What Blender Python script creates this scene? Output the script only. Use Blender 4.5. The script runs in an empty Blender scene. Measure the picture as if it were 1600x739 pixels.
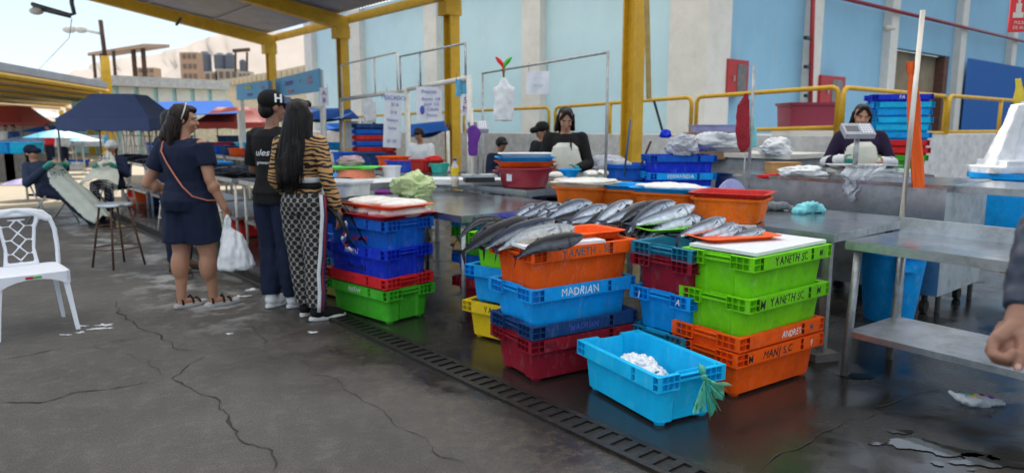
import bpy, bmesh, math, random
from mathutils import Vector, Matrix, noise
rnd = random.Random(7)
SC = bpy.context.scene; COL = SC.collection
PI = math.pi; R = math.radians
# ---------------------------------------------------------------- camera model (metres; x right, y forward)
F, CX, CY, CAMH = 1100.0, 800.0, 369.5, 1.43
PITCH = math.atan((CY-200)/F); cp, sp = math.cos(PITCH), math.sin(PITCH)
def ray(u, v):
    x = (u-CX)/F; y = (CY-v)/F
    return (x, cp+y*sp, -sp+y*cp)
def at(u, v, z=0.0):
    r = ray(u, v); t = (z-CAMH)/r[2]; return Vector((r[0]*t, r[1]*t, z))
def dep(u, v, Y):
    r = ray(u, v); t = Y/r[1]; return Vector((r[0]*t, Y, CAMH+r[2]*t))
TH = R(39.73)
AX = Vector((-math.sin(TH), math.cos(TH), 0)); BX = Vector((math.cos(TH), math.sin(TH), 0))
def W(a, b, z=0.0):
    p = AX*a+BX*b; return Vector((p.x, p.y, z))
ROWROT = math.atan2(AX.y, AX.x)            # local +X along A
# ---------------------------------------------------------------- materials
MATS = {}
def nodes(m):
    m.use_nodes = True; nt = m.node_tree; nt.nodes.clear(); return nt
def mat(name, col, rough=.5, metal=0., var=.25, scale=6., bump=.0, bscale=40., dirt=0., dcol=(.03,.028,.025), alpha=1., trans=0., sub=0., spec=.5, coat=0., stretch=(1,1,1), emit=0.):
    if name in MATS: return MATS[name]
    m = bpy.data.materials.new(name); nt = nodes(m); N = nt.nodes; L = nt.links
    out = N.new('ShaderNodeOutputMaterial'); b = N.new('ShaderNodeBsdfPrincipled'); L.new(b.outputs[0], out.inputs[0])
    tc = N.new('ShaderNodeTexCoord'); mp = N.new('ShaderNodeMapping'); mp.inputs['Scale'].default_value = stretch
    oi = N.new('ShaderNodeObjectInfo'); ad = N.new('ShaderNodeVectorMath'); ad.operation = 'ADD'
    L.new(tc.outputs['Object'], mp.inputs[0]); L.new(mp.outputs[0], ad.inputs[0])
    sc_ = N.new('ShaderNodeVectorMath'); sc_.operation = 'SCALE'; sc_.inputs['Scale'].default_value = 13.
    cb = N.new('ShaderNodeCombineXYZ'); L.new(oi.outputs['Random'], cb.inputs[0]); L.new(oi.outputs['Random'], cb.inputs[1])
    L.new(cb.outputs[0], sc_.inputs[0]); L.new(sc_.outputs[0], ad.inputs[1])
    n = N.new('ShaderNodeTexNoise'); n.inputs['Scale'].default_value = scale; n.inputs['Detail'].default_value = 6; n.inputs['Roughness'].default_value = .65
    L.new(ad.outputs[0], n.inputs['Vector'])
    r = N.new('ShaderNodeValToRGB'); c = Vector(col)
    lo = c*(1-var); hi = c*(1+var*.6)
    r.color_ramp.elements[0].position = .3; r.color_ramp.elements[0].color = (*[max(0, x) for x in lo], 1)
    r.color_ramp.elements[1].position = .7; r.color_ramp.elements[1].color = (*[min(.95, x) for x in hi], 1)
    L.new(n.outputs['Fac'], r.inputs[0]); cur = r.outputs[0]
    if name.startswith('plastic_') and 'bag' not in name and 'sack' not in name:
        n4 = N.new('ShaderNodeTexNoise'); n4.inputs['Scale'].default_value = 22; n4.inputs['Detail'].default_value = 12; n4.inputs['Roughness'].default_value = .8; n4.inputs['Distortion'].default_value = .4
        mp4 = N.new('ShaderNodeMapping'); mp4.inputs['Scale'].default_value = (1, 1, .35); L.new(ad.outputs[0], mp4.inputs[0]); L.new(mp4.outputs[0], n4.inputs['Vector'])
        r4 = N.new('ShaderNodeValToRGB'); r4.color_ramp.elements[0].position = .53; r4.color_ramp.elements[0].color = (0,0,0,1); r4.color_ramp.elements[1].position = .70; r4.color_ramp.elements[1].color = (.50,.50,.50,1)
        L.new(n4.outputs['Fac'], r4.inputs[0]); mx4 = N.new('ShaderNodeMixRGB'); L.new(r4.outputs[0], mx4.inputs[0]); L.new(cur, mx4.inputs[1]); mx4.inputs[2].default_value = (*[min(.9, x*.7+.22) for x in col], 1); cur = mx4.outputs[0]
    if dirt > 0:
        n2 = N.new('ShaderNodeTexNoise'); n2.inputs['Scale'].default_value = scale*1.7; n2.inputs['Detail'].default_value = 10; n2.inputs['Roughness'].default_value = .75
        L.new(ad.outputs[0], n2.inputs['Vector'])
        r2 = N.new('ShaderNodeValToRGB'); r2.color_ramp.elements[0].position = .48; r2.color_ramp.elements[0].color = (0,0,0,1)
        r2.color_ramp.elements[1].position = .78; r2.color_ramp.elements[1].color = (dirt,dirt,dirt,1)
        L.new(n2.outputs['Fac'], r2.inputs[0])
        mx = N.new('ShaderNodeMixRGB'); L.new(r2.outputs[0], mx.inputs[0]); L.new(cur, mx.inputs[1]); mx.inputs[2].default_value = (*dcol, 1)
        cur = mx.outputs[0]
        mr = N.new('ShaderNodeMapRange'); mr.inputs['To Min'].default_value = rough*.8; mr.inputs['To Max'].default_value = min(1, rough*1.5+.1)
        L.new(n2.outputs['Fac'], mr.inputs[0]); L.new(mr.outputs[0], b.inputs['Roughness'])
    else: b.inputs['Roughness'].default_value = rough
    L.new(cur, b.inputs['Base Color']); b.inputs['Metallic'].default_value = metal
    b.inputs['Specular IOR Level'].default_value = spec; b.inputs['Coat Weight'].default_value = coat
    if coat: b.inputs['Coat Roughness'].default_value = .12
    if trans: b.inputs['Transmission Weight'].default_value = trans
    if sub: b.inputs['Subsurface Weight'].default_value = sub; b.inputs['Subsurface Scale'].default_value = .02; b.inputs['Subsurface Radius'].default_value = (1, .4, .25)
    if alpha < 1: b.inputs['Alpha'].default_value = alpha
    if emit:
        L.new(cur, b.inputs['Emission Color']); b.inputs['Emission Strength'].default_value = emit
    if bump:
        n3 = N.new('ShaderNodeTexNoise'); n3.inputs['Scale'].default_value = bscale; n3.inputs['Detail'].default_value = 5
        L.new(ad.outputs[0], n3.inputs['Vector']); bp = N.new('ShaderNodeBump'); bp.inputs['Strength'].default_value = bump; bp.inputs['Distance'].default_value = .02
        L.new(n3.outputs['Fac'], bp.inputs['Height']); L.new(bp.outputs[0], b.inputs['Normal'])
    MATS[name] = m; return m
def plastic(name, col, dirt=.62): return mat(name, col, .42, var=.16, scale=5, bump=.14, bscale=9, dirt=dirt, dcol=tuple(x*.38+.015 for x in col), spec=.16)
P = {k: plastic('plastic_'+k, c) for k, c in dict(
    lime=(.17,.62,.006), green=(.06,.45,.025), orange=(.92,.105,.005), red=(.55,.025,.02), maroon=(.26,.010,.025), cyan=(.006,.47,.86),
    skyblue=(.004,.33,.84), blue=(.005,.11,.55), royal=(.006,.035,.60), navy=(.01,.05,.17), yellow=(.80,.55,.01), ochre=(.34,.30,.06),
    white=(.72,.74,.76), teal=(.05,.50,.42), basinorange=(.85,.16,.008), tealblue=(.015,.20,.33), purple=(.26,.03,.34), lilac=(.42,.45,.78),
    lightgreen=(.12,.62,.10), brightred=(.66,.02,.025), violetblue=(.04,.10,.62), salmon=(.75,.22,.13), cream=(.72,.66,.5)).items()}
P['ice'] = plastic('plastic_iceblue', (.006,.50,.92), .10)
steel = mat('brushed_steel', (.52,.54,.56), .28, 1., var=.25, scale=4, bump=.06, bscale=14, dirt=.7, dcol=(.10,.095,.09))
steel_top = mat('wet_steel_top', (.46,.47,.49), .14, 1., var=.35, scale=5, bump=.22, bscale=7, dirt=.6, dcol=(.10,.095,.09))
steel_dark = mat('dark_steel', (.09,.09,.095), .4, .8, var=.4, scale=5, dirt=.6)
galv = mat('galvanised_pipe', (.42,.44,.46), .42, .85, var=.3, scale=12, bump=.1, dirt=.6, dcol=(.12,.09,.06))
whitepipe = mat('white_painted_pipe', (.72,.70,.64), .5, 0., var=.15, dirt=.4, dcol=(.3,.22,.14))
ruststeel = mat('rusty_steel', (.10,.055,.035), .7, .3, var=.4)
yellowp = mat('yellow_paint', (.62,.36,.012), .45, var=.12, scale=3, dirt=.5, dcol=(.25,.14,.02))
redp = mat('red_paint', (.36,.012,.015), .4, var=.1, dirt=.2)
maroonp = mat('maroon_paint', (.22,.015,.03), .4, var=.1, dirt=.2)
whitep = mat('white_wall_paint', (.62,.61,.57), .7, var=.08, scale=2, dirt=.35, dcol=(.36,.33,.28))
blackp = mat('black_paint', (.012,.012,.013), .45)
board = mat('white_cutting_board', (.70,.72,.76), .45, var=.05, scale=8, dirt=.25, dcol=(.45,.40,.36), bump=.05)
rubber = mat('dark_rubber', (.02,.02,.02), .7)
ink_black = mat('marker_ink_black', (.01,.012,.012), .6)
ink_white = mat('marker_ink_white', (.75,.78,.8), .6, var=.2)
ink_red = mat('marker_ink_red', (.4,.02,.03), .6)
ink_blue = mat('marker_ink_blue', (.05,.09,.45), .6)
ink_grey = mat('faded_ink', (.05,.10,.12), .6)
paper = mat('paper_sheet', (.72,.75,.82), .8, var=.06)
plasticbag = mat('white_plastic_bag', (.80,.82,.85), .35, var=.08, bump=.5, bscale=18, alpha=.86)
clearbag = mat('clear_plastic_bag', (.75,.79,.85), .18, var=.1, bump=.9, bscale=25, alpha=.55)
greenbag = mat('green_plastic_bag', (.10,.55,.36), .25, var=.2, bump=.6, bscale=25, alpha=.72)
concrete = mat('concrete_block', (.16,.15,.14), .85, var=.3, bump=.4, bscale=30, dirt=.4)
# ---------------------------------------------------------------- mesh builder
class MB:
    def __init__(s): s.v = []; s.f = []; s.mi = []
    def add(s, v, f, mi=0):
        o = len(s.v); s.v += [tuple(x) for x in v]; s.f += [tuple(i+o for i in q) for q in f]; s.mi += [mi]*len(f); return s
    def box(s, c, d, rz=0., rx=0., ry=0., mi=0, M=None):
        hx, hy, hz = d[0]/2, d[1]/2, d[2]/2
        v = [Vector((x, y, z)) for x in (-hx, hx) for y in (-hy, hy) for z in (-hz, hz)]
        if M is None: M = Matrix.Rotation(rz, 3, 'Z') @ Matrix.Rotation(ry, 3, 'Y') @ Matrix.Rotation(rx, 3, 'X')
        c = Vector(c); v = [M @ p + c for p in v]
        return s.add(v, [(0,1,3,2),(4,6,7,5),(0,4,5,1),(2,3,7,6),(0,2,6,4),(1,5,7,3)], mi)
    def bb(s, x0, x1, y0, y1, z0, z1, mi=0): return s.box(((x0+x1)/2, (y0+y1)/2, (z0+z1)/2), (abs(x1-x0), abs(y1-y0), abs(z1-z0)), mi=mi)
    def loft(s, rings, closed=True, cap0=True, cap1=True, mi=0):
        n = len(rings[0]); v = [p for r in rings for p in r]; f = []
        for i in range(len(rings)-1):
            for j in range(n if closed else n-1):
                k = (j+1) % n; f.append((i*n+j, i*n+k, (i+1)*n+k, (i+1)*n+j))
        if cap0: f.append(tuple(range(n-1, -1, -1)))
        if cap1: f.append(tuple((len(rings)-1)*n+j for j in range(n)))
        return s.add(v, f, mi)
    def tube(s, pts, r, n=8, mi=0, sx=1., cap=True, sb=1.):
        pts = [Vector(p) for p in pts]; rr = r if isinstance(r, (list, tuple)) else [r]*len(pts); rings = []; up = None
        for i, p in enumerate(pts):
            d = (pts[min(i+1, len(pts)-1)]-pts[max(i-1, 0)])
            d = d.normalized() if d.length > 1e-9 else Vector((0, 0, 1))
            if up is None:
                up = Vector((0, 0, 1)) if abs(d.z) < .9 else Vector((0, 1, 0))
            a = d.cross(up)
            if a.length < 1e-4: a = d.cross(Vector((1, 0, 0)))
            a.normalize(); b = a.cross(d).normalized(); up = b
            rings.append([p + a*math.cos(2*PI*k/n)*rr[i]*sx + b*math.sin(2*PI*k/n)*rr[i]*sb for k in range(n)])
        return s.loft(rings, True, cap, cap, mi)
    def lathe(s, prof, c=(0,0,0), n=24, mi=0, sy=1., cap0=True, cap1=False):
        c = Vector(c)
        return s.loft([[c+Vector((r*math.cos(2*PI*k/n), r*sy*math.sin(2*PI*k/n), z)) for k in range(n)] for r, z in prof], True, cap0, cap1, mi)
    def ell(s, c, r, M=None, n=14, m=10, mi=0):
        c = Vector(c); rings = []
        for i in range(1, m):
            ph = PI*i/m; rings.append([Vector((r[0]*math.sin(ph)*math.cos(2*PI*k/n), r[1]*math.sin(ph)*math.sin(2*PI*k/n), -r[2]*math.cos(ph))) for k in range(n)])
        if M: rings = [[M @ p for p in q] for q in rings]
        return s.loft([[p+c for p in q] for q in rings], mi=mi)
    def cap(s, p0, p1, r0, r1, n=12, sx=1., mi=0):      # tapered capsule
        p0 = Vector(p0); p1 = Vector(p1); d = p1-p0; L = max(d.length, 1e-6); d /= L
        ts = [(-1, .12), (-.8, .6), (-.45, .9)]; pts = []; rs = []
        for t, k in ts: pts.append(p0+d*t*r0); rs.append(r0*k)
        for i in range(5): t = i/4; pts.append(p0+d*L*t); rs.append(r0+(r1-r0)*t)
        for t, k in reversed(ts): pts.append(p1-d*t*r1); rs.append(r1*k)
        return s.tube(pts, rs, n, mi, sx)
    def xf(s, M): s.v = [tuple(M @ Vector(p)) for p in s.v]; return s
    def mesh(s, name):
        me = bpy.data.meshes.new(name); me.from_pydata(s.v, [], s.f)
        me.polygons.foreach_set('material_index', s.mi); me.update(); return me
    def build(s, name, mats, parent=None, smooth=False, fix=True, loc=None, rz=None):
        me = s.mesh(name); 
        return link(name, me, mats, parent, smooth, fix, loc, rz)
def link(name, me, mats, parent=None, smooth=False, fix=False, loc=None, rz=None):
    for m in (mats if isinstance(mats, (list, tuple)) else [mats]): me.materials.append(m)
    if fix:
        bm = bmesh.new(); bm.from_mesh(me); bmesh.ops.recalc_face_normals(bm, faces=bm.faces); bm.to_mesh(me); bm.free()
    if smooth:
        me.polygons.foreach_set('use_smooth', [True]*len(me.polygons))
        if smooth == 'auto':
            try: me.set_sharp_from_angle(angle=R(38))
            except Exception: pass
    o = bpy.data.objects.new(name, me); COL.objects.link(o)
    if parent: o.parent = parent
    if loc is not None: o.location = loc
    if rz is not None: o.rotation_euler = (0, 0, rz)
    return o
def tag(o, label=None, cat=None, group=None, kind=None):
    if label: o['label'] = label
    if cat: o['category'] = cat
    if group: o['group'] = group
    if kind: o['kind'] = kind
    return o
def thing(name, label, cat, loc=(0,0,0), rz=0., group=None):
    o = bpy.data.objects.new(name, None); o.empty_display_size = .1; COL.objects.link(o); o.location = loc; o.rotation_euler = (0, 0, rz)
    return tag(o, label, cat, group)
def struct(o): o['kind'] = 'structure'; return o
TS = bpy.data.scenes.new('workbench')
def tmp_eval(o):
    TS.collection.objects.link(o); vl = TS.view_layers[0]; dg = vl.depsgraph; vl.update(); dg = vl.depsgraph
    me = bpy.data.meshes.new_from_object(o.evaluated_get(dg)); bpy.data.objects.remove(o); return me
def copy_tree(o, loc=None, rz=None, label=None, parent=None):
    c = o.copy(); COL.objects.link(c); c.parent = parent
    for ch in [x for x in SC.objects if x.parent == o]: copy_tree(ch, parent=c)
    if loc is not None: c.location = loc
    if rz is not None: c.rotation_euler[2] = rz
    if label: c['label'] = label
    return c
def remesh(mb, name, vox=.012, smooth=6, disp=0., dfreq=6., dst=(1,1,.5)):
    me = mb.mesh(name+'_src')
    bm = bmesh.new(); bm.from_mesh(me); bmesh.ops.recalc_face_normals(bm, faces=bm.faces); bm.to_mesh(me); bm.free()
    o = bpy.data.objects.new('tmp', me)
    m = o.modifiers.new('r', 'REMESH'); m.mode = 'VOXEL'; m.voxel_size = vox; m.adaptivity = 0
    s = o.modifiers.new('s', 'SMOOTH'); s.factor = .6; s.iterations = smooth
    r = tmp_eval(o); r.name = name; bpy.data.meshes.remove(me); r.materials.clear()
    if disp:
        off = Vector((rnd.random()*50, rnd.random()*50, 0))
        cs = [v.co.copy() for v in r.vertices]; ns = [x.vector.copy() for x in r.vertex_normals]; flat = []
        for c, nn in zip(cs, ns):
            p = Vector((c.x*dst[0], c.y*dst[1], c.z*dst[2]))*dfreq+off
            c += nn*disp*(noise.noise(p)+.5*noise.noise(p*2.3)); flat += [c.x, c.y, c.z]
        r.vertices.foreach_set('co', flat)
        r.update()
    return r
def blob(mb, name, mats, parent=None, vox=.012, smooth=6, disp=0., dfreq=6., dst=(1,1,.5), loc=None, rz=None):
    return link(name, remesh(mb, name, vox, smooth, disp, dfreq, dst), mats, parent, True, False, loc, rz)
def text(name, s, size, m, parent, M, ext=.0012, off=.0, shear=0., space=1., sx=1., align='CENTER'):
    c = bpy.data.curves.new(name, 'FONT'); c.body = s; c.size = size; c.extrude = ext; c.offset = off; c.shear = shear; c.space_character = space
    c.align_x = align; c.align_y = 'CENTER'; c.resolution_u = 3
    me = tmp_eval(bpy.data.objects.new('tmp', c)); bpy.data.curves.remove(c)
    me.transform(Matrix.Diagonal((sx, 1, 1, 1))); me.transform(M); me.materials.clear(); me.name = name
    return link(name, me, m, parent)
def wrap(o, target, axis=Vector((0, -1, 0)), gap=.002):
    from mathutils.bvhtree import BVHTree
    me = target.data; bv = BVHTree.FromPolygons([v.co for v in me.vertices], [tuple(p.vertices) for p in me.polygons])
    for v in o.data.vertices:
        st = v.co-axis*.5; h = bv.ray_cast(st, axis)
        if h[0] is not None: v.co = h[0]-axis*gap
def Mfront(x, y, z, rz=0., tilt=0.):     # text plane upright facing local -Y, optionally turned
    return Matrix.Translation((x, y, z)) @ Matrix.Rotation(rz, 4, 'Z') @ Matrix.Rotation(tilt, 4, 'Y') @ Matrix.Rotation(PI/2, 4, 'X')
def handtext(name, s, size, m, parent, M, sx=.88, weight=.0009):
    r_ = random.Random(len(s)*7+int(size*1000)+ord(s[0])); B = MB(); x = 0.
    for ch in s:
        if ch == ' ': x += size*.34; continue
        c = bpy.data.curves.new('c', 'FONT'); c.body = ch; c.size = size*(1+r_.uniform(-.07,.07)); c.offset = weight*r_.uniform(-.6,1.); c.extrude = .0006; c.resolution_u = 2
        me = tmp_eval(bpy.data.objects.new('tmp', c)); bpy.data.curves.remove(c); xs = [v.co.x for v in me.vertices]; x0_, x1_ = min(xs), max(xs)
        T = Matrix.Rotation(r_.uniform(-.11,.11), 4, 'Z') @ Matrix.Translation((-x0_, -size*.34+r_.uniform(-.05,.05)*size, 0)); sh_ = r_.uniform(-.1,.25)
        vs = [T @ v.co for v in me.vertices]; B.add([(v.x*sx+sh_*v.y+x, v.y, v.z) for v in vs], [tuple(p.vertices) for p in me.polygons]); bpy.data.meshes.remove(me); x += (x1_-x0_)*sx+size*.10*r_.uniform(.6,1.6)
    B.v = [(a-x/2, b, c) for a, b, c in B.v]; B.xf(M); return B.build(name, m, parent, fix=False)
# ================================================================= CAMERA, WORLD, SUN
cam = bpy.data.cameras.new('camera'); co = bpy.data.objects.new('camera', cam); COL.objects.link(co); SC.camera = co
cam.sensor_width = 36; cam.lens = 36*F/1600; cam.clip_end = 5000; cam.clip_start = .05
co.location = (0, 0, CAMH); co.rotation_euler = (PI/2-PITCH, 0, 0)
cam.dof.use_dof = True; cam.dof.focus_distance = 3.4; cam.dof.aperture_fstop = 2.2
SUNEL = R(39); sd = (AX*math.cos(R(18))+BX*math.sin(R(18))); sd = Vector((sd.x*math.cos(SUNEL), sd.y*math.cos(SUNEL), math.sin(SUNEL)))
su = bpy.data.lights.new('sun', 'SUN'); su.energy = 5.0; su.angle = R(.6); su.color = (1, .93, .82)
so = bpy.data.objects.new('sun', su); COL.objects.link(so); so.rotation_euler = sd.to_track_quat('Z', 'Y').to_euler()
wd = bpy.data.worlds.new('World'); SC.world = wd; wd.use_nodes = True; nt = wd.node_tree
sky = nt.nodes.new('ShaderNodeTexSky'); sky.sky_type = 'NISHITA'; sky.sun_disc = False; sky.sun_elevation = SUNEL
sky.sun_rotation = math.atan2(sd.x, sd.y); sky.air_density = 1.0; sky.dust_density = .3; sky.ozone_density = 1.0
mxw = nt.nodes.new('ShaderNodeMixRGB'); mxw.inputs[0].default_value = .80
tcw = nt.nodes.new('ShaderNodeTexCoord'); sw = nt.nodes.new('ShaderNodeSeparateXYZ'); nt.links.new(tcw.outputs['Generated'], sw.inputs[0]); rw = nt.nodes.new('ShaderNodeValToRGB'); rw.color_ramp.elements[0].position = .0; rw.color_ramp.elements[0].color = (.49,.56,.62,1); rw.color_ramp.elements[1].position = .75; rw.color_ramp.elements[1].color = (1,1,1,1)
xw = rw.color_ramp.elements.new(.25); xw.color = (.36,.51,.68,1)
nt.links.new(sw.outputs['Z'], rw.inputs[0]); vw = nt.nodes.new('ShaderNodeVectorMath'); vw.operation = 'MULTIPLY'; vw.inputs[1].default_value = (12.8, 12.3, 11.8); nt.links.new(rw.outputs[0], vw.inputs[0]); nt.links.new(vw.outputs[0], mxw.inputs[2]); nt.links.new(sky.outputs[0], mxw.inputs[1])
nt.links.new(mxw.outputs[0], nt.nodes['Background'].inputs[0]); nt.nodes['Background'].inputs[1].default_value = .15
SC.view_settings.view_transform = 'Standard'; SC.view_settings.look = 'None'; SC.view_settings.exposure = 0
SC.cycles.use_denoising = True; SC.cycles.max_bounces = 6; SC.cycles.transparent_max_bounces = 12
# ================================================================= GROUND
def ground_mat():
    m = bpy.data.materials.new('worn_wet_concrete'); nt = nodes(m); N = nt.nodes; L = nt.links
    out = N.new('ShaderNodeOutputMaterial'); b = N.new('ShaderNodeBsdfPrincipled'); L.new(b.outputs[0], out.inputs[0])
    tc = N.new('ShaderNodeTexCoord'); P0 = tc.outputs['Object']
    def nz(scale, det=6, ro=.6, dist=0.):
        n = N.new('ShaderNodeTexNoise'); n.inputs['Scale'].default_value = scale; n.inputs['Detail'].default_value = det; n.inputs['Roughness'].default_value = ro; n.inputs['Distortion'].default_value = dist
        L.new(P0, n.inputs['Vector']); return n.outputs['Fac']
    def ramp(x, a, c, ca=(0,0,0,1), cb=(1,1,1,1)):
        r = N.new('ShaderNodeValToRGB'); r.color_ramp.elements[0].position = a; r.color_ramp.elements[1].position = c
        r.color_ramp.elements[0].color = ca; r.color_ramp.elements[1].color = cb; L.new(x, r.inputs[0]); return r.outputs[0]
    def math_(op, a, c=None, cl=False):
        n = N.new('ShaderNodeMath'); n.operation = op; n.use_clamp = cl
        for i, q in enumerate((a, c)):
            if q is None: continue
            if isinstance(q, (int, float)): n.inputs[i].default_value = q
            else: L.new(q, n.inputs[i])
        return n.outputs[0]
    def mix(f, a, c, t='MIX'):
        n = N.new('ShaderNodeMixRGB'); n.blend_type = t
        for i, q in enumerate((f, a, c)):
            if isinstance(q, (int, float)): n.inputs[i].default_value = q
            elif isinstance(q, tuple): n.inputs[i].default_value = q
            else: L.new(q, n.inputs[i])
        return n.outputs[0]
    dt = N.new('ShaderNodeVectorMath'); dt.operation = 'DOT_PRODUCT'; L.new(P0, dt.inputs[0]); dt.inputs[1].default_value = BX
    dt2 = N.new('ShaderNodeVectorMath'); dt2.operation = 'DOT_PRODUCT'; L.new(P0, dt2.inputs[0]); dt2.inputs[1].default_value = AX
    bpos = dt.outputs['Value']; apos = dt2.outputs['Value']
    base = ramp(nz(1.1, 8, .65), .30, .70, (.050,.045,.041,1), (.105,.097,.089,1))
    base = mix(math_('MULTIPLY', ramp(nz(9, 8, .7), .50, .80), .6), base, (.17,.16,.15,1))
    speck = ramp(nz(130, 3, .6), .35, .72, (.55,.55,.55,1), (1.5,1.5,1.5,1)); base = mix(.9, base, speck, 'MULTIPLY')
    # wet side right of the drain, damp band left of it
    edge = math_('ADD', bpos, math_('MULTIPLY', math_('SUBTRACT', nz(.9, 5, .6), .5), 2.2))
    wet = math_('MULTIPLY', math_('SUBTRACT', edge, 1.35), 1.25, True)
    core = math_('MULTIPLY', math_('SUBTRACT', bpos, 2.3), 8, True)
    wet = math_('MAXIMUM', wet, core)
    pn = ramp(nz(1.7, 6, .6, .3), .42, .56); wetp = math_('MULTIPLY', wet, math_('ADD', math_('MULTIPLY', pn, .30), .70), True)
    dark = mix(wet, base, mix(.80, base, (.010,.009,.008,1)))
    # brownish scale crust in the damp band
    band = math_('MULTIPLY', math_('SUBTRACT', 1., math_('MULTIPLY', math_('ABSOLUTE', math_('SUBTRACT', bpos, 1.95)), 2.2), True), ramp(nz(14, 9, .8), .48, .66))
    dark = mix(math_('MULTIPLY', band, .75), dark, (.13,.095,.06,1))
    # white scale/foam residue near the shoppers
    wa = math_('MULTIPLY', math_('SUBTRACT', 1., math_('MULTIPLY', math_('ABSOLUTE', math_('SUBTRACT', bpos, 1.75)), 1.5), True), math_('MULTIPLY', math_('SUBTRACT', apos, 4.6), 1., True))
    wh = math_('MULTIPLY', wa, ramp(nz(2.6, 9, .7), .50, .60)); dark = mix(math_('MULTIPLY', wh, .6), dark, (.42,.42,.42,1))
    far = math_('MULTIPLY', math_('SUBTRACT', apos, 14.6), .8, True); dark = mix(far, dark, mix(nz(1.5, 6, .6), (.34,.28,.19,1), (.52,.44,.31,1)))  # dusty tan past the canopy, also paled to brighten the sunlit lane
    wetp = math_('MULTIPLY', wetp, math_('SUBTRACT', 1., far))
    L.new(dark, b.inputs['Base Color'])
    rg = N.new('ShaderNodeMapRange'); rg.inputs['To Min'].default_value = .78; rg.inputs['To Max'].default_value = .06; L.new(wetp, rg.inputs[0]); L.new(rg.outputs[0], b.inputs['Roughness'])
    bp = N.new('ShaderNodeBump'); bp.inputs['Distance'].default_value = .02
    st = N.new('ShaderNodeMapRange'); st.inputs['To Min'].default_value = .55; st.inputs['To Max'].default_value = .05; L.new(wetp, st.inputs[0]); L.new(st.outputs[0], bp.inputs['Strength'])
    L.new(math_('ADD', nz(45, 8, .7), math_('MULTIPLY', nz(5, 4, .5), .8)), bp.inputs['Height']); L.new(bp.outputs[0], b.inputs['Normal'])
    return m
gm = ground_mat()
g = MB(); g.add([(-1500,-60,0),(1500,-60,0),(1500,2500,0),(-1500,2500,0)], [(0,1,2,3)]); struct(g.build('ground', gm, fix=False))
# cracks: jagged ribbons lying in the slab joints of the photograph
crackm = mat('crack_dark', (.022,.021,.020), .9, var=.2)
def crack(pts, w0=.022):
    P3 = [at(u, v, .004) for u, v in pts]; Q = []
    for i in range(len(P3)-1):
        n = max(3, int((P3[i+1]-P3[i]).length/.035))
        for k in range(n):
            p = P3[i].lerp(P3[i+1], k/n); q = p*3.3
            p = p + Vector((noise.noise(q*2), noise.noise(q*2+Vector((9,9,9))), 0))*.045 + Vector((noise.noise(q*9), noise.noise(q*9+Vector((5,5,5))), 0))*.012; p.z = .004; Q.append(p)
    mb = MB(); L_ = []; 
    for i, p in enumerate(Q):
        d = (Q[min(i+1, len(Q)-1)]-Q[max(i-1, 0)]).normalized(); s = Vector((-d.y, d.x, 0)); w = w0*.42*(.2+1.8*abs(noise.noise(p*9))) * (min(1, i/4, (len(Q)-1-i)/4)+.05)
        L_ += [p+s*w/2, p-s*w/2]
    mb.add(L_, [(2*i, 2*i+1, 2*i+3, 2*i+2) for i in range(len(Q)-1)]); struct(mb.build('ground_crack', crackm, fix=False))
crack([(-30,632),(60,625),(150,608),(240,596),(272,592)], .030)
crack([(180,470),(190,490),(215,510),(240,520),(262,532),(290,545),(325,552)], .030)
crack([(-20,565),(60,550),(140,540),(240,524)], .018)
crack([(325,552),(310,562),(280,578),(272,592),(300,606),(330,622),(350,645),(375,680),(395,692),(430,702),(436,725),(425,745)], .030)
crack([(325,552),(370,545),(410,542),(415,530),(385,508),(360,500)], .014)
crack([(130,538),(165,545),(220,560),(272,590)], .010)
crack([(455,555),(530,600),(600,645),(680,700),(740,745)], .012)
crack([(0,470),(60,466),(140,462)], .012)
crack([(262,532),(330,515),(410,495)], .010)
crack([(1180,735),(1250,690),(1310,665),(1390,630),(1470,600)], .02)
# spilled white foam flecks
flk = mat('spilled_foam', (.55,.57,.6), .5, var=.1)
for (u, v, r) in [(160,508,.05),(150,513,.035),(129,509,.03),(128,519,.03),(104,523,.03),(172,512,.02),(330,478,.05),(352,468,.06),(372,463,.05),(489,519,.03),(357,521,.02),(395,452,.05)]:
    mb = MB(); c = at(u, v, .003); n = 30; pts = [c+Vector((math.cos(2*PI*k/n)*r*1.7, math.sin(2*PI*k/n)*r, 0))*max(.12, .55+1.3*noise.noise(Vector((math.cos(2*PI*k/n)*1.7+u, math.sin(2*PI*k/n)*1.7, v*.1)))) for k in range(n)]
    mb.add([c+Vector((0,0,.004))]+pts, [(0, 1+k, 1+(k+1) % n) for k in range(n)]); o = mb.build('foam_patch', flk); struct(o)
# puddle on the right
pud = mat('puddle_water', (.022,.021,.020), .04, var=.1, spec=.8, bump=.08, bscale=4)
for (u, v, rx, ry) in [(1455,700,.26,.10),(1400,672,.12,.05),(1335,588,.10,.05),(1530,722,.16,.07)]:
    mb = MB(); c = at(u, v, .0045); ce = .007; nx = int(rx*1.3/ce); ny = int(ry*1.3/ce); S = {}; fc = []
    def vid(i, j):
        if (i, j) not in S: p = Vector((c.x+i*ce, c.y+j*ce, .0045)); p += Vector((noise.noise(p*60), noise.noise(p*60+Vector((3,3,3))), 0))*ce*.6; p.z = .0045; S[(i, j)] = len(mb.v); mb.v.append(tuple(p))
        return S[(i, j)]
    for i in range(-nx, nx):
        for j in range(-ny, ny):
            d_ = math.hypot(i*ce/rx, j*ce/ry); p = Vector((c.x+i*ce, (c.y+j*ce)*1.6, 0))
            if noise.noise(p*5)+.5*noise.noise(p*13)+.12*noise.noise(p*40) > -.05+.75*(d_-.55): mb.f.append((vid(i,j), vid(i+1,j), vid(i+1,j+1), vid(i,j+1))); mb.mi.append(0)
    struct(mb.build('puddle', pud, fix=False))
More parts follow.
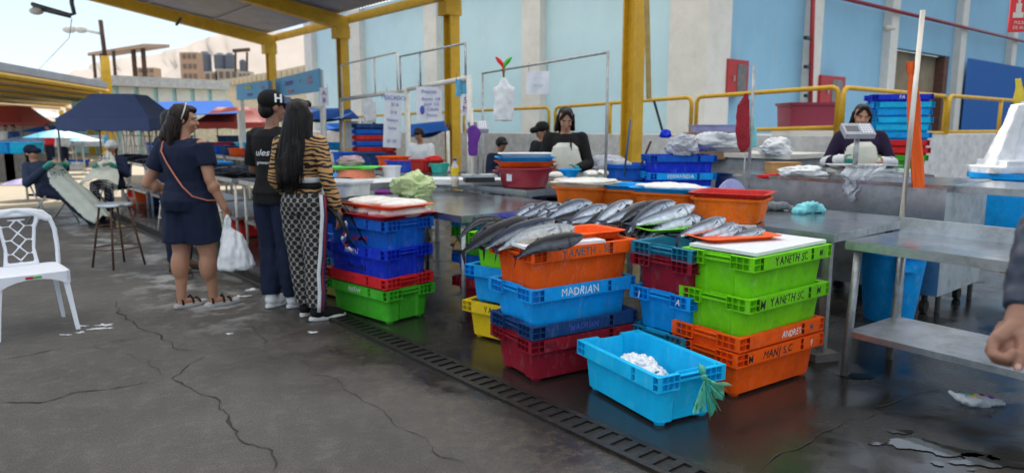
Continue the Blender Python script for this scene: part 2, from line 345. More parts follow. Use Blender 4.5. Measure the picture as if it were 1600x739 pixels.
# drain
dr = thing('floor_drain', 'long dark slotted iron drain channel running along the stalls', 'drain', W(0, 2.32, 0), ROWROT); dr.scale = (1, .80, 1)
iron = mat('drain_iron', (.030,.029,.028), .35, .6, var=.4, scale=8, bump=.3, bscale=40, dirt=.6, dcol=(.08,.06,.04))
black = mat('slot_shade_black', (.003,.003,.003), .6)  # black sheet over uncut ground stands in for shade under the slots
mb = MB(); mb.bb(-3, 26, -.085, .085, .002, .006); mb.build('channel', black, dr)
mb = MB(); mb.bb(-3, 26, .072, .115, .0, .016); mb.bb(-3, 26, -.115, -.072, .0, .016)
k = -1.0
while k < 22: mb.bb(k, k+.038, -.0715, .0715, .0065, .0155); k += .082
mb.build('grating', iron, dr)
# ================================================================= CRATES
HX, HY, CHH = .385, .232, .26
def outline(hx, hy, r=.035, rec=.014, z=0.):
    pts = []
    def arc(cx, cy, a0):
        for k in range(4): a = a0+k*PI/6; pts.append(Vector((cx+r*math.cos(a), cy+r*math.sin(a), z)))
    arc(hx-r, hy-r, 0)
    arc(-hx+r, hy-r, PI/2)
    for y in (.095, .075): pts.append(Vector((-hx+(0 if y > .08 else rec), y, z)))
    for y in (-.075, -.095): pts.append(Vector((-hx+(0 if y < -.08 else rec), y, z)))
    arc(-hx+r, -hy+r, PI)
    arc(hx-r, -hy+r, 3*PI/2)
    for y in (-.095, -.075): pts.append(Vector((hx-(0 if y < -.08 else rec), y, z)))
    for y in (.075, .095): pts.append(Vector((hx-(0 if y > .08 else rec), y, z)))
    return pts
def crate_meshes():
    b = MB(); t = .007; bx, by, tx, ty = .335, .182, .360, .205
    def lx(z): k = z/CHH; return bx+(tx-bx)*k, by+(ty-by)*k
    rings = [outline(bx-.006, by-.006, z=.012), outline(*lx(.02), z=.018), outline(*lx(.13), z=.13), outline(*lx(CHH), z=CHH-.002)]
    ins = [outline(lx(z)[0]-t, lx(z)[1]-t, z=z, r=.03) for z in (CHH-.002, .13, .03)]
    b.loft(rings+ins, True, True, True)
    for sx in (-1, 1):
        for sy in (-1, 1): b.lathe([(.030, 0), (.036, .02)], (sx*(bx-.042), sy*(by-.042), 0), 10)
    body = b.mesh('crate_body')
    r = MB(); z1 = CHH; z0 = CHH-.074; th = .0035
    def seg(x0, x1, y0, y1, fins, axis):
        for z, h in ((z1-.0045, .0045), (z0, .0045), ((z0+z1)/2-.001, .0025)): r.bb(x0, x1, y0, y1, z, z+h)
        a0, a1 = (x0, x1) if axis == 'x' else (y0, y1); n = fins
        for i in range(n+1):
            p = a0+(a1-a0)*i/n; q0 = min(max(p-th/2, a0+.0003), a1-th)
            for (za, zb) in ((z0+.0046, (z0+z1)/2-.0012), ((z0+z1)/2+.0017, z1-.0047)):
                if axis == 'x': r.bb(q0, q0+th, y0+.0005, y1-.0008, za, zb)
                else: r.bb(x0+.0005, x1-.0008, q0, q0+th, za, zb)
    for s in (-1, 1):
        y0, y1 = sorted((s*.2045, s*HY))
        seg(-HX, HX, y0, y1, 14, 'x')
        for (x0, x1) in ((-.30, .16), (.19, .345)):
            r.bb(x0, x1, *sorted((s*(HY-.0012), s*(HY+.0015))), z0+.005, z1-.005)
        for q in (-1, 1):
            xa, xb = sorted((s*.3595, s*HX)); ya, yb = sorted((q*.085, q*.2042))
            seg(xa, xb, ya, yb, 3, 'y')
        xa, xb = sorted((s*.3465, s*.372))
        r.bb(xa, xb, -.0845, .0845, z1-.020, z1-.0155); r.bb(xa, xb, -.0845, .0845, z1-.045, z1-.0405)
        xa, xb = sorted((s*.368, s*.372)); r.bb(xa, xb, -.0845, .0845, z1-.0405, z1-.020-.012)
    rim = r.mesh('crate_rim')
    for me in (body, rim):
        bm = bmesh.new(); bm.from_mesh(me); bmesh.ops.recalc_face_normals(bm, faces=bm.faces); bm.to_mesh(me); bm.free()
    body.materials.append(P['lime']); rim.materials.append(P['lime'])
    body.polygons.foreach_set('use_smooth', [True]*len(body.polygons)); body.set_sharp_from_angle(angle=R(32))
    return body, rim
CB, CR = crate_meshes()
def crate(label, m, ctr, rz, texts=(), rimm=None, group=None, cat='crate', scl=1.):
    t = thing('fish_crate', label, cat, ctr, rz, group); t.scale = (scl,)*3
    for nm, me, mm in (('body', CB, m), ('rim', CR, rimm or m)):
        o = bpy.data.objects.new(nm, me); COL.objects.link(o); o.parent = t; o.material_slots[0].link = 'OBJECT'; o.material_slots[0].material = mm
    for (s, x, z, size, ink, side) in texts:
        if side == 'L': M = Mfront(x, -HY-.0022, z, tilt=0)
        elif side == 'B': M = Matrix.Translation((x, -(.182+.023*z/CHH)-.0022, z)) @ Matrix.Rotation(PI/2-.09, 4, 'X')
        elif side == 'X': M = Mfront(HX+.002, x, z, rz=PI/2)
        elif side == 'W': M = Mfront(-HX-.002, x, z, rz=-PI/2)
        handtext('lettering', s, size, ink, t, M)
    return t
def ctr(px, zr, ang, sx):               # centre of a crate from its near rim corner
    c = at(px[0], px[1], zr); a = R(ang); o = Vector((sx*HX, -HY)); 
    return Vector((c.x-(o.x*math.cos(a)-o.y*math.sin(a)), c.y-(o.x*math.sin(a)+o.y*math.cos(a)), zr-CHH))
ZT = CHH-.037
G = 'stacked plastic fish crates'
# stack A (lime over orange, right)
a0 = ctr((1155,556), .26, 35, -1); 
def A_(dz, dx=0, dy=0): return Vector((a0.x+dx, a0.y+dy, dz))
crate('worn orange crate marked MANJ at the bottom of the right stack', P['orange'], A_(0), R(34), [('M', -.27, ZT, .062, ink_black, 'L'), ('MANJ S.C', -.04, ZT, .062, ink_black, 'L'), ('F', .27, ZT, .05, ink_white, 'L')], group=G)
crate('orange crate marked ANDRES in white, nested just above the MANJ crate', P['orange'], A_(.088), R(35), [('ANDRES', .07, ZT, .052, ink_white, 'L'), ('M', .26, ZT, .04, ink_grey, 'L')], group=G)
crate('lime green crate marked YANETH SC, second from top of the right stack', P['lime'], A_(.292,.03,.01), R(37), [('M', -.27, ZT, .066, ink_black, 'L'), ('YANETH SC', -.045, ZT, .064, ink_black, 'L'), ('M', .27, ZT, .06, ink_black, 'L')], group=G)
crate('lime green crate marked YANETH SC under a white board and orange fish tray', P['lime'], A_(.51,.035,.015), R(38), [('YANETH SC', -.035, ZT, .064, ink_black, 'L'), ('M', .27, ZT, .055, ink_black, 'L')], group=G)
# stack B (behind A)
b0 = at(984, 443, .50); ang = R(36)
def lc(p, ang, z): o = Vector((-HX, HY)); return Vector((p.x-(o.x*math.cos(ang)-o.y*math.sin(ang)), p.y-(o.x*math.sin(ang)+o.y*math.cos(ang)), z))
bc = lc(b0, ang, 0)
crate('turquoise crate at the bottom of the middle stack beside the ice crate', P['cyan'], Vector((bc.x-.02, bc.y, .0)), ang, rimm=P['tealblue'], group=G)
crate('blue crate marked J and A on its end in the middle stack', P['skyblue'], Vector((bc.x, bc.y, .235)), ang, [('J', .15, ZT, .05, ink_white, 'W'), ('A', -.15, ZT, .05, ink_white, 'W')], group=G)
crate('dark maroon crate second from top of the middle stack', P['maroon'], Vector((bc.x, bc.y, .44)), ang, group=G)
crate('dull teal blue crate on top of the middle stack under a green tray', P['tealblue'], Vector((bc.x, bc.y, .505)), ang, group=G)
# stack C (MADRIAN)
c0 = ctr((829,455), .54, 32, -1); c00 = ctr((830,535), .26, 31, -1)
crate('maroon crate resting on the wet floor under the MADRIAN crate', P['maroon'], Vector((c00.x, c00.y, 0)), R(31), [('NO', -.25, ZT, .05, ink_black, 'L')], group=G)
crate('navy blue crate nested over the maroon one in the centre stack', P['navy'], Vector((c00.x+.0, c00.y, .082)), R(32), [('MADRIAN', -.02, ZT, .05, ink_blue, 'L')], group=G)
crate('light blue crate with MADRIAN written in white on its rim', P['skyblue'], c0, R(33), [('MADRIAN', -.04, ZT, .066, ink_white, 'L')], group=G)
cO = ctr((845,397), .765, 35, -1)
cO = Vector((c0.x+.005, c0.y+.01, 0))
crate('bright orange crate with faded writing holding up four dark fish', P['orange'], Vector((cO.x, cO.y, .505)), R(34), [('YANETH - SC', 0, ZT, .062, ink_grey, 'L')], group=G)
# stack D (yellow, behind C)
dp = at(722, 468, .26); angD = R(-38)
def lcD(p, ang, z): o = Vector((-HX, -HY)); return Vector((p.x-(o.x*math.cos(ang)-o.y*math.sin(ang)), p.y-(o.x*math.sin(ang)+o.y*math.cos(ang)), z))
dc = lcD(dp, angD, 0)
crate('yellow crate marked YANET on the floor behind the centre stack', P['yellow'], dc, angD, [('F', -.33, ZT, .05, P['lightgreen'], 'L'), ('YANET', -.10, ZT, .058, ink_black, 'L')], group=G)
crate('sky blue crate on top of the yellow crate', P['skyblue'], Vector((dc.x+.02, dc.y, .25)), angD, [('a', -.02, ZT, .04, ink_white, 'L')], group=G)
crate('lime green crate on top of the sky blue one behind the orange crate', P['lime'], Vector((dc.x+.05, dc.y-.02, .475)), angD, [('YANETH', -.05, ZT, .05, ink_black, 'L')], group=G)
# stack F (NATHY)
fp = ctr((604,457), .26, -42, 1); fz = Vector((fp.x, fp.y, 0)); fa = R(-42)
crate('green crate on the floor under the blue NATHY crates', P['green'], fz, fa, [('NATHY', .0, ZT, .05, ink_white, 'L')], group=G)
crate('red crate nested in the green one of the NATHY stack', P['brightred'], fz+Vector((-.01,0,.088)), fa, [('NATHY', -.05, ZT, .05, ink_red, 'L')], group=G)
crate('royal blue crate marked NATHY on its rim in the left stack', P['royal'], fz+Vector((-.01,0,.30)), fa, [('NATHY', .0, ZT, .054, ink_white, 'L'), ('NATHY', .0, .1, .08, ink_black, 'B')], group=G)
crate('blue crate with red lettering on top of the left stack of fillets', P['blue'], fz+Vector((0,0,.51)), fa, [('NATHY', -.05, ZT, .05, ink_grey, 'L'), ('NATH', .03, .11, .08, ink_red, 'B')], group=G)
# crates behind the woman in striped top
f2 = at(528, 470, 0)
crate('ochre crate on the floor just behind the striped shirt woman', P['ochre'], Vector((f2.x-.05, f2.y+.35, 0)), R(-42), group=G)
crate('faded teal crate nested on the ochre crate', P['tealblue'], Vector((f2.x-.05, f2.y+.35, .09)), R(-42), group=G)
crate('dark blue crate above the faded teal crate', P['blue'], Vector((f2.x-.05, f2.y+.35, .30)), R(-42), group=G)
# E: crates behind the long-tailed fish
e2 = at(735, 352, .74)
crate('green crate under the long dark fish beside the left steel table', P['green'], Vector((e2.x+.26, e2.y+.45, .40)), R(-40), group=G)
crate('turquoise crate with blue tray on top under the long dark fish', P['cyan'], Vector((e2.x+.26, e2.y+.45, .48)), R(-40), group=G)
crate('blue crate supporting the green and turquoise crates', P['blue'], Vector((e2.x+.26, e2.y+.45, .19)), R(-40), group=G)
crate('red crate on the floor beneath the long dark fish', P['maroon'], Vector((e2.x+.26, e2.y+.45, .0)), R(-40), group=G)
# ice crate
icc = at(1030, 592, .268); ic = Vector((icc.x-(HX*.9*math.cos(R(-62))+HY*.9*math.sin(R(-62))), icc.y-(HX*.9*math.sin(R(-62))-HY*.9*math.cos(R(-62))), 0))
crate('open bright blue crate on the wet floor half filled with crushed ice', P['ice'], Vector((ic.x, ic.y, 0.001)), R(-62), group=None, cat='crate', scl=.9).scale = (.9, .92, 1.04)
mb = MB(); rr = random.Random(3)
for i in range(700):
    a = rr.random()*2*PI; q = math.sqrt(rr.random()); x = math.cos(a)*q*.22; y = math.sin(a)*q*.14; z = .12*(1-q*q)*(.6+.4*rr.random())+.01
    s = .005+.008*rr.random(); mb.box((x, y, z), (s*2, s*1.6, s*1.3), rr.random()*6, rr.random()*6, rr.random()*6)
mb.lathe([(.001,.11),(.08,.10),(.15,.07),(.23,.015),(.24,0)], (0,0,0), 20, sy=.66, cap0=False)
icem = mat('crushed_ice', (.86,.88,.92), .25, var=.04, bump=.25, bscale=90, spec=.5)
o = blob(mb, 'crushed_ice', icem, None, .0055, 1, .0); 
o.location = (ic.x-.03, ic.y+.05, .085); o.rotation_euler = (0, 0, R(-62)); o.location.z += .02; tag(o, 'heap of crushed ice lying inside the bright blue crate', 'ice')
# green bag tied at the ice crate's end
t = thing('tied_plastic_bag', 'green plastic bag knotted over the end of the ice crate', 'plastic bag', at(1094, 588, .258), R(-62))
mb = MB()
for (a0_, a1_, L_, s_) in ((-.55, .02, .155, 0), (.05, .42, .17, 2), (.5, 1.25, .12, 4)):
    v = []; na, nr = 16, 12
    for i in range(nr+1):
        for j in range(na+1):
            a = a0_+(a1_-a0_)*j/na; q = i/nr; rr_ = L_*q*(1+.14*math.sin(j*1.9+s_)); v.append((.032+.018*math.sin(j*1.5+s_)*q+.012*q+.006*s_*q, math.sin(a)*rr_*1.0, -math.cos(a)*rr_+.010*math.sin(q*5+j)))
    mb.add(v, [(i*(na+1)+j, i*(na+1)+j+1, (i+1)*(na+1)+j+1, (i+1)*(na+1)+j) for i in range(nr) for j in range(na)])
mb.build('film', greenbag, t, True, False); mb = MB(); mb.ell((.026, 0, .005), (.014, .018, .016)); mb.tube([(.02,0,.01),(.01,.0,.045),(-.01,.0,.06)], [.012,.02,.004], 8); mb.build('knot', greenbag, t, True)
# ================================================================= BASINS, TRAYS
def basin_mb(l, w, h, t=.006, taper=.82, r=.06, lip=.03):
    def rr_(hx, hy, z, r):
        p = []
        for (sx, sy, a0) in ((1,1,0),(-1,1,PI/2),(-1,-1,PI),(1,-1,3*PI/2)):
            for k in range(5): a = a0+k*PI/8; p.append(Vector((sx*(hx-r)+r*math.cos(a), sy*(hy-r)+r*math.sin(a), z)))
        return p
    b = MB(); hx, hy = l/2, w/2
    rings = [rr_(hx*taper-.01, hy*taper-.01, 0, r), rr_(hx*taper, hy*taper, .012, r)]
    rings += [rr_(hx*.97, hy*.97, h*.93, r), rr_(hx, hy, h*.94, r), rr_(hx+lip*.4, hy+lip*.4, h*.9, r), rr_(hx+lip*.5, hy+lip*.5, h, r), rr_(hx-.004, hy-.004, h, r)]
    rings += [rr_(hx*.96-t, hy*.96-t, h*.9, r), rr_(hx*taper-t, hy*taper-t, t, r)]
    b.loft(rings, True, True, True); return b
def basin(name, label, cat, m, loc, rz, l=.44, w=.34, h=.18, taper=.8, lipm=None, group=None, r=.06, lip=.03):
    b = basin_mb(l, w, h, taper=taper, r=r, lip=lip)
    if lipm is None:
        o = b.build(name, m, None, 'auto', loc=loc, rz=rz); return tag(o, label, cat, group)
    t = thing(name, label, cat, loc, rz, group); b.build('tub', m, t, 'auto')
    c = basin_mb(l*1.06, w*1.06, .045, taper=.9, r=r, lip=lip*1.1); o = c.build('lid_tray', lipm, t, 'auto', loc=(0,0,h-.012)); return t
def round_basin(name, label, cat, m, loc, r=.2, h=.16, taper=.75, group=None, handle=False, sy=1.):
    b = MB(); b.lathe([(r*taper*.96,0),(r*taper,.01),(r*.97,h*.92),(r*1.06,h*.93),(r*1.06,h),(r*.95,h),(r*.94,h*.9),(r*taper-.008,.012)], n=32, cap1=True, sy=sy)
    if handle:
        for s in (-1, 1): b.box((s*r*1.02, 0, h*.78), (r*.25, r*.5, .02))
    return tag(b.build(name, m, None, 'auto', loc=loc), label, cat, group)
def tray(name, label, m, loc, rz, l=.42, w=.3, h=.03, group=None, r=.05):
    return tag(basin_mb(l, w, h, taper=.88, r=r, lip=.022).build(name, m, None, 'auto', loc=loc, rz=rz), label, 'tray', group)
# ================================================================= FISH
def fishmat(name, back, side, belly, stripes=.5, met=.45, ro=.22):
    m = bpy.data.materials.new(name); nt = nodes(m); N = nt.nodes; L = nt.links
    out = N.new('ShaderNodeOutputMaterial'); b = N.new('ShaderNodeBsdfPrincipled'); L.new(b.outputs[0], out.inputs[0])
    tc = N.new('ShaderNodeTexCoord'); sep = N.new('ShaderNodeSeparateXYZ'); L.new(tc.outputs['UV'], sep.inputs[0])
    n = N.new('ShaderNodeTexNoise'); n.inputs['Scale'].default_value = 14; n.inputs['Detail'].default_value = 5; L.new(tc.outputs['Object'], n.inputs[0])
    ad = N.new('ShaderNodeMath'); ad.operation = 'MULTIPLY_ADD'; L.new(n.outputs['Fac'], ad.inputs[0]); ad.inputs[1].default_value = .22; L.new(sep.outputs['Y'], ad.inputs[2])
    r = N.new('ShaderNodeValToRGB'); e = r.color_ramp.elements; e[0].position = .18; e[0].color = (*belly, 1); e[1].position = .80; e[1].color = (*back, 1)
    x = e.new(.44); x.color = (*side, 1); x = e.new(.60); x.color = (*[(p+q)/2 for p, q in zip(side, back)], 1); L.new(ad.outputs[0], r.inputs[0])
    w = N.new('ShaderNodeTexWave'); w.inputs['Scale'].default_value = 4.; w.inputs['Distortion'].default_value = 9.; w.inputs['Detail'].default_value = 3; w.bands_direction = 'Y'
    mp = N.new('ShaderNodeMapping'); mp.inputs['Rotation'].default_value = (0, 0, .25); mp.inputs['Scale'].default_value = (.35, 1, 1); L.new(tc.outputs['UV'], mp.inputs[0]); L.new(mp.outputs[0], w.inputs[0])
    wr = N.new('ShaderNodeMapRange'); wr.inputs['To Min'].default_value = 1.; wr.inputs['To Max'].default_value = 1-stripes; L.new(w.outputs['Fac'], wr.inputs[0])
    mx = N.new('ShaderNodeMixRGB'); mx.blend_type = 'MULTIPLY'; mx.inputs[0].default_value = 1; L.new(r.outputs[0], mx.inputs[1]); L.new(wr.outputs[0], mx.inputs[2])
    gl = N.new('ShaderNodeValToRGB'); ge = gl.color_ramp.elements; ge[0].position = .17; ge[0].color = (1,1,1,1); ge[1].position = .225; ge[1].color = (1,1,1,1)
    for po, va in ((.185,.35),(.20,.30),(.215,.8)): x = ge.new(po); x.color = (va,va,va,1)
    L.new(sep.outputs['X'], gl.inputs[0]); mg = N.new('ShaderNodeMixRGB'); mg.blend_type = 'MULTIPLY'; mg.inputs[0].default_value = .8; L.new(mx.outputs[0], mg.inputs[1]); L.new(gl.outputs[0], mg.inputs[2])
    n5 = N.new('ShaderNodeTexNoise'); n5.inputs['Scale'].default_value = 28; n5.inputs['Detail'].default_value = 8; L.new(tc.outputs['Object'], n5.inputs[0]); r5 = N.new('ShaderNodeValToRGB'); r5.color_ramp.elements[0].position = .35; r5.color_ramp.elements[0].color = (.62,.62,.62,1); r5.color_ramp.elements[1].position = .62; r5.color_ramp.elements[1].color = (1.15,1.15,1.15,1); L.new(n5.outputs['Fac'], r5.inputs[0])
    m5 = N.new('ShaderNodeMixRGB'); m5.blend_type = 'MULTIPLY'; m5.inputs[0].default_value = .8; L.new(mg.outputs[0], m5.inputs[1]); L.new(r5.outputs[0], m5.inputs[2])
    b.inputs['Specular IOR Level'].default_value = .5 if met > .3 else .14; L.new(m5.outputs[0], b.inputs['Base Color']); b.inputs['Roughness'].default_value = ro; b.inputs['Metallic'].default_value = met; b.inputs['Coat Weight'].default_value = .35 if met > .3 else .04; b.inputs['Coat Roughness'].default_value = .1
    bp = N.new('ShaderNodeBump'); bp.inputs['Strength'].default_value = .12; n2 = N.new('ShaderNodeTexNoise'); n2.inputs['Scale'].default_value = 60; L.new(tc.outputs['Object'], n2.inputs[0]); L.new(n2.outputs['Fac'], bp.inputs['Height']); L.new(bp.outputs[0], b.inputs['Normal'])
    return m
fm_silver = fishmat('silver_fish_skin', (.014,.028,.060), (.50,.60,.76), (.82,.84,.86), .3)
fm_dark = fishmat('dark_fish_skin', (.008,.010,.017), (.012,.014,.022), (.16,.17,.19), .3, .05, .33)
fm_mid = fishmat('blue_fish_skin', (.008,.013,.028), (.035,.055,.11), (.5,.52,.54), .4, .2, .28)
fm_pale = fishmat('pale_fish_skin', (.10,.13,.17), (.45,.50,.55), (.62,.56,.46), .3)
eyem = mat('fish_eye', (.01,.01,.012), .1)
def fish_mesh(L=.5, d=.125, w=.085, bend=.0, droop=.0, fork=.06, seed=0):
    """body on its side: local +X head, belly/back across Y, thickness Z"""
    b = MB(); n = 16; ns = 26; rings = []; uv = []
    def spine(t):      # t 0 head .. 1 tail
        x = L*(.5-t); y = bend*(t-.35)**2*1.6; z = -droop*max(0, t-.45)**1.8*3.2
        return Vector((x, y, z))
    def prof(t):
        if t < .3: k = (math.sin(t/.3*PI/2))**.62
        else: k = max(0, math.cos((t-.3)/.7*PI/2))**.9
        return max(.06, k)
    for i in range(ns+1):
        t = (i/ns)**1.1*.93; c = spine(t); k = prof(t) if i else .03; hd, hw = d/2*k, w/2*max(.1, k**.9)
        if t > .85: hw = w/2*.09; hd = max(d/2*.09, hd)
        c.z += w/2
        rings.append([c+Vector((0, math.cos(2*PI*j/n)*hd, math.sin(2*PI*j/n)*hw)) for j in range(n)])
        uv += [(t, .5+.5*math.cos(2*PI*j/n)) for j in range(n)]
    b.loft(rings)
    def fin(pts, th=.0018, u=1.):
        v = [Vector(p)+Vector((0,0,th)) for p in pts]+[Vector(p)-Vector((0,0,th)) for p in pts]; m = len(pts)
        b.add(v, [tuple(range(m)), tuple(range(2*m-1, m-1, -1))]+[(k, (k+1) % m, m+(k+1) % m, m+k) for k in range(m)]); uv.extend([(1., u)]*2*m)
    e = spine(.93); e.z += w/2; e2 = spine(1.04); dv = (e2-e).normalized(); zz = dv.z
    def tp(fx, fy): return (e.x+dv.x*fx, e.y+fy+dv.y*fx, e.z+zz*fx)
    fin([tp(-.01, .008), tp(.035, fork*.75), tp(.065, fork), tp(.042, fork*.45), tp(.022, 0), tp(-.01, 0)])
    fin([tp(-.01, 0), tp(.022, 0), tp(.042, -fork*.45), tp(.065, -fork), tp(.035, -fork*.75), tp(-.01, -.008)])
    def edge(t, s): c = spine(t); c.z += w/2; k = prof(t)*d/2; return (c.x, c.y+s*k*.93, c.z)
    for (t0, t1, h, s) in ((.33, .5, .035, 1), (.56, .66, .03, 1), (.6, .7, .03, -1), (.3, .36, .02, -1)):
        p0, p1 = edge(t0, s), edge(t1, s); fin([p0, (p0[0]-(p0[0]-p1[0])*.35, p0[1]+s*h, p0[2]), p1])
    for t0 in (.7, .75, .8, .85):
        for s in (-1, 1): p0 = edge(t0, s); fin([p0, (p0[0]-.012, p0[1]+s*.008, p0[2]), edge(t0+.025, s)])
    c = spine(.24); fin([(c.x, c.y-.005, c.z+w*.99), (c.x-.06, c.y-.03, c.z+w*1.0), (c.x-.015, c.y-.02, c.z+w*.99)], .001)
    me = b.mesh('fish_body'); ul = me.uv_layers.new(name='UVMap')
    for lp in me.loops: ul.data[lp.index].uv = uv[lp.vertex_index]
    bm = bmesh.new(); bm.from_mesh(me); bmesh.ops.recalc_face_normals(bm, faces=bm.faces); bm.to_mesh(me); bm.free()
    me.polygons.foreach_set('use_smooth', [True]*len(me.polygons)); me.set_sharp_from_angle(angle=R(50))
    h = spine(.085); hp = prof(.085); eb = MB(); eb.ell((h.x, h.y+d*.06, h.z+w/2+w/2*hp*.86), (.0085, .0085, .004)); em = eb.mesh('fish_eye'); em.materials.append(eyem)
    me.materials.append(fm_silver); return me, em
FM = [fish_mesh(.50, .132, .075, .05, .0), fish_mesh(.52, .140, .08, -.06, .05), fish_mesh(.55, .145, .10, .10, .15, .08), fish_mesh(.36, .095, .06, .05, .05, .06), fish_mesh(.62, .11, .07, -.12, .28, .09)]
def fish(label, kind, m, loc, rot, scl=1., group=None):
    me, em = FM[kind]; t = thing('fish', label, 'fish', loc, 0, group); t.rotation_euler = rot; t.scale = (scl,)*3
    o = bpy.data.objects.new('fish_body', me); COL.objects.link(o); o.parent = t; o.material_slots[0].link = 'OBJECT'; o.material_slots[0].material = m
    e = bpy.data.objects.new('fish_eye', em); COL.objects.link(e); e.parent = t
    return t
def fish_row(label, kind, m, h, t_, Yt, dY, roll, group):
    ph, pt = dep(h[0], h[1], Yt+dY), dep(t_[0], t_[1], Yt); r, c = aim(ph, pt, roll); L0 = (.5,.52,.55,.36,.62)[kind]*1.02
    return fish(label, kind, m, c, r, (ph-pt).length/L0, group)
def aim(p_head, p_tail, roll=0.):
    """rotation that puts the fish's head at p_head and tail at p_tail, back edge (+Y) tipped by roll"""
    d = (Vector(p_head)-Vector(p_tail)); X = d.normalized(); Y = Vector((0,0,1)).cross(X).normalized(); Z = X.cross(Y)
    M = Matrix((X, Y, Z)).transposed().to_4x4() @ Matrix.Rotation(roll, 4, 'X'); return M.to_euler(), (Vector(p_head)+Vector(p_tail))/2
def fish_px(label, kind, m, h, t_, roll=0., scl=None, group=None):
    """h, t_ = (u, v, z) of head and tail"""
    ph, pt = at(*h), at(*t_); r, c = aim(ph, pt, roll); L0 = (.5,.52,.55,.36,.62)[kind]*1.06
    return fish(label, kind, m, c, r, scl or (ph-pt).length/L0, group)
# ================================================================= STEEL TABLES
def steel_table(label, loc, rz, l, w, h, shelf=None, back=0., legs=True, top=None, leg_r=.02, square=False, slab=.04, group='steel work tables', splay=0., legm=None):
    """local origin = floor under the near-right corner; +X runs along the row, +Y away"""
    t = thing('steel_table', label, 'table', loc, rz, group); b = MB(); b.bb(0, l, 0, w, h-slab, h); b.build('table_top', top or steel_top, t)
    b = MB(); b.bb(-.002, l+.002, -.002, .0, h-slab-.012, h-.001); b.bb(-.002, -.0, 0, w, h-slab-.012, h-.001); b.bb(l, l+.002, 0, w, h-slab-.012, h-.001); b.build('edge_band', steel, t)
    if back: b = MB(); b.bb(0, l, w-.012, w+.008, h, h+back); b.build('backsplash', steel, t)
    if shelf: b = MB(); b.bb(.03, l-.03, .03, w-.03, shelf-.035, shelf); b.build('lower_shelf', steel, t)
    for (x, y) in ((.05, .05), (l-.05, .05), (.05, w-.05), (l-.05, w-.05)):
        b = MB()
        if square: b.bb(x-leg_r, x+leg_r, y-leg_r, y+leg_r, 0, h-slab-.001)
        else: b.tube([(x-splay, y-splay, 0), (x, y, h-slab-.001)], leg_r, 10)
        b.build('leg', legm or galv, t, not square)
    return t
def rowtable(a, b, l, w, h, label, **k): return steel_table(label, W(a, b), ROWROT, l, w, h, **k)
# R2 : local x along +A, y must go +B => mirror by using rotation of -B side: corner at (a,b), y axis = A x ... 
# local +Y = rot90(+X) = rot90(AX) = -BX, so tables are placed from their far-right corner
def rtab(a0, b0, l, w, h, label, **k):
    return steel_table(label, W(a0+l, b0), ROWROT+PI, l, w, h, **k)      # +X = -A, +Y = +B, origin = far-left near corner
R2 = rtab(1.98, 4.16, 2.45, 1.2, .80, 'wet steel table right of the lime crates with a turquoise cloth on it', square=True, leg_r=.022)
b = MB(); b.bb(-.09, .09, -.06, .06, 0, .05); tag(b.build('concrete_block', concrete, None, loc=W(1.98+.05, 4.20), rz=.3), 'small concrete block under the leg of the wet steel table', 'block')
for o in [x for x in SC.objects if x.parent == R2 and x.name.startswith('leg')]: o.location.z = .0
# R1 : own pose from its two front corners
f0 = at(1322, 375, .80); f1 = at(1600, 412, .80); ang1 = math.atan2((f1-f0).y, (f1-f0).x)
R1 = steel_table('two level steel table at right edge with upstand along its back', Vector((f0.x, f0.y, 0)), ang1, 1.7, .62, .80, shelf=.27, back=.085, leg_r=.022, splay=.02)
# R3, sink tank
rtab(.3, 5.95, 1.75, .8, 1.0, 'tall steel table behind the two level table on bare pipe legs')
tk = thing('steel_tank', 'long stainless steel sink tank on casters behind the wet table', 'tank', W(3.95, 5.82), ROWROT+PI)
b = MB(); b.bb(0, 2.0, 0, .9, .16, .98); b.build('tank_body', steel, tk); b = MB(); b.bb(-.02, 2.02, -.02, .92, .981, 1.01); b.build('rim', steel_top, tk)
for x in (.12, 1.88):
    for y in (.1, .8): b = MB(); b.tube([(x-.02, y, .05), (x+.02, y, .05)], .05, 14); b.bb(x-.012, x+.012, y-.03, y+.03, .051, .159); b.build('caster', rubber, tk, 'auto')
b = MB(); b.lathe([(.02,0),(.03,.008),(.0,.02)], n=14); b.build('drain_plug', blackp, tk, loc=(1.62, -.004, .62)).rotation_euler = (PI/2, 0, 0)
# T2, T3, T4, upper counter
rtab(4.12, 2.95, 2.3, 1.2, .80, 'dark steel table with one corner pointing at the long tailed fish', square=False)
rtab(4.9, 4.25, 2.6, .75, .86, 'steel counter carrying the maroon basin stack and the scale', slab=.05, square=True)
rtab(4.45, 5.2, 2.0, .8, .93, 'cutting counter in front of the vendor in the pale apron', slab=.06, square=True)
cn = thing('tiled_counter', 'concrete counter with pale slab top behind the sink tank', 'counter', W(5.4, 7.0), ROWROT+PI)
b = MB(); b.bb(0, 1.5, .04, .9, 0, 1.1); b.build('counter_body', mat('grey_render', (.30,.32,.34), .8, dirt=.4), cn); b = MB(); b.bb(-.04, 1.54, 0, .94, 1.101, 1.15); b.build('counter_top', whitep, cn)
# support table under the silver fish row
steel_table('low steel table under the row of silver fish', Vector((-.05, 4.62, 0)), R(-2), 1.25, .42, .78, square=True, slab=.03, leg_r=.015)
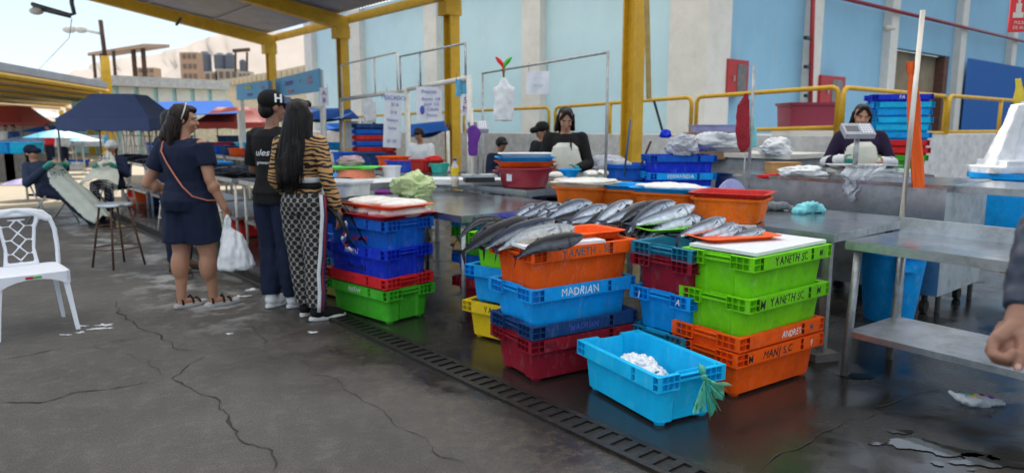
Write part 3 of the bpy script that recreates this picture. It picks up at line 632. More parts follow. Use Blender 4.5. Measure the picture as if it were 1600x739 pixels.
# far row tables going left along the aisle
lab = ['steel fish table with rails right behind the shopping bag', 'second fish table behind the navy dressed woman', 'third fish table left of the navy dressed woman', 'fourth fish table near the seated vendor in pale apron']
for i in range(4): rtab(6.7+2.35*i, 2.95, 2.1, 1.1, .80, lab[i], shelf=.3, leg_r=.016, legm=whitepipe)
lab = ['back counter with the salmon basin under a green lid', 'back counter under the hanging price sheets', 'back counter left of the striped shirt woman', 'farthest back counter under the blue tarps']
for i in range(4): rtab(7.7+2.4*i, 4.7, 2.2, .9, .86, lab[i], legm=whitepipe)
rtab(6.6, 3.4, 1.0, .8, .86, 'pale plastic fish table behind the blue crate stack', top=P['white'], slab=.12)
# ---------------------------------------------------------------- goods near
orr = R(-20)
og = 'square orange basins on the wet steel table'
basin('orange_basin', 'square orange basin with a red rimmed tray, nearest on the wet table', 'basin', P['basinorange'], Vector((1.50, 4.78, .805)), ROWROT+.35, .46, .38, .165, .86, P['red'], og)
basin('orange_basin', 'square orange basin with sky blue tray and fillets, beside the red rimmed one', 'basin', P['basinorange'], Vector((1.17, 5.22, .805)), ROWROT+.3, .46, .36, .16, .86, P['skyblue'], og)
basin('orange_basin', 'square orange basin with an empty sky blue tray, middle of the four', 'basin', P['basinorange'], Vector((.90, 5.62, .805)), ROWROT+.3, .46, .36, .15, .86, P['skyblue'], og)
basin('orange_basin', 'square orange basin with cream tray and white fillet, left of the four', 'basin', P['basinorange'], Vector((.60, 5.72, .805)), ROWROT+.3, .44, .36, .16, .86, P['cream'], og)
fil = mat('white_fish_fillet', (.74,.71,.66), .32, var=.08, scale=14, dirt=.3, dcol=(.50,.28,.26), bump=.3, bscale=30, coat=.3)
def fillet(label, loc, rz, l, w, h, n=1, group='white fillets laid out for sale', seed=0):
    r_ = random.Random(seed); b = MB()
    for i in range(n):
        b.ell(((r_.random()-.5)*l*.15, (i-(n-1)/2)*w*.8/max(1, n-.2), h*.3*(i % 2)), (l*(.42+.1*r_.random()), w/(n+.3)*.75, h*.6), Matrix.Rotation((r_.random()-.5)*.35, 3, 'Z'))
    b.ell((l*.42, 0, 0), (l*.12, w*.14, h*.3))
    o = blob(b, 'fish_fillet', fil, None, .009, 2, .006, 14, (1,1,1), loc=loc, rz=rz); return tag(o, label, 'fillet', group)
fillet('wide white fillet over the cream tray of the left orange basin', Vector((.62, 5.70, 1.005)), R(12), .46, .30, .05, 1, seed=1)
fillet('folded white fillets on the sky blue tray next to the red rimmed basin', Vector((1.17, 5.22, 1.0)), R(-8), .46, .30, .035, 3, seed=2)
# boards and trays
bd = MB(); bd.bb(-.36, .36, -.21, .21, 0, .018)
pa = A_(.774, .045, .03); tag(bd.build('cutting_board', board, None, loc=pa, rz=R(39)), 'white cutting board lying on the top lime crate', 'board')
bd = MB(); bd.bb(-.27, .27, -.15, .15, 0, .016); cc = Vector((cO.x-.07, cO.y-.11, .765)); tag(bd.build('cutting_board', board, None, loc=cc, rz=R(27)), 'white cutting board on the orange crate under four dark fish', 'board')
tr_ = at(1145, 371, .80); tray('fish_tray', 'orange plastic tray of small silver fish on the white board', P['orange'], Vector((tr_.x, tr_.y, .795)), R(20), .50, .26, .022)
tray('fish_tray', 'bright red orange tray sunk in the orange crate behind the board', P['orange'], Vector((cO.x+.14, cO.y+.13, .758)), R(33), .40, .32, .05)
tray('fish_tray', 'lime green tray edge under the last silver fish', P['lime'], at(1048, 358, .785), R(20), .46, .28, .02)
tray('fish_tray', 'royal blue tray under the long dark fish', P['royal'], Vector((e2.x+.26, e2.y+.45, .742)), R(-30), .5, .4, .03)
bd = MB(); bd.bb(-.2, .2, -.13, .13, 0, .02); tag(bd.build('cutting_board', board, None, loc=Vector((1.37, 4.62, .782)), rz=R(20)), 'grey board sticking out below the red rimmed basin', 'board')
# ---------------------------------------------------------------- fish
G1 = 'dark fish on the orange crate'
fish_px('dark fish with its tail hanging left, partly under the others on the board', 2, fm_dark, (828,350,.84), (722,392,.72), .55, group=G1)
fish_px('blue backed arched fish, second on the white board', 2, fm_mid, (872,354,.85), (748,386,.75), .55, group=G1)
fish_px('pale silver fish lying between two dark ones on the board', 2, fm_pale, (904,367,.82), (764,388,.75), .6, group=G1)
fish_px('near black fish at front of the white board with forked tail hanging', 2, fm_dark, (918,379,.81), (792,400,.73), .55, group=G1)
ords = ['first','second','third','fourth','fifth','sixth','seventh','eighth','ninth','tenth','eleventh','twelfth','thirteenth','fourteenth','fifteenth','sixteenth']
row = [((842,319),(800,341),1),((858,316),(818,344),0),((876,318),(834,346),1),((897,322),(846,346),0),((920,315),(850,340),1),((921,329),(868,349),0),((948,322),(884,349),1),((950,333),(895,352),0),((984,314),(925,353),1),((1013,318),(950,355),0),((1049,314),(974,360),1),((1083,325),(994,361),0),((1094,341),(1003,365),1)]
for i, (h, t_, k) in enumerate(row):
    fish_row('silver blue fish, %s from the left in the long fish row' % ords[i], k, fm_silver if i != 5 else fm_dark, (h[0]+4, h[1]+3), (t_[0]-8, t_[1]+2), 4.88-.0022*(t_[0]-800), .14, (.75, .95, .6)[i % 3], 'silver fish laid in a long row')
under = [((850,326),(810,346)),((868,325),(828,348)),((888,326),(842,350)),((910,330),(858,352)),((934,331),(880,354)),((966,326),(908,356)),((1000,328),(938,358)),((1034,326),(962,361)),((1062,334),(985,364)),((1076,337),(992,366)),((896,316),(862,334)),((1030,315),(968,345))]
for i, (h, t_) in enumerate(under):
    fish_row('dark silver fish, %s from the left in the lower layer of the long row' % ords[i], i % 2, (fm_mid, fm_silver, fm_dark)[i % 3], (h[0]+4, h[1]+6), (t_[0]-8, t_[1]+1), 4.90-.0022*(t_[0]-800), .16, (.6, .9, .4)[i % 3], 'silver fish in the lower layer of the row')
tr = [((1133,347),(1060,374)),((1152,356),(1086,377)),((1163,364),(1100,378)),((1194,366),(1128,382)),((1212,373),(1148,386))]
for i, (h, t_) in enumerate(tr):
    fish_row('small silver fish, %s from the left on the orange tray' % ords[i], 3, fm_silver, h, t_, 4.06, .16, .7, 'small silver fish on the orange tray')
lf = [((800,349),(700,352),.80),((785,343),(712,347),.84),((808,356),(722,356),.82)]
for i, (h, t_, z) in enumerate(lf):
    fish_px('long dark fish, %s of those over the blue tray at the table corner' % ords[i], 4, fm_dark, (*h, z), (*t_, z), .5, group='long dark fish over the blue tray')
# F stack trays of fillets
t1 = Vector((fz.x, fz.y, .772)); tray('fish_tray', 'red tray heaped with white fillets on the NATHY stack', P['brightred'], t1, fa, .80, .52, .035)
rr = random.Random(5)
for i in range(6):
    o = Vector(((i-2.5)*.115, (rr.random()-.5)*.05, .03+.012*(i % 2))); c, s_ = math.cos(fa), math.sin(fa)
    fillet('white fillet, %s along the red tray' % ords[i], t1+Vector((o.x*c-o.y*s_, o.x*s_+o.y*c, o.z)), fa+R(75), .42, .17, .08, 1, 'white fillets on the red tray', i)
t2_ = at(600, 322, .84); tray('fish_tray', 'orange tray of fillets just behind the red tray', P['orange'], t2_, fa, .7, .42, .03)
for i in range(4):
    o = Vector(((i-1.5)*.14, 0, .03)); fillet('white fillet, %s on the orange tray behind' % ords[i], t2_+Vector((o.x*c-o.y*s_, o.x*s_+o.y*c, o.z)), fa+R(70), .38, .17, .06, 1, 'white fillets on the orange tray', 20+i)
# dark fish on the dark table left of F
for i in range(5):
    p = at(512+16*i, 331-3*i, .82); fish('dark fish, %s in the heap behind the striped sleeve' % ords[i], 4, fm_dark, p, (.5, 0, R(150+rr.random()*12)), .9, 'dark fish beside the striped sleeve')
# fish heaps on the aisle tables
for ti in range(4):
    for k in range(11):
        a = 6.8+2.35*ti+.18*k; bq = 3.12+.42*(k % 2); p = W(a, bq, .815+.02*(k % 3))
        fish('dark fish, %s along the %s aisle table' % (ords[k], ords[ti]), (0, 4)[k % 2], (fm_silver, fm_dark, fm_mid)[(k+ti) % 3], p, (.5, 0, ROWROT+R(70+20*rr.random())), 1.0, 'fish heaped on the aisle tables')
    if ti < 3: tray('fish_tray', '%s long sky blue tray lying on the aisle tables' % ords[ti], P['skyblue'], W(7.9+2.35*ti, 3.85, .81), ROWROT, .9, .35, .05, r=.04)
# ---------------------------------------------------------------- stack of basins on T3
def atz(u, v, z): return at(u, v, z)
bs = atz(817, 294, .865); bs.y += .2; bs.x += .02
bg = 'basins stacked on the steel counter'
o = round_basin('round_basin', 'maroon round basin with small sticker, at the bottom of its stack', 'basin', P['maroon'] if False else mat('basin_maroon', (.36,.03,.05), .35, var=.06), bs, .27, .19, .8, bg, True)
b = MB(); b.box((0, 0, 0), (.06, .002, .07)); o = b.build('paper_label', paper, None, loc=bs+Vector((-.15, -.197, .10)), rz=-.62); tag(o, 'small square sticker on the maroon basin', 'sticker')
tray('plastic_tray', 'orange tray lying on the maroon basin', P['orange'], bs+Vector((0,0,.197)), R(5), .56, .40, .05, bg)
tray('plastic_tray', 'sky blue tray on top of the orange tray', P['skyblue'], bs+Vector((0,0,.243)), R(3), .56, .40, .045, bg)
tray('plastic_tray', 'pale grey tray topmost on the basin stack', P['white'], bs+Vector((.0,0,.284)), R(3), .50, .38, .04, bg)
bd = MB(); bd.bb(-.75, .35, -.2, .2, 0, .05); tag(bd.build('cutting_board', board, None, loc=bs+Vector((-.35, .35, 0)), rz=R(-8)), 'long white board under the scale on the steel counter', 'board')
# oil bottle
def bottle(label, loc, h=.28, r=.04, liq=P['yellow']):
    t = thing('plastic_bottle', label, 'bottle', loc); b = MB(); b.lathe([(r*.9,0),(r,.01),(r,h*.7),(r*.45,h*.85),(r*.4,h*.93)], n=18, cap1=True); b.build('bottle_body', clearbag, t, 'auto')
    b = MB(); b.lathe([(r*.85,.004),(r*.94,.012),(r*.94,h*.24)], n=18, cap1=True); b.build('liquid', liq, t, 'auto'); b = MB(); b.lathe([(r*1.02,h*.4),(r*1.02,h*.68)], n=18, cap1=True); b.build('label_band', liq, t, 'auto')
    b = MB(); b.lathe([(r*.5,h*.93),(r*.5,h)], n=12, cap1=True); b.build('bottle_cap', P['royal'], t); return t
bottle('clear bottle with yellow liquid and blue cap on the steel counter', atz(711, 291, .86), .27, .038)
# hanging scale post
def scale(label, loc, rz, hh=.55, plat=.34, head=(.22,.15,.05), up=0.3):
    t = thing('weighing_scale', label, 'scale', loc, rz); b = MB(); b.bb(-plat/2, plat/2, -plat*.4, plat*.4, .05, .07); b.build('weighing_plate', steel, t)
    b = MB(); b.bb(-plat*.42, plat*.42, -plat*.33, plat*.33, .0, .049); b.build('scale_base', P['white'] if up > .5 else blackp, t); b = MB(); b.tube([(0, plat*.38, .03), (0, plat*.38, hh)], .022, 12); b.build('pole', galv, t, True)
    M = Matrix.Rotation(.6, 3, 'X'); b = MB(); b.box((0, plat*.38, hh+.03), head, M=M); h_ = b.build('display_head', mat('scale_grey', (.32,.33,.38), .5, var=.1), t)
    b = MB(); b.box(Vector((-head[0]*.2, plat*.38, hh+.03))+M @ Vector((0, 0, head[2]/2+.001)), (head[0]*.42, head[1]*.5, .003), M=M); b.build('lcd_screen', mat('lcd', (.05,.06,.08), .2), h_)
    b = MB()
    for i in range(4):
        for j in range(4): b.box(Vector((head[0]*(.12+.09*i), plat*.38, hh+.03))+M @ Vector((0, head[1]*(-.3+.2*j), head[2]/2+.002)), (head[0]*.06, head[1]*.12, .003), M=M)
    b.build('keypad', paper, h_); return t
scale('grey pole scale with tilted head beside the purple cloth', atz(748, 284, .91), R(10), .50, .34)
# post + purple cloth
def cloth(name, label, cat, m, pts, w, group=None, n=9):
    b = MB(); b.tube(pts, w, n, sb=.35); return tag(blob(b, name, m, None, .012, 2, .012, 14, loc=(0,0,0)), label, cat, group)
pc = dep(738, 262, 6.9); b = MB(); b.tube([(pc.x, pc.y, .86), (pc.x, pc.y, 1.62)], .014, 8); tag(b.build('white_post', whitepipe, None, True), 'thin white post holding a purple cloth behind the scale', 'post')
q = lambda u, v, Y: dep(u, v, Y)
cloth('hanging_cloth', 'purple cloth knotted on the thin white post', 'cloth', mat('purple_cloth', (.12,.02,.25), .8), [q(738,196,6.85), q(741,208,6.85), q(739,225,6.85), q(739,244,6.85)], [.04,.07,.06,.045])
# frames
def frame(label, segs, r, m=galv, group='pipe frames over the stalls'):
    b = MB(); 
    for a_, c_ in segs: b.tube([a_, c_], r, 8)
    return tag(b.build('stall_rack', m, None, True), label, 'frame', group)
fA = dep(950, 82, 6.3); fB = dep(754, 115, 8.6)
frame('thin steel pipe frame hung with a bag and paper above the vendor', [((fA.x, fA.y, .93), fA), (fA, fB), (fB, (fB.x, fB.y, .2))], .013)
g0, g1, g2 = dep(733, 122, 9.4), dep(637, 140, 12.2), dep(533, 156, 15.8); 
def up(p, z): return Vector((p.x, p.y, z))
frame('white pipe frame carrying a hand drawn price sheet', [(up(g0, 0), g0), (g0, g1), (g1, up(g1, 0))], .035, whitepipe)
gg = Vector((g1.x-.06, g1.y+.25, g1.z)); frame('farther white pipe frame left of the price sheets', [(up(gg, 0), gg), (gg, g2), (g2, up(g2, 0))], .04, whitepipe)
u0, u1, u2 = dep(727, 68, 9.5), dep(656, 80, 11.3), dep(625, 89, 12.3)
frame('thin upper pipe frame on top of the price sheet frame', [(up(u0, g0.z), u0), (u0, u2), (u1, up(u1, g1.z)), (u2, up(u2, g1.z))], .015)
v0, v1 = dep(620, 82, 12.6), dep(533, 102, 15.8); frame('thin upper pipe frame farthest to the left', [(up(v0, g1.z), v0), (v0, v1), (v1, up(v1, g2.z)), (v0.lerp(v1, .35), up(v0.lerp(v1, .35), g1.z))], .018, whitepipe)
w0, w1 = dep(506, 170, 14.5), dep(480, 168, 19); frame('white pole frame just right of the long haired woman', [(up(w0, 0), w0), (w0, w1)], .04, whitepipe)
w2 = dep(374, 175, 15.); frame('single white pole with a red cloth behind the bag', [(up(w2, 0), w2)], .035, whitepipe)
# papers & bags hanging
def sheet(label, u0, v0, u1, v1, Y, lines, ink=ink_blue, m=paper, extra=None, cat='paper sign', tilt=0.):
    p = dep((u0+u1)/2, (v0+v1)/2, Y); k = Y/F; w = (u1-u0)*k; h = (v1-v0)*k
    t = thing('paper_sign', label, cat, p, .08); t.rotation_euler[1] = tilt; b = MB()
    nx = 8; vv = []; 
    for j in range(5):
        for i in range(nx+1): vv.append((-w/2+w*i/nx, .012*math.sin(i*1.3+j), h/2-h*j/4))
    b.add(vv, [(j*(nx+1)+i, j*(nx+1)+i+1, (j+1)*(nx+1)+i+1, (j+1)*(nx+1)+i) for j in range(4) for i in range(nx)]); b.build('sheet', m, t, True, False)
    for (s, x, z, size, kk) in lines: text('lettering', s, size*h, kk or ink, t, Mfront(x*w, -.02, z*h), ext=.001)
    if extra: extra(t, w, h)
    b = MB(); b.tube([(-w*.4, 0, h/2-.005), (-w*.4, 0, h/2+.08)], .003, 5); b.tube([(w*.4, 0, h/2-.005), (w*.4, 0, h/2+.08)], .003, 5); b.build('string', ruststeel, t)
    return t
sheet('white paper with faint drawing hung beside the white bag', 823, 112, 858, 147, 7.8, [('~ \u00b7 ~', 0, .2, .2, mat('pencil', (.45,.5,.62), .8)), ('venta', 0, -.1, .2, mat('pencil', (.45,.5,.62), .8))])
def heart(t, w, h):
    b = MB(); b.ell((-w*.27, -.024, -h*.17), (w*.09, .004, h*.13)); b.build('drawn_heart', ink_blue, t, True)
sheet('hand lettered price sheet with blue heart on the white frame', 651, 137, 690, 189, 10.6, [('Precios', 0, .36, .15, None), ('Bonito  S/8', .08, .15, .12, None), ('Jurel  S/5', .1, 0, .12, None), ('Caballa', .14, -.15, .12, None), ('Perico', .1, -.32, .12, None)], extra=heart)
sheet('narrow price sheet hanging left of the double post', 600, 146, 627, 230, 12.4, [('PESCADO', 0, .4, .10, None), ('S/ 6', .1, .28, .09, None), ('S/ 8', .05, .14, .07, None), ('fresco', 0, 0, .08, None), ('Lima', 0, -.14, .08, None), ('S/ 10', 0, -.38, .08, None)], tilt=.06)
sheet('purple and white note at right post of the price frame', 721, 148, 734, 180, 9.5, [('S', 0, .2, .4, P['purple']), ('M', 0, -.2, .4, P['purple'])])
sheet('light blue plastic sheet beside the right post', 712, 125, 729, 151, 9.6, [], m=mat('blue_sheet', (.10,.38,.60), .5))
sheet('blank pale sheet hanging low left of the crates', 540, 190, 568, 232, 14.5, [], m=mat('grey_sheet', (.45,.48,.54), .7))
sheet('pink lettered note near the far white pole', 500, 138, 513, 165, 14.4, [('A', 0, .2, .35, P['purple']), ('B', 0, -.2, .35, P['purple'])])
def hangbag(label, u, v0, v1, wpx, Y, m=plasticbag):
    p0 = dep(u, v0, Y); k = Y/F; w = wpx*k/2; h = (v1-v0)*k; b = MB()
    b.tube([(0,0,0),(0,0,-h*.12),(w*.1,0,-h*.3),(0,0,-h*.8),(0,0,-h)], [.02, w*.5, w*.95, w, w*.9], 12, sx=1)
    b.v = [(x, y*.35, z) for x, y, z in b.v]
    for s in (-1, 1): b.box((s*w*.75, 0, -h*.35), (w*.4, .02, h*.3), ry=s*.3)
    return tag(blob(b, 'plastic_bag', m, None, .014, 2, .015, 12, loc=p0), label, 'plastic bag')
hangbag('white carrier bags hanging from the thin pipe frame', 787, 122, 187, 32, 8.1)
hangbag('pale bag hanging in the far white frame', 577, 152, 190, 20, 13.8)
b = MB(); p = dep(787, 104, 8.1)
for s, q_ in ((-1, 0), (1, 1)): b.tube([p+Vector((0,0,-.12)), p, p+Vector((s*.05, 0, .06)), p+Vector((s*.09, 0, .10))], [.01,.02,.025,.008], 8, mi=q_)
tag(b.build('knotted_ribbon', [P['brightred'], P['green']], None, True), 'red and green knotted ribbon on the thin pipe frame', 'ribbon')
# ---------------------------------------------------------------- posts with cloths on the right
pf = at(1409, 340, .80); pt_ = dep(1430, 15, 4.95)
b = MB(); b.tube([pf, Vector((pf.x+.035, pf.y+.02, pt_.z))], .017, 12); tag(b.build('steel_post', mat('bright_pipe', (.68,.64,.58), .35, .6, var=.1), None, True), 'tall bright pipe rising from the wet table corner', 'post')
orc = mat('orange_cloth', (.90,.13,.012), .75, var=.1, bump=.3, bscale=20)
def flag(name, label, m, outline_px, Y, th=.012, loc=None):
    b = MB(); L_, R_ = outline_px; n = len(L_); f = [dep(*p, Y) for p in L_]; g_ = [dep(*p, Y+.03) for p in R_]; nx = 6; v = []
    for i in range(n):
        for j in range(nx+1): 
            p = f[i].lerp(g_[i], j/nx); v.append(p+Vector((0, .018*math.sin(j*1.7+i*.8), 0)))
    fr = [(i*(nx+1)+j, i*(nx+1)+j+1, (i+1)*(nx+1)+j+1, (i+1)*(nx+1)+j) for i in range(n-1) for j in range(nx)]
    v2 = [p+Vector((0, th, 0)) for p in v]; m0 = len(v); b.add(v+v2, fr+[tuple(x+m0 for x in q[::-1]) for q in fr])
    o = b.build(name, m, None, True, False); return o
o = flag('hanging_cloth', '', orc, ([(1418,97),(1419,112),(1423,116),(1420,160),(1419,210),(1422,250),(1424,293)], [(1436,96),(1435,110),(1430,118),(1439,160),(1441,210),(1446,255),(1447,295)]), pf.y+.03)
tag(o, 'long bright orange cloth strip tied to the tall pipe', 'cloth')
pr = dep(1169, 290, 5.6); b = MB(); b.tube([(pr.x, pr.y, .80), (pr.x, pr.y, dep(1169,102,5.6).z)], .012, 10); b.tube([(pr.x-.05, pr.y-.02, .80), (pr.x-.04, pr.y-.02, 1.35)], .006, 6); tag(b.build('steel_post', galv, None, True), 'slim pipe with a red net bag behind the red rimmed basin', 'post')
cloth('net_bag', 'dark red net bag hanging on the slim pipe', 'net bag', mat('red_net', (.34,.015,.03), .9, bump=.9, bscale=120), [q(1166,146,5.58), q(1162,165,5.58), q(1160,200,5.58), q(1161,225,5.58), q(1162,240,5.58)], [.02,.05,.056,.05,.03])
cloth('face_mask', 'turquoise cloth behind the red net bag', 'cloth', mat('turquoise_cloth', (.22,.62,.64), .7), [q(1173,180,5.66), q(1172,200,5.66), q(1173,232,5.66)], [.03,.055,.06])
# turquoise rag and black fish head on the wet table
b = MB(); rr = random.Random(2)
for i in range(9): b.cap((rr.uniform(-.12,.12), rr.uniform(-.06,.06), .02), (rr.uniform(-.12,.12), rr.uniform(-.06,.06), .06), .03, .018)
rg_ = at(1262, 332, .805); tag(blob(b, 'crumpled_rag', mat('turq_rag', (.20,.66,.72), .5, var=.3, bump=.5), None, .008, 1, .018, 22, loc=rg_), 'crumpled turquoise rag on the wet steel table', 'rag')
b = MB(); b.ell((0,0,.03), (.11,.05,.035)); b.ell((-.1,.02,.02), (.06,.04,.03)); b.ell((.12,-.02,.015), (.04,.03,.02)); tag(blob(b, 'fish_offal', fm_dark, None, .009, 1, .01, 20, loc=at(1212, 328, .805)), 'dark fish scraps beside the red rimmed basin', 'fish scraps')
# right scale, bags, box, stool on tank
scale('electronic scale with tilted display in front of the right vendor', Vector((3.10, 6.25, 1.012)), R(-4), .36, .42, (.26,.17,.05), .6)
tray('weighing_tray', 'steel tray lying on the electronic scale', steel, Vector((3.08, 6.24, 1.09)), R(-4), .56, .36, .02)
def bagheap(label, loc, sx, sy, sz, m=plasticbag, seed=0, cat='plastic bag', name='plastic_bag'):
    b = MB(); off = Vector((seed*7.3, seed*3.1, 0)); n, m_ = 44, 26; rings = []
    for i in range(1, m_):
        ph = PI*i/m_; rg_ = []
        for k in range(n):
            d_ = Vector((math.sin(ph)*math.cos(2*PI*k/n), math.sin(ph)*math.sin(2*PI*k/n), -math.cos(ph))); p_ = d_*1.3+off
            q_ = 1+.32*noise.noise(p_*1.1)-.30*abs(noise.noise(p_*2.1))-.16*abs(noise.noise(p_*4.7+off))-.07*abs(noise.noise(p_*11))
            rg_.append(Vector((d_.x*sx*.6*q_, d_.y*sy*.6*q_, max(0., sz*.45+d_.z*sz*.62*q_))))
        rings.append(rg_)
    b.loft(rings); return tag(b.build(name, m, None, 'auto', loc=loc), label, cat)
bagheap('white plastic sheet heaped left of the electronic scale', dep(1255, 278, 6.2), .36, .2, .10, seed=1)
bagheap('round white tied bag on the pale slab counter', dep(1213, 243, 7.6), .32, .2, .19, seed=3)
bagheap('clear film spread right of the electronic scale', dep(1395, 280, 6.2), .40, .22, .10, clearbag, 4)
b = MB(); v = []; 
for i in range(15):
    for j in range(19): v.append((-.17+.34*j/18*(1-.45*i/14)+.02*math.sin(i*.9), -.02+.030*math.sin(j*1.4+i*.35)+.012*math.sin(j*3.1+i), .02-.30*i/14*(1-.45*abs(j/18-.4)*2)+.012*math.sin(j*2.2)))
b.add(v, [(i*19+j, i*19+j+1, (i+1)*19+j+1, (i+1)*19+j) for i in range(14) for j in range(18)]); tag(b.build('plastic_film', clearbag, None, True, False, loc=dep(1350, 262, 5.75)), 'crumpled clear film hanging over the tank edge', 'plastic film')
wb = thing('wooden_box', 'small wooden box on the tank between the bags', 'box', dep(1222, 276, 6.6), R(5)); wm = mat('pale_wood', (.45,.24,.08), .6, stretch=(1,6,6)); b = MB(); b.bb(-.14,.14,-.07,.07,0,.12); b.build('box_body', wm, wb); b = MB(); b.bb(-.145,.145,-.075,.075,.121,.135); b.build('lid', wm, wb); b = MB(); b.lathe([(.008,0),(.012,.015)], n=10, cap1=True); b.build('knob', ruststeel, wb, loc=(0,-.07,.07)).rotation_euler = (PI/2,0,0)
bagheap('red and teal rags left of the white plastic sheet', dep(1208, 280, 6.35), .22, .1, .05, P['brightred'], 5, 'rag', 'crumpled_rag')
# lilac stool seat
ls = thing('plastic_stool', 'lilac plastic stool with oval slots lying behind the red rimmed basin', 'stool', Vector((dep(1143,297,5.35).x, 5.35, .80)), R(-8)); ls.scale = (.85, 1, 2.15); b = MB(); n = 24
ring0 = [Vector((.16*math.cos(PI*k/n), 0, .0+.115*math.sin(PI*k/n))) for k in range(n+1)]; ring1 = [Vector((.10*math.cos(PI*k/n), 0, .0+.06*math.sin(PI*k/n))) for k in range(n+1)]
b.loft([[p+Vector((0,y,0)) for p in ring0+ring1[::-1]] for y in (-.012,.012)]); b.bb(-.10,-.085,-.012,.012,0,.03)
for x in (-.05, 0, .05): b.tube([(x,0,0),(x*1.5,0,.062)], .009, 6)
b.build('stool_seat', P['lilac'], ls, 'auto')
# FERNANDA crates and sacks
fe = dep(1068, 287, 6.5); fe.z = .80
crate('blue crate with turquoise rim marked FERNANDA behind the basins', P['royal'], Vector((fe.x, fe.y+.25, .80)), R(2), [('FERNANDA', -.02, ZT, .06, ink_white, 'L'), ('NATHY', .05, .12, .06, ink_white, 'B')], P['skyblue'], 'blue crates behind the orange basins', scl=.82)
crate('blue crate with white sacks, stacked over the FERNANDA crate', P['royal'], Vector((fe.x, fe.y+.25, .965)), R(2), [], P['blue'], 'blue crates behind the orange basins', scl=.82)
bagheap('grey plastic sack standing on the upper blue crate', dep(1067, 243, 6.6), .27, .22, .2, mat('grey_sack', (.42,.44,.50), .45, bump=.5), 7, 'sack', 'plastic_sack')
bagheap('long pale plastic sack spilling right of the blue crates', dep(1120, 237, 6.9), .56, .3, .19, mat('pale_sack', (.55,.57,.60), .45, bump=.5), 8, 'sack', 'plastic_sack')
bagheap('small blue bag on a carton left of the grey sack', dep(1040, 216, 6.9), .10, .1, .08, P['royal'], 9)
basin('lilac_tub', 'shallow lilac tub with round handles on top of the counter', 'tub', P['lilac'], dep(1115, 210, 8.3), R(2), .52, .36, .11, .9, None, None)
b = MB(); b.bb(-.35,.35,-.25,.25,0,.30); tag(b.build('carton_box', mat('cardboard', (.26,.15,.08), .8), None, loc=dep(1112, 236, 8.3)-Vector((0,0,.09)), rz=R(3)), 'brown carton under the lilac tub', 'box')
# blue barrels
round_basin('blue_barrel', 'blue barrel with a stick behind the white fillet basin', 'barrel', P['blue'], Vector((dep(992,285,7.0).x, 7.2, .55)), .26, .52, .92, None)
b = MB(); p = dep(975, 275, 6.95); b.tube([p, p+Vector((.05, 0, .55))], .01, 6); tag(b.build('wooden_stick', mat('blue_stick', (.03,.09,.2), .5), None, True), 'dark blue stick leaning out of the blue barrel', 'stick')
b = MB(); p = dep(1000, 262, 7.0); b.tube([p, p+Vector((.1, 0, .26))], .012, 6); tag(b.build('knife_handle', ruststeel, None, True), 'short dark handle sticking out of the blue barrel', 'handle')
bk = thing('blue_bucket', 'tall sky blue bucket under the tables at right', 'bucket', Vector((2.86, 5.2, 0)), 0); b = MB(); b.lathe([(.165,0),(.17,.01),(.225,.50),(.245,.505),(.245,.53),(.222,.53),(.16,.02)], n=32, cap1=True); b.build('bucket_body', P['skyblue'], bk, 'auto'); b = MB(); b.box((0,-.232,.43),(.09,.03,.05)); b.build('handle_lug', P['skyblue'], bk)
bagheap('white cloth bag beside the vendor at her right elbow', dep(950, 274, 7.3), .42, .2, .2, mat('grey_cloth', (.45,.47,.52), .8), 11, 'sack', 'cloth_bag')
round_basin('small_bowl', 'small blue bowl on the vendor cutting counter', 'bowl', P['skyblue'], dep(890, 277, 6.6), .105, .075, .6, None)
for i, (u, v, s_) in enumerate([(868,274,.10),(878,281,.13),(925,272,.12),(942,271,.1)]):
    fillet('%s pile of pinkish fish scraps on the cutting counter' % ords[i].capitalize(), dep(u, v, 6.5), R(20*i), s_*1.5, s_, .04, 2, 'fish scraps on the cutting counter', 30+i)
# mid goods left
salmon = P['salmon']
rb = dep(557, 287, 8.2); o = round_basin('round_basin', 'salmon basin turned upside down under the green lid', 'basin', salmon, Vector((rb.x, rb.y, rb.z+.0)), .25, .17, .8, None); o.rotation_euler = (PI, 0, 0); o.location.z += .17
tray('green_lid', 'bright green flat lid on the salmon basin', P['lightgreen'], Vector((rb.x-.02, rb.y, rb.z+.172)), 0, .58, .4, .025)
bagheap('pink and grey rags on the green lid', Vector((rb.x-.05, rb.y, rb.z+.2)), .3, .14, .12, mat('pinkrag', (.45,.30,.33), .7), 12, 'rag', 'crumpled_rag')
round_basin('white_bucket', 'small white bucket right of the salmon basin', 'bucket', P['white'], dep(612, 286, 8.3), .11, .20, .85, None)
basin('blue_tub', 'violet blue box tub in front of the vendor in white', 'tub', P['violetblue'], dep(648, 270, 9.6), R(-5), .72, .4, .17, .92, None, None, r=.04)
round_basin('teal_bowl', 'teal bowl right of the violet blue tub', 'bowl', P['teal'], dep(687, 270, 9.0), .12, .12, .8, None, True)
bagheap('bulging translucent yellow green bag on the left steel table', dep(647, 308, 6.6), .38, .3, .23, mat('yellowgreen_bag', (.50,.62,.30), .25, var=.2, bump=.4), 14)
round_basin('purple_bowl', 'flat purple bowl left of the yellow green bag', 'bowl', P['purple'], dep(604, 308, 6.9), .12, .06, .8, None)
bagheap('red cloth on the violet blue tub', dep(678, 253, 9.5), .22, .15, .08, P['brightred'], 15, 'cloth', 'crumpled_rag')
basin('white_tub', 'white plastic fish tub behind the striped sleeve', 'tub', P['white'], dep(535, 318, 6.7), R(-30), .5, .35, .22, .9, None, None)
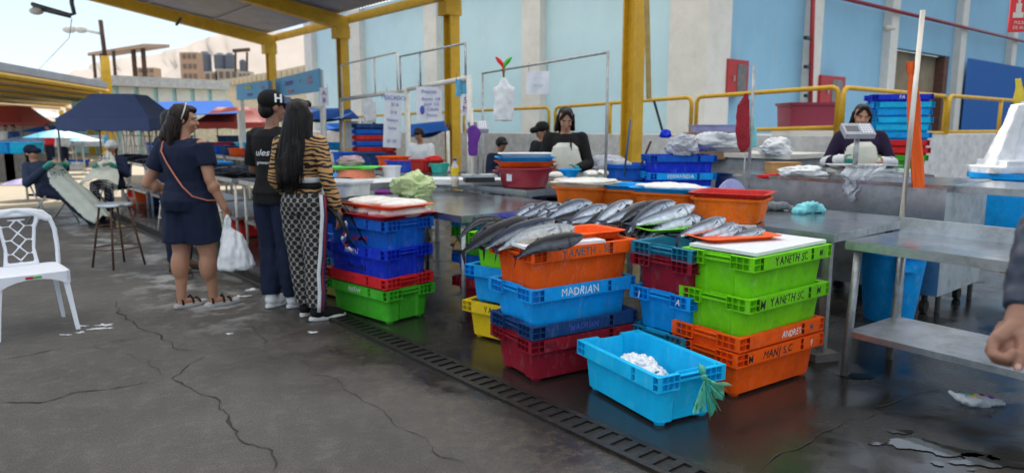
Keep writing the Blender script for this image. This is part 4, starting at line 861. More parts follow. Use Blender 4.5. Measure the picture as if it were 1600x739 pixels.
# blue and red crates far left of the vendor in white
for i, c_ in enumerate(['navy', 'red', 'blue', 'red', 'blue', 'navy']):
    p = dep(586, 250, 13.0); crate('%s crate of the tall stack left of the vendor in white, %s from the floor' % ({'navy': 'navy', 'red': 'red', 'blue': 'blue'}[c_], ords[i]), P[c_], Vector((p.x, p.y, .72+.105*i)), R(8), group='blue and red crates stacked behind the counters')
# tall stack behind right vendor
cols = ['green', 'brightred', 'brightred', 'skyblue', 'cyan', 'cyan', 'skyblue', 'cyan', 'royal']
names = dict(green='green', brightred='red', skyblue='sky blue', cyan='turquoise', royal='royal blue')
for i, c_ in enumerate(cols):
    p = dep(1395, 250, 9.0); crate('%s crate, %s from the bottom of the stack behind the right vendor' % (names[c_], ords[i]), P[c_], Vector((p.x+(i % 2)*.02, p.y, .86+.093*i)), R(-14), [('FA', 0, ZT, .07, ink_white, 'L')] if i == 8 else (), group='crates stacked behind the right vendor', scl=.9)
b = MB(); b.bb(-.4,.4,-.3,.3,0,.86); p = dep(1395, 250, 9.0); tag(b.build('concrete_plinth', concrete, None, loc=(p.x, p.y, 0), rz=R(-14)), 'concrete plinth under the crate stack behind the right vendor', 'plinth')
# right background: white folded sheets on blue barrel
wbs = dep(1585, 262, 6.3)
round_basin('blue_barrel', 'blue barrel at the right edge under white folded sheets', 'barrel', P['skyblue'], Vector((wbs.x+.05, wbs.y+.1, .35)), .32, .68, .95, None)
b = MB()
for i, (x, hh, tl, ww) in enumerate([(-.16,.60,.16,.12),(-.02,.58,.10,.10),(.10,.64,.03,.15),(.26,.50,-.02,.12)]):
    b.loft([[Vector((x-ww*.6, -.1+.03*i, .04)), Vector((x+ww*.6, -.12+.03*i, .04)), Vector((x+ww*.6, .10+.03*i, .04)), Vector((x-ww*.6, .10+.03*i, .04))], [Vector((x+tl-ww*.34, -.06+.03*i, hh)), Vector((x+tl+ww*.30, -.07+.03*i, hh*1.02)), Vector((x+tl+ww*.3, .04+.03*i, hh*1.02)), Vector((x+tl-ww*.34, .04+.03*i, hh))]])
b.box((0,0,.03), (.62,.45,.06)); b.box((.05,-.02,.09), (.50,.40,.04)); tag(blob(b, 'folded_sheets', mat('white_tarpaulin', (.66,.68,.72), .5), None, .010, 1, .010, 9, loc=Vector((wbs.x+.05, wbs.y+.1, 1.03))), 'white plastic sheets folded upright on the right blue barrel', 'plastic sheets')
cloth('raincoat', 'yellow raincoat hanging at the right edge', 'raincoat', mat('yellow_coat', (.62,.46,.03), .6), [q(1591,122,6.6), q(1592,150,6.6), q(1590,200,6.6), q(1588,255,6.6)], [.03,.05,.06,.06])
# litter on floor
t = thing('litter_bag', 'torn clear bag with coloured scraps on the wet floor at right', 'litter', at(1528, 632, 0)); b = MB(); b.ell((0,0,.02),(.09,.05,.03)); b.cap((-.08,.02,.03),(-.12,.05,.05),.02,.01); b.cap((.05,-.02,.02),(.12,-.01,.01),.02,.01); blob(b, 'film', clearbag, t, .007, 1, .015, 25)
for c_, x, y in ((ink_red,.02,.01),(P['yellow'],-.03,.0),(P['purple'],.05,-.02),(P['teal'],-.05,.02)): b = MB(); b.box((x,y,.05),(.035,.02,.004), .6+x*20); b.build('scrap', c_, t)
# ================================================================= PEOPLE
skin1 = mat('skin_tan', (.42,.21,.13), .5, var=.10, scale=9, sub=.15, bump=.1, bscale=60)
skin2 = mat('skin_brown', (.27,.13,.085), .5, var=.12, scale=9, sub=.15, bump=.1, bscale=60)
hairm = mat('black_hair', (.011,.009,.009), .38, var=.4, scale=8, stretch=(14,14,1.2), bump=.5, bscale=9, spec=.22)
hairbr = mat('dark_brown_hair', (.020,.010,.009), .4, var=.4, scale=8, stretch=(14,14,1.2), bump=.5, bscale=9, spec=.22)
def clothm(n, c, r=.85, **k): return mat(n, c, r, var=.18, scale=5, bump=.25, bscale=30, spec=.25, **k)
navyc = clothm('navy_cloth', (.010,.016,.042)); blackc = clothm('black_cloth', (.009,.009,.010)); apronm = mat('wet_apron', (.66,.66,.58), .45, var=.12, scale=4, dirt=.35, dcol=(.42,.38,.26), bump=.3, bscale=6)
apron_grey = mat('grey_green_apron', (.42,.46,.42), .5, var=.15, scale=3, dirt=.3, dcol=(.3,.3,.22), bump=.3, bscale=6)
whitec = clothm('white_cloth', (.62,.64,.66)); tealglove = mat('teal_rubber_glove', (.01,.26,.20), .4); jeans = clothm('dark_jeans', (.012,.018,.04)); shoew = clothm('white_shoe', (.68,.70,.72), .5)
eyew = mat('eye_white', (.7,.7,.7), .3); lipm = mat('lips', (.36,.10,.09), .5)
def V(*a): return Vector(a)
def stand(h=1.7, wd_=1.):
    s = h/1.7; w = wd_
    j = dict(s=s, neck=V(0,.01,1.43)*s, head=V(0,-.015,1.585)*s)
    for k, q in (('L', 1), ('R', -1)):
        j['sh'+k] = V(q*.165*w,.01,1.375)*s; j['el'+k] = V(q*.225*w,.03,1.10)*s; j['wr'+k] = V(q*.245*w,-.03,.86)*s
        j['hip'+k] = V(q*.085*w,0,.89)*s; j['kn'+k] = V(q*.095*w,-.015,.49)*s; j['an'+k] = V(q*.095*w,.015,.085)*s; j['toe'+k] = V(q*.115*w,-.15,.03)*s; j['hd'+k] = V(0,-.2,-1)
    return j
def ring(c, rx, ry, n=20, yaw=0., tiltx=0.):
    M = Matrix.Rotation(yaw, 3, 'Z') @ Matrix.Rotation(tiltx, 3, 'X'); c = Vector(c)
    return [c + M @ V(rx*math.cos(2*PI*k/n), ry*math.sin(2*PI*k/n), 0) for k in range(n)]
TORSO = [(.84,.150,.110,0),(.93,.168,.120,.01),(1.0,.150,.108,0),(1.09,.130,.092,0),(1.20,.142,.100,-.005),(1.30,.160,.104,0),(1.37,.150,.088,.01),(1.42,.085,.062,.01)]
def torso(b, s, w=1., infl=0., z0=0, z1=9, M=None, belly=1., prof=TORSO):
    rg = [ring((0, y*s, z*s), rx*s*w+infl, ry*s*w*belly+infl) for z, rx, ry, y in prof if z0 <= z <= z1]
    if M: rg = [[M @ p for p in r] for r in rg]
    b.loft(rg)
def limb(b, a, c, d, ra, rc, rd, infl=0., mid=1.0):
    b.cap(a, c, ra+infl, rc*mid+infl); b.cap(c, d, rc+infl, rd+infl)
def hand(b, wr, dr, palmn, s=1., curl=.5, thumb=1, r0=.0085):
    """palm + five separate bent fingers; dr = pointing direction, palmn = side the fingers curl to"""
    d = Vector(dr).normalized(); pn = Vector(palmn); pn = (pn-d*pn.dot(d)).normalized(); sd_ = d.cross(pn)
    wr = Vector(wr); pc_ = wr+d*.045*s
    for k in (-1.2, -.4, .4, 1.2): b.cap(wr+sd_*k*.010*s, wr+d*.085*s+sd_*k*.018*s, .014*s, .0115*s, 8)
    for k, L_ in ((-1.5,.060),(-.5,.075),(.5,.080),(1.5,.070)):
        p = wr+d*.088*s+sd_*k*.0195*s; a = curl*.5; dd = (d*math.cos(a)+pn*math.sin(a)).normalized(); rr_ = r0*s
        for q in range(3):
            p2 = p+dd*L_*s*(.45,.32,.25)[q]; b.cap(p, p2, rr_*(1-.06*q), rr_*(.94-.06*q), 8); p = p2; a += curl; dd = (d*math.cos(a)+pn*math.sin(a)).normalized()
    t0 = wr+d*.02*s+sd_*thumb*.03*s; t1 = t0+(d*.7+sd_*thumb*.6+pn*.35).normalized()*.042*s; t2 = t1+(d*.85+sd_*thumb*.1+pn*.5).normalized()*.034*s
    b.cap(wr+d*.015*s+sd_*thumb*.012*s, t0, .013*s, .012*s, 8); b.cap(t0, t1, .012*s, .010*s, 8); b.cap(t1, t2, .010*s, .0082*s, 8)
def headgeo(b, c, M, s=1.):
    def e(p, r): b.ell(c+M @ (V(*p)*s), V(*r)*s, M)
    e((0,.012,.028), (.076,.094,.088)); e((0,-.022,-.035), (.058,.066,.072)); e((0,-.052,-.082), (.030,.030,.026))
    b.cap(c+M@(V(0,-.088,.006)*s), c+M@(V(0,-.107,-.026)*s), .010*s, .0145*s, 8)
    for q in (-1, 1):
        b.ell(c+M@(V(q*.079,.012,-.008)*s), V(.010,.020,.031)*s, M); e((q*.036,-.068,-.03), (.024,.02,.022)); e((q*.032,-.082,.026), (.022,.012,.008))
    e((0,-.088,-.058), (.024,.012,.006)); e((0,-.087,-.067), (.021,.012,.006))
def face_parts(t, c, M, s=1.):
    for q in (-1, 1):
        b = MB(); b.ell(c+M@(V(q*.031,-.0835,.006)*s), V(.0105,.0055,.0042)*s, M); e_ = b.build('eye', eyew, t, True)
        b = MB(); b.ell(c+M@(V(q*.031,-.0895,.006)*s), V(.006,.0035,.006)*s, M); b.build('iris', blackp, e_, True)
        b = MB(); b.tube([c+M@(V(q*.014,-.095,.021)*s), c+M@(V(q*.032,-.096,.028)*s), c+M@(V(q*.050,-.086,.022)*s)], .003*s, 6); b.build('eyebrow', hairm, t, True)
    b = MB(); b.ell(c+M@(V(0,-.0965,-.062)*s), V(.023,.006,.0075)*s, M); b.build('lips', lipm, t, True)
def person(label, loc, facing, j, skin=skin1, w=1., vox=.011, headrot=(0,0,0), hand_curl=(.5,.5), palm=None, torsoM=None, face=False, group=None, thumbs=None, feet=True, belly=1., legw=1., armw=1.):
    fx, fy = facing; rz = math.atan2(fx, -fy); t = thing('person', label, 'person', loc, rz, group); s = j['s']; b = MB()
    torso(b, s, w, M=torsoM, belly=belly); b.cap(j['neck']-V(0,0,.04)*s, j['head']-V(0,-.01,.05)*s, .055*s, .05*s)
    HM = Matrix.Rotation(headrot[2], 3, 'Z') @ Matrix.Rotation(headrot[0], 3, 'X') @ Matrix.Rotation(headrot[1], 3, 'Y')
    headgeo(b, j['head'], HM, s)
    for i, k in enumerate('LR'):
        limb(b, j['sh'+k], j['el'+k], j['wr'+k], .048*s*armw, .037*s*armw, .025*s*armw)
        m_ = j['el'+k].lerp(j['wr'+k], .25); b.ell(m_, V(.042,.042,.05)*s*armw)
        limb(b, j['hip'+k], j['kn'+k], j['an'+k], .088*s*legw, .056*s*legw, .036*s)
        m_ = j['kn'+k].lerp(j['an'+k], .3)+V(0,.018,0)*s; b.ell(m_, V(.055,.056,.11)*s*legw)
        if feet:
            a = j['an'+k]; tt = j['toe'+k]; dd = (tt-a); dd.z = 0; dd.normalize(); b.cap(a, a-dd*.004*s+V(0,0,-.045)*s, .034*s, .030*s); b.cap(a-dd*.004*s+V(0,0,-.05)*s, tt-dd*.012*s, .030*s, .021*s, sx=1.15); b.cap(a+dd*.02*s+V(0,0,-.03)*s, tt-dd*.012*s, .032*s, .020*s, sx=1.15)
        pn = (palm or {}).get(k, V(-1 if k == 'L' else 1, -.3, 0)); d = j['hd'+k] 
        hand(b, j['wr'+k], d, pn, s*1.02, hand_curl[i], (thumbs or {}).get(k, 1 if k == 'R' else -1))
    blob(b, 'body', skin, t, vox, 3)
    if face: face_parts(t, j['head'], HM, s)
    return t, HM
def garment(t, name, mats, build, vox=.011, smooth=4, disp=.007, freq=9, dst=(1,1,.55)):
    b = MB(); build(b); return blob(b, name, mats, t, vox, smooth, disp, freq, dst)
def shirt(j, w=1., infl=.016, z0=.9, sleeve=.5, belly=1., armw=1., M=None, extra=None, hem=None, prof=TORSO):
    s = j['s']
    def f(b):
        torso(b, s, w, infl, z0, M=M, belly=belly, prof=prof)
        if hem: b.loft([ring((0,.0,z*s), rx*s, ry*s) for z, rx, ry in hem])
        for k in 'LR':
            a, e_, wr = j['sh'+k], j['el'+k], j['wr'+k]; r = .052*s*armw+infl*.9
            if sleeve <= 1: p = a.lerp(e_, sleeve); b.tube([a-(e_-a)*.05, a.lerp(e_, sleeve*.5), p], [r, r, r*.97], 14)
            else: p = e_.lerp(wr, sleeve-1); b.cap(a, e_, r, .040*s*armw+infl); b.tube([e_, e_.lerp(wr, .5), p], [.040*s*armw+infl, .038*s*armw+infl, .030*s*armw+infl*.7], 14)
        b.cap(j['shL'], j['shR'], .05*s+infl*.6, .05*s+infl*.6)
        if extra: extra(b)
    return f
def trousers(j, w=1., infl=.015, top=1.02, length=1., legw=1., loose=1., M=None, belly=1.):
    s = j['s']
    def f(b):
        rg = [ring((0, y*s, z*s), rx*s*w+infl, ry*s*w*belly+infl) for z, rx, ry, y in TORSO if z <= top]; 
        if M: rg = [[M@p for p in r] for r in rg]
        b.loft(rg)
        for k in 'LR':
            h, kn, an = j['hip'+k], j['kn'+k], j['an'+k]; rk = (.062*legw*s+infl)*loose; ra = (.046*s+infl)*loose
            b.cap(h, h.lerp(kn, .4), .092*s*legw+infl*.8, .088*s*legw+infl)
            if length <= .5: b.tube([h, h.lerp(kn, length*2)], [.09*s*legw+infl, .09*s*legw+infl*1.3], 16)
            else:
                e_ = kn.lerp(an, (length-.5)*2); b.tube([h, h.lerp(kn, .5), kn, kn.lerp(e_, .5), e_], [.092*s*legw+infl, .084*s*legw+infl, rk, rk*.97, ra], 16)
    return f
def shoes(t, j, upm, solem, s=1., sandal=False):
    for k in 'LR':
        a, tt = j['an'+k], j['toe'+k]; d = (tt-a); d.z = 0; L_ = d.length; d.normalize(); yaw = math.atan2(d.x, -d.y); c = V((a.x+tt.x)/2, (a.y+tt.y)/2, 0)+d*(-.002)
        heel = c-d*.125*s; pts = []; n = 20; b = MB()
        def foot(z, g): return [c+Matrix.Rotation(yaw, 3, 'Z') @ V((.048+.004*math.sin(q))*g*math.cos(q)*(1.05 if math.sin(q) < 0 else .82), .14*g*math.sin(q), z) for q in [2*PI*i/n for i in range(n)]]
        b.loft([foot(.002, .96), foot(.008, 1.04), foot(.028, 1.03), foot(.034, .98)]); so_ = b.build('sole', solem, t, 'auto')
        if sandal:
            b = MB(); up_ = V(0,0,1); sdv = V(-d.y, d.x, 0)
            for pos, hh, ww in ((.055,.065,.05),(-.0,.09,.045),(-.085,.085,.042)):
                m_ = c+d*pos; b.tube([m_-sdv*ww+up_*.03, m_-sdv*ww*.9+up_*hh*.7, m_+up_*hh, m_+sdv*ww*.9+up_*hh*.7, m_+sdv*ww+up_*.03], .0085, 6)
            b.build('strap', upm, t, True)
        else:
            b = MB(); b.cap(c-d*.085+V(0,0,.065), c+d*.07+V(0,0,.045), .050, .040, sx=1.); b.cap(c-d*.075+V(0,0,.06), V(a.x, a.y, .115), .05, .045); b.cap(c-d*.02+V(0,0,.05), c+d*.105+V(0,0,.038), .046, .030, sx=1.2)
            b.v = [(x, y, max(z, .02)) for x, y, z in b.v]; blob(b, 'shoe', upm, t, .008, 3)
def hair(t, j, HM, m, build, vox=.009, disp=.006, freq=30, dst=(1,1,.15), name='hair'):
    b = MB(); c = j['head']; s = j['s']; f = lambda *p: c+HM @ (V(*p)*s)
    build(b, f, s); return blob(b, name, m, t, vox, 2, disp, freq, dst)
def skull(b, f, s, back=.0, g=1.):      # hair cap leaving the face free
    for p, r in (((0,.030,.040),(.087*g,.094*g,.088*g)),((0,.055,-.01),(.080*g,.072*g,.085*g)),((.05,.02,.02),(.042,.06,.07)),((-.05,.02,.02),(.042,.06,.07)),((0,-.040,.085),(.062,.045,.034))):
        b.ell(f(*p), V(*r)*s)
# ---- 1 : woman in navy, seen from behind with shopping bag
p1 = at(306, 480, 0); j = stand(1.60, 1.12); s = j['s']
j['elR'] = V(-.33,.09,1.06)*s; j['wrR'] = V(-.20,-.10,.98)*s; j['hdR'] = V(.8,-.5,.05)
j['elL'] = V(.25,.02,1.10)*s; j['wrL'] = V(.33,-.04,.86)*s; j['hdL'] = V(.1,-.1,-1)
j['anL'] = V(.12,-.08,.085)*s; j['knL'] = V(.115,-.05,.49)*s; j['toeL'] = V(.20,-.21,.03)*s; j['anR'] = V(-.10,.05,.085)*s; j['toeR'] = V(-.05,-.11,.03)*s; j['knR'] = V(-.10,.01,.49)*s
# facing away from camera and a little right: local left arm is on the image left, so swap sides
def mirror(j):
    k = {}
    for a in j:
        if a == 's': k[a] = j[a]; continue
        v = j[a].copy(); v.x = -v.x; b_ = a
        if a[-1] in 'LR' and a not in ('neck', 'head'): b_ = a[:-1]+('R' if a[-1] == 'L' else 'L')
        k[b_] = v
    return k
j = mirror(j)
t, HM = person('woman in navy top and shorts with tan crossbody strap, holding a white bag', p1, (.30, .95), j, skin1, 1.22, .0085, (0.1,0,-.85), (.6,.9), face=True, legw=1.30, armw=1.22, belly=1.15)
garment(t, 'blouse', navyc, shirt(j, 1.22, .017, .9, .62, belly=1.15, armw=1.3), .0095, disp=.011)
garment(t, 'shorts', navyc, trousers(j, 1.22, .024, 1.05, .40, 1.30, 1.0, None, 1.15), .0095, disp=.011)
hair(t, j, HM, hairbr, lambda b, f, s: (skull(b, f, s, g=1.04), b.ell(f(.0,.085,-.085), V(.085,.06,.085)), b.ell(f(.02,.11,-.14), V(.085,.055,.065)), b.ell(f(0,.07,-.17), V(.08,.05,.05)), b.cap(f(.06,.02,.0), f(.075,.05,-.15), .035, .028), b.cap(f(-.06,.03,.0), f(-.07,.06,-.15), .035, .028)), disp=.010)
HAIR1 = (t, j, HM); b = MB(); f_ = lambda *p: j['head']+HM@(V(*p)*s); b.tube([f_(-.098,.02,.0), f_(-.097,.0,.075), f_(0,-.01,.138), f_(.097,.0,.075), f_(.098,.02,.0)], .006, 6); b.build('hairband', mat('pearl_band', (.5,.48,.42), .3), t, True)
strm = mat('tan_strap', (.50,.16,.10), .6); b = MB(); pts = [V(.13,.0,1.44)*s, V(.12,.10,1.40)*s, V(.09,.16,1.33)*s, V(.04,.17,1.25)*s, V(-.03,.172,1.15)*s, V(-.10,.165,1.05)*s, V(-.17,.14,.97)*s, V(-.235,.05,.93)*s, V(-.25,-.06,.92)*s]
b.tube([pts[0].lerp(pts[1], .5)]+pts[1:], .013, 6, sx=.5); b.build('bag_strap', strm, t, True); b = MB(); pts = [V(.11,.02,1.36)*s, V(.08,-.12,1.3)*s, V(-.02,-.17,1.18)*s, V(-.12,-.16,1.0)*s, V(-.21,-.06,.92)*s]; b.tube(pts, .009, 6); b.build('bag_strap', strm, t, True)
shoes(t, j, blackc, mat('sandal_sole', (.42,.42,.42), .7), 1., True)
hwp = Matrix.Rotation(math.atan2(.30, -.95), 3, 'Z') @ (j['wrR']+V(-.01,-.01,-.10)) + p1
b = MB(); b.tube([(0,0,0),(.0,0,-.05),(.01,0,-.14),(.03,0,-.26),(.04,0,-.36),(.04,0,-.385)], [.018,.035,.085,.125,.145,.12], 16, sx=1.); b.v = [(x*1.02, y*.55, z) for x, y, z in b.v]
for sx in (-1, 1): b.tube([(sx*.012,0,-.06),(sx*.02,0,-.0),(0,0,.05)], [.02,.012,.008], 8)
o = blob(b, 'shopping_bag', plasticbag, None, .009, 2, .020, 11, (1.5,1.5,.45)); o.location = hwp+V(.015,-.02,.0); o.rotation_euler = (0, 0, .2); tag(o, 'full white plastic shopping bag in the navy dressed woman\'s hand', 'shopping bag')
# ---- 2 : man in black with cap
p2 = at(434, 484, 0); p2 = p2+V(0,.10,0); j = stand(1.70, 1.0); s = j['s']
j['wrL'] = V(.13,-.24,1.02)*s; j['elL'] = V(.25,-.02,1.10)*s; j['hdL'] = V(-.6,-.7,.1); j['wrR'] = V(-.13,-.24,1.02)*s; j['elR'] = V(-.25,.0,1.10)*s; j['hdR'] = V(.6,-.7,.1)
j['anL'] = V(.06,.05,.085)*s; j['toeL'] = V(.06,-.12,.03)*s; j['anR'] = V(-.10,-.02,.085)*s; j['toeR'] = V(-.12,-.19,.03)*s
t, HM = person('man in black t-shirt, dark trousers, white trainers and black cap', p2, (.45, .89), j, skin2, 1.04, .0095, (0.05,0,-.35), (.5,.5), armw=1.05)
ts_ = garment(t, 'tshirt', blackc, shirt(j, 1.06, .020, .88, .85, armw=1.15, hem=[(.84,.200,.152),(.92,.198,.148)]), .010)
garment(t, 'trousers', navyc, trousers(j, 1.0, .020, .95, .98, 1.05, 1.12), .010, disp=.012, freq=11)
shoes(t, j, shoew, mat('white_sole', (.66,.67,.68), .6))
hair(t, j, HM, hairm, lambda b, f, s: (b.ell(f(0,.055,-.02), V(.072,.055,.07)), b.ell(f(0,.03,.04), V(.082,.09,.08))), disp=.002)
b = MB(); f_ = lambda *p: j['head']+HM@(V(*p)*s); b.ell(f_(0,.018,.055), V(.094,.108,.088)); b.cap(f_(0,-.08,.045), f_(0,-.17,.03), .05, .045, sx=1.3); b.v = [tuple(v) for v in b.v]
cap_ = blob(b, 'cap', blackc, t, .008, 2)
text('cap_letter', 'H', .085, ink_white, cap_, Matrix.Translation(f_(-.101,.005,.065)) @ HM.to_4x4() @ Matrix.Rotation(-PI/2-.15, 4, 'Z') @ Matrix.Rotation(PI/2-.12, 4, 'X'), ext=.004, off=.003)
b = MB(); b.box(f_(-.072,-.074,.06), (.05,.05,.05), M=HM); cp_ = b.build('cap_patch', mat('cap_patch_blue', (.10,.16,.30), .6), cap_)
Mt = Matrix.Translation(V(.01,.150,1.24)*s) @ Matrix.Rotation(PI, 4, 'Z') @ Matrix.Rotation(PI/2, 4, 'X')
wrap(text('shirt_print', 'ules', .070, ink_white, t, Mt, ext=.0, shear=.35, off=.0006, sx=1.3), ts_); Mt = Matrix.Translation(V(.0,.150,1.165)*s) @ Matrix.Rotation(PI, 4, 'Z') @ Matrix.Rotation(PI/2, 4, 'X')
wrap(text('shirt_print', 'gymwears', .034, ink_white, t, Mt, ext=.0, shear=.1, off=.0004), ts_)
# ---- 3 : woman in tiger stripes and dotted trousers
def tigerm():
    m = bpy.data.materials.new('tiger_stripe_cloth'); nt = nodes(m); N = nt.nodes; L = nt.links; out = N.new('ShaderNodeOutputMaterial'); b = N.new('ShaderNodeBsdfPrincipled'); L.new(b.outputs[0], out.inputs[0]); b.inputs['Roughness'].default_value = .7
    tc = N.new('ShaderNodeTexCoord'); mp = N.new('ShaderNodeMapping'); mp.inputs['Rotation'].default_value = (0,.25,0); mp.inputs['Scale'].default_value = (.45,.45,1); L.new(tc.outputs['Object'], mp.inputs[0])
    w = N.new('ShaderNodeTexWave'); w.bands_direction = 'Z'; w.inputs['Scale'].default_value = 10.5; w.inputs['Distortion'].default_value = 11; w.inputs['Detail'].default_value = 2.5; w.inputs['Detail Scale'].default_value = 1.1; L.new(mp.outputs[0], w.inputs[0])
    r = N.new('ShaderNodeValToRGB'); r.color_ramp.elements[0].position = .46; r.color_ramp.elements[0].color = (.008,.006,.005,1); r.color_ramp.elements[1].position = .54; r.color_ramp.elements[1].color = (.50,.27,.10,1); L.new(w.outputs['Fac'], r.inputs[0]); L.new(r.outputs[0], b.inputs['Base Color']); return m
def dotm():
    m = bpy.data.materials.new('dotted_cloth'); nt = nodes(m); N = nt.nodes; L = nt.links; out = N.new('ShaderNodeOutputMaterial'); b = N.new('ShaderNodeBsdfPrincipled'); L.new(b.outputs[0], out.inputs[0]); b.inputs['Roughness'].default_value = .75
    tc = N.new('ShaderNodeTexCoord'); sp_ = N.new('ShaderNodeSeparateXYZ'); L.new(tc.outputs['Object'], sp_.inputs[0])
    def M_(op, a, c=None):
        n = N.new('ShaderNodeMath'); n.operation = op
        for i, q_ in enumerate((a, c)):
            if q_ is None: continue
            if isinstance(q_, (int, float)): n.inputs[i].default_value = q_
            else: L.new(q_, n.inputs[i])
        return n.outputs[0]
    P_ = .052; 
    def lat(ox, oz):
        fx = M_('SUBTRACT', M_('FRACT', M_('ADD', M_('DIVIDE', sp_.outputs['X'], P_), 20+ox)), .5); fz = M_('SUBTRACT', M_('FRACT', M_('ADD', M_('DIVIDE', sp_.outputs['Z'], P_*1.25), 20+oz)), .5)
        return M_('SQRT', M_('ADD', M_('MULTIPLY', fx, fx), M_('MULTIPLY', M_('MULTIPLY', fz, 1.25), M_('MULTIPLY', fz, 1.25))))
    d1 = M_('MINIMUM', lat(0,0), lat(.5,.5)); r = N.new('ShaderNodeValToRGB'); e = r.color_ramp.elements; e[0].position = .36; e[0].color = (.008,.008,.009,1); e[1].position = .40; e[1].color = (.38,.36,.33,1); x = e.new(.47); x.color = (.22,.21,.20,1)
    L.new(d1, r.inputs[0]); L.new(r.outputs[0], b.inputs['Base Color']); return m
p3 = at(487, 500, 0); p3 = p3+V(-.04,.06,0); j = stand(1.63, .98); s = j['s']
j['elL'] = V(-.24,.03,1.10)*s; j['wrL'] = V(-.285,-.03,.86)*s; j['hdL'] = V(-.1,-.2,-1)
j = stand(1.63, .98); j['elR'] = V(-.225,.03,1.10)*s; j['wrR'] = V(-.28,-.02,.855)*s; j['elL'] = V(.235,.0,1.10)*s; j['wrL'] = V(.17,-.15,.93)*s; j['hdL'] = V(-.4,-.8,-.3)
j['anL'] = V(.05,-.05,.085)*s; j['toeL'] = V(.02,-.22,.03)*s; j['anR'] = V(-.10,.05,.085)*s; j['toeR'] = V(-.22,-.08,.03)*s; j['knL'] = V(.075,-.04,.49)*s; j['knR'] = V(-.095,.02,.49)*s
t, HM = person('woman with long black hair, tiger striped top and dotted tracksuit trousers', p3, (.22, .97), j, skin1, .95, .0085, (0,0,-.25), (.5,.5))
garment(t, 'tiger_top', tigerm(), shirt(j, .94, .014, 1.0, 1.93), .0095, disp=.005)
garment(t, 'dotted_trousers', dotm(), trousers(j, .98, .016, 1.05, .97, 1.0, 1.12), .0095, disp=.008)
b = MB(); b.loft([ring((0,0,z*s), rx*s, ry*s) for z, rx, ry in ((1.035,.158,.120),(1.05,.160,.122),(1.075,.158,.120),(1.08,.150,.112))]); b.build('waistband', blackc, t, True)
b = MB(); b.loft([ring((0,0,z*s), rx*s, ry*s) for z, rx, ry in ((1.078,.150,.110),(1.082,.158,.119),(1.115,.156,.117),(1.12,.15,.11))]); b.build('white_band', whitec, t, True)
for kk, (dy, m_, wd2) in enumerate(((0, whitec, .034), (.0, ink_red, .010), (.024, mat('navy_strip', (.02,.03,.12), .8), .005), (-.024, MATS['navy_strip'] if 'navy_strip' in MATS else blackc, .005))):
    b = MB(); pts = []
    for i in range(13):
        q_ = i/12; z = (.99-.90*q_)*s; rr_ = [(-.205, .0), (-.217,.012), (-.205,.018), (-.195,.026), (-.178,.035), (-.186,.045), (-.175,.05)]; f = q_*6; i0 = min(5, int(f)); u = f-i0; x = rr_[i0][0]*(1-u)+rr_[i0+1][0]*u; y = rr_[i0][1]*(1-u)+rr_[i0+1][1]*u
        off = .006*(1 if kk else 0); pts.append(V(x*s*.97-off, y+dy+.045, z))
    rg = [[p+V(-.006,-wd2*1.1,0), p+V(-.009,0,0), p+V(-.006,wd2*1.1,0), p+V(.02,wd2,0), p+V(.02,-wd2,0)] for p in pts]; b.loft(rg); b.build('side_stripe', m_, t, True)
shoes(t, j, blackc, mat('trainer_sole', (.60,.60,.60), .6))
for k in 'LR':
    b = MB(); a = j['an'+k]; b.lathe([(.050,.0),(.052,.02),(.052,.045),(.048,.05)], (a.x, a.y, .10), 16); b.build('sock', blackc, t, True); b = MB(); b.lathe([(.054,.0),(.054,.012)], (a.x, a.y, .122), 16); b.build('sock_stripe', whitec, t, True)
def longhair(b, f, s):
    skull(b, f, s, g=1.0)
    b.loft([[f(0,.03+.02,0)*0+f(rx*math.cos(2*PI*k/16)+cx, cy+ry*math.sin(2*PI*k/16), z) for k in range(16)] for z, rx, ry, cx, cy in ((.07,.05,.05,0,.03),(.03,.088,.08,0,.03),(-.10,.098,.058,0,.075),(-.22,.118,.046,-.0,.118),(-.32,.122,.040,0,.145),(-.42,.116,.034,.01,.152),(-.50,.10,.028,.015,.148))])
    for k in range(13): x = -.095+.016*k; b.cap(f(x+.01,.15,-.46), f(x*1.05+.015,.147+.004*math.sin(k*2), -.53-.05*abs(math.sin(k*1.7))-.03*(1-abs(x)/.1)), .016, .005)
    for q_ in (-1, 1): b.cap(f(q_*.08,-.01,.0), f(q_*.10,.03,-.2), .03, .03); b.cap(f(q_*.10,.03,-.2), f(q_*.10,.07,-.36), .028, .012)
hair(t, j, HM, hairm, longhair, .009, .007, 42, (1,1,.08))
def locks(t, j, HM, m, ends, n, r0=.0065, z0=-.05):
    b = MB(); r_ = random.Random(n); s = j['s']; f = lambda *p: j['head']+HM @ (V(*p)*s)
    for k in range(n):
        th = -1.45+2.9*k/(n-1)+r_.uniform(-.05,.05); sx, cy = math.sin(th), math.cos(th); zz = ends+r_.uniform(-.06,.04)-.03*cy; w_ = r_.uniform(-.022,.022)
        pts = [f(.030*sx, .035+.03*cy, .118), f(.074*sx, .03+.078*cy, .075), f(.092*sx, .035+.090*cy, .0)]
        for q_ in range(1, 6): u = q_/5; z = z0+(zz-z0)*u; pts.append(f(sx*(.098+.028*math.sin(u*2.2))+w_*u+.006*math.sin(u*9+k), .045+(.085*cy)*(1-u*.5)+(.085 if zz < -.3 else .02)*min(1, u*1.6), z))
        b.tube(pts, [r0*.5, r0, r0*1.1, r0*1.1, r0, r0*.9, r0*.7, r0*.25], 5)
    b.build('hair_locks', m, t, True)
locks(t, j, HM, hairm, -.50, 150, .0030)
locks(*HAIR1, hairbr, -.19, 110, .0034)
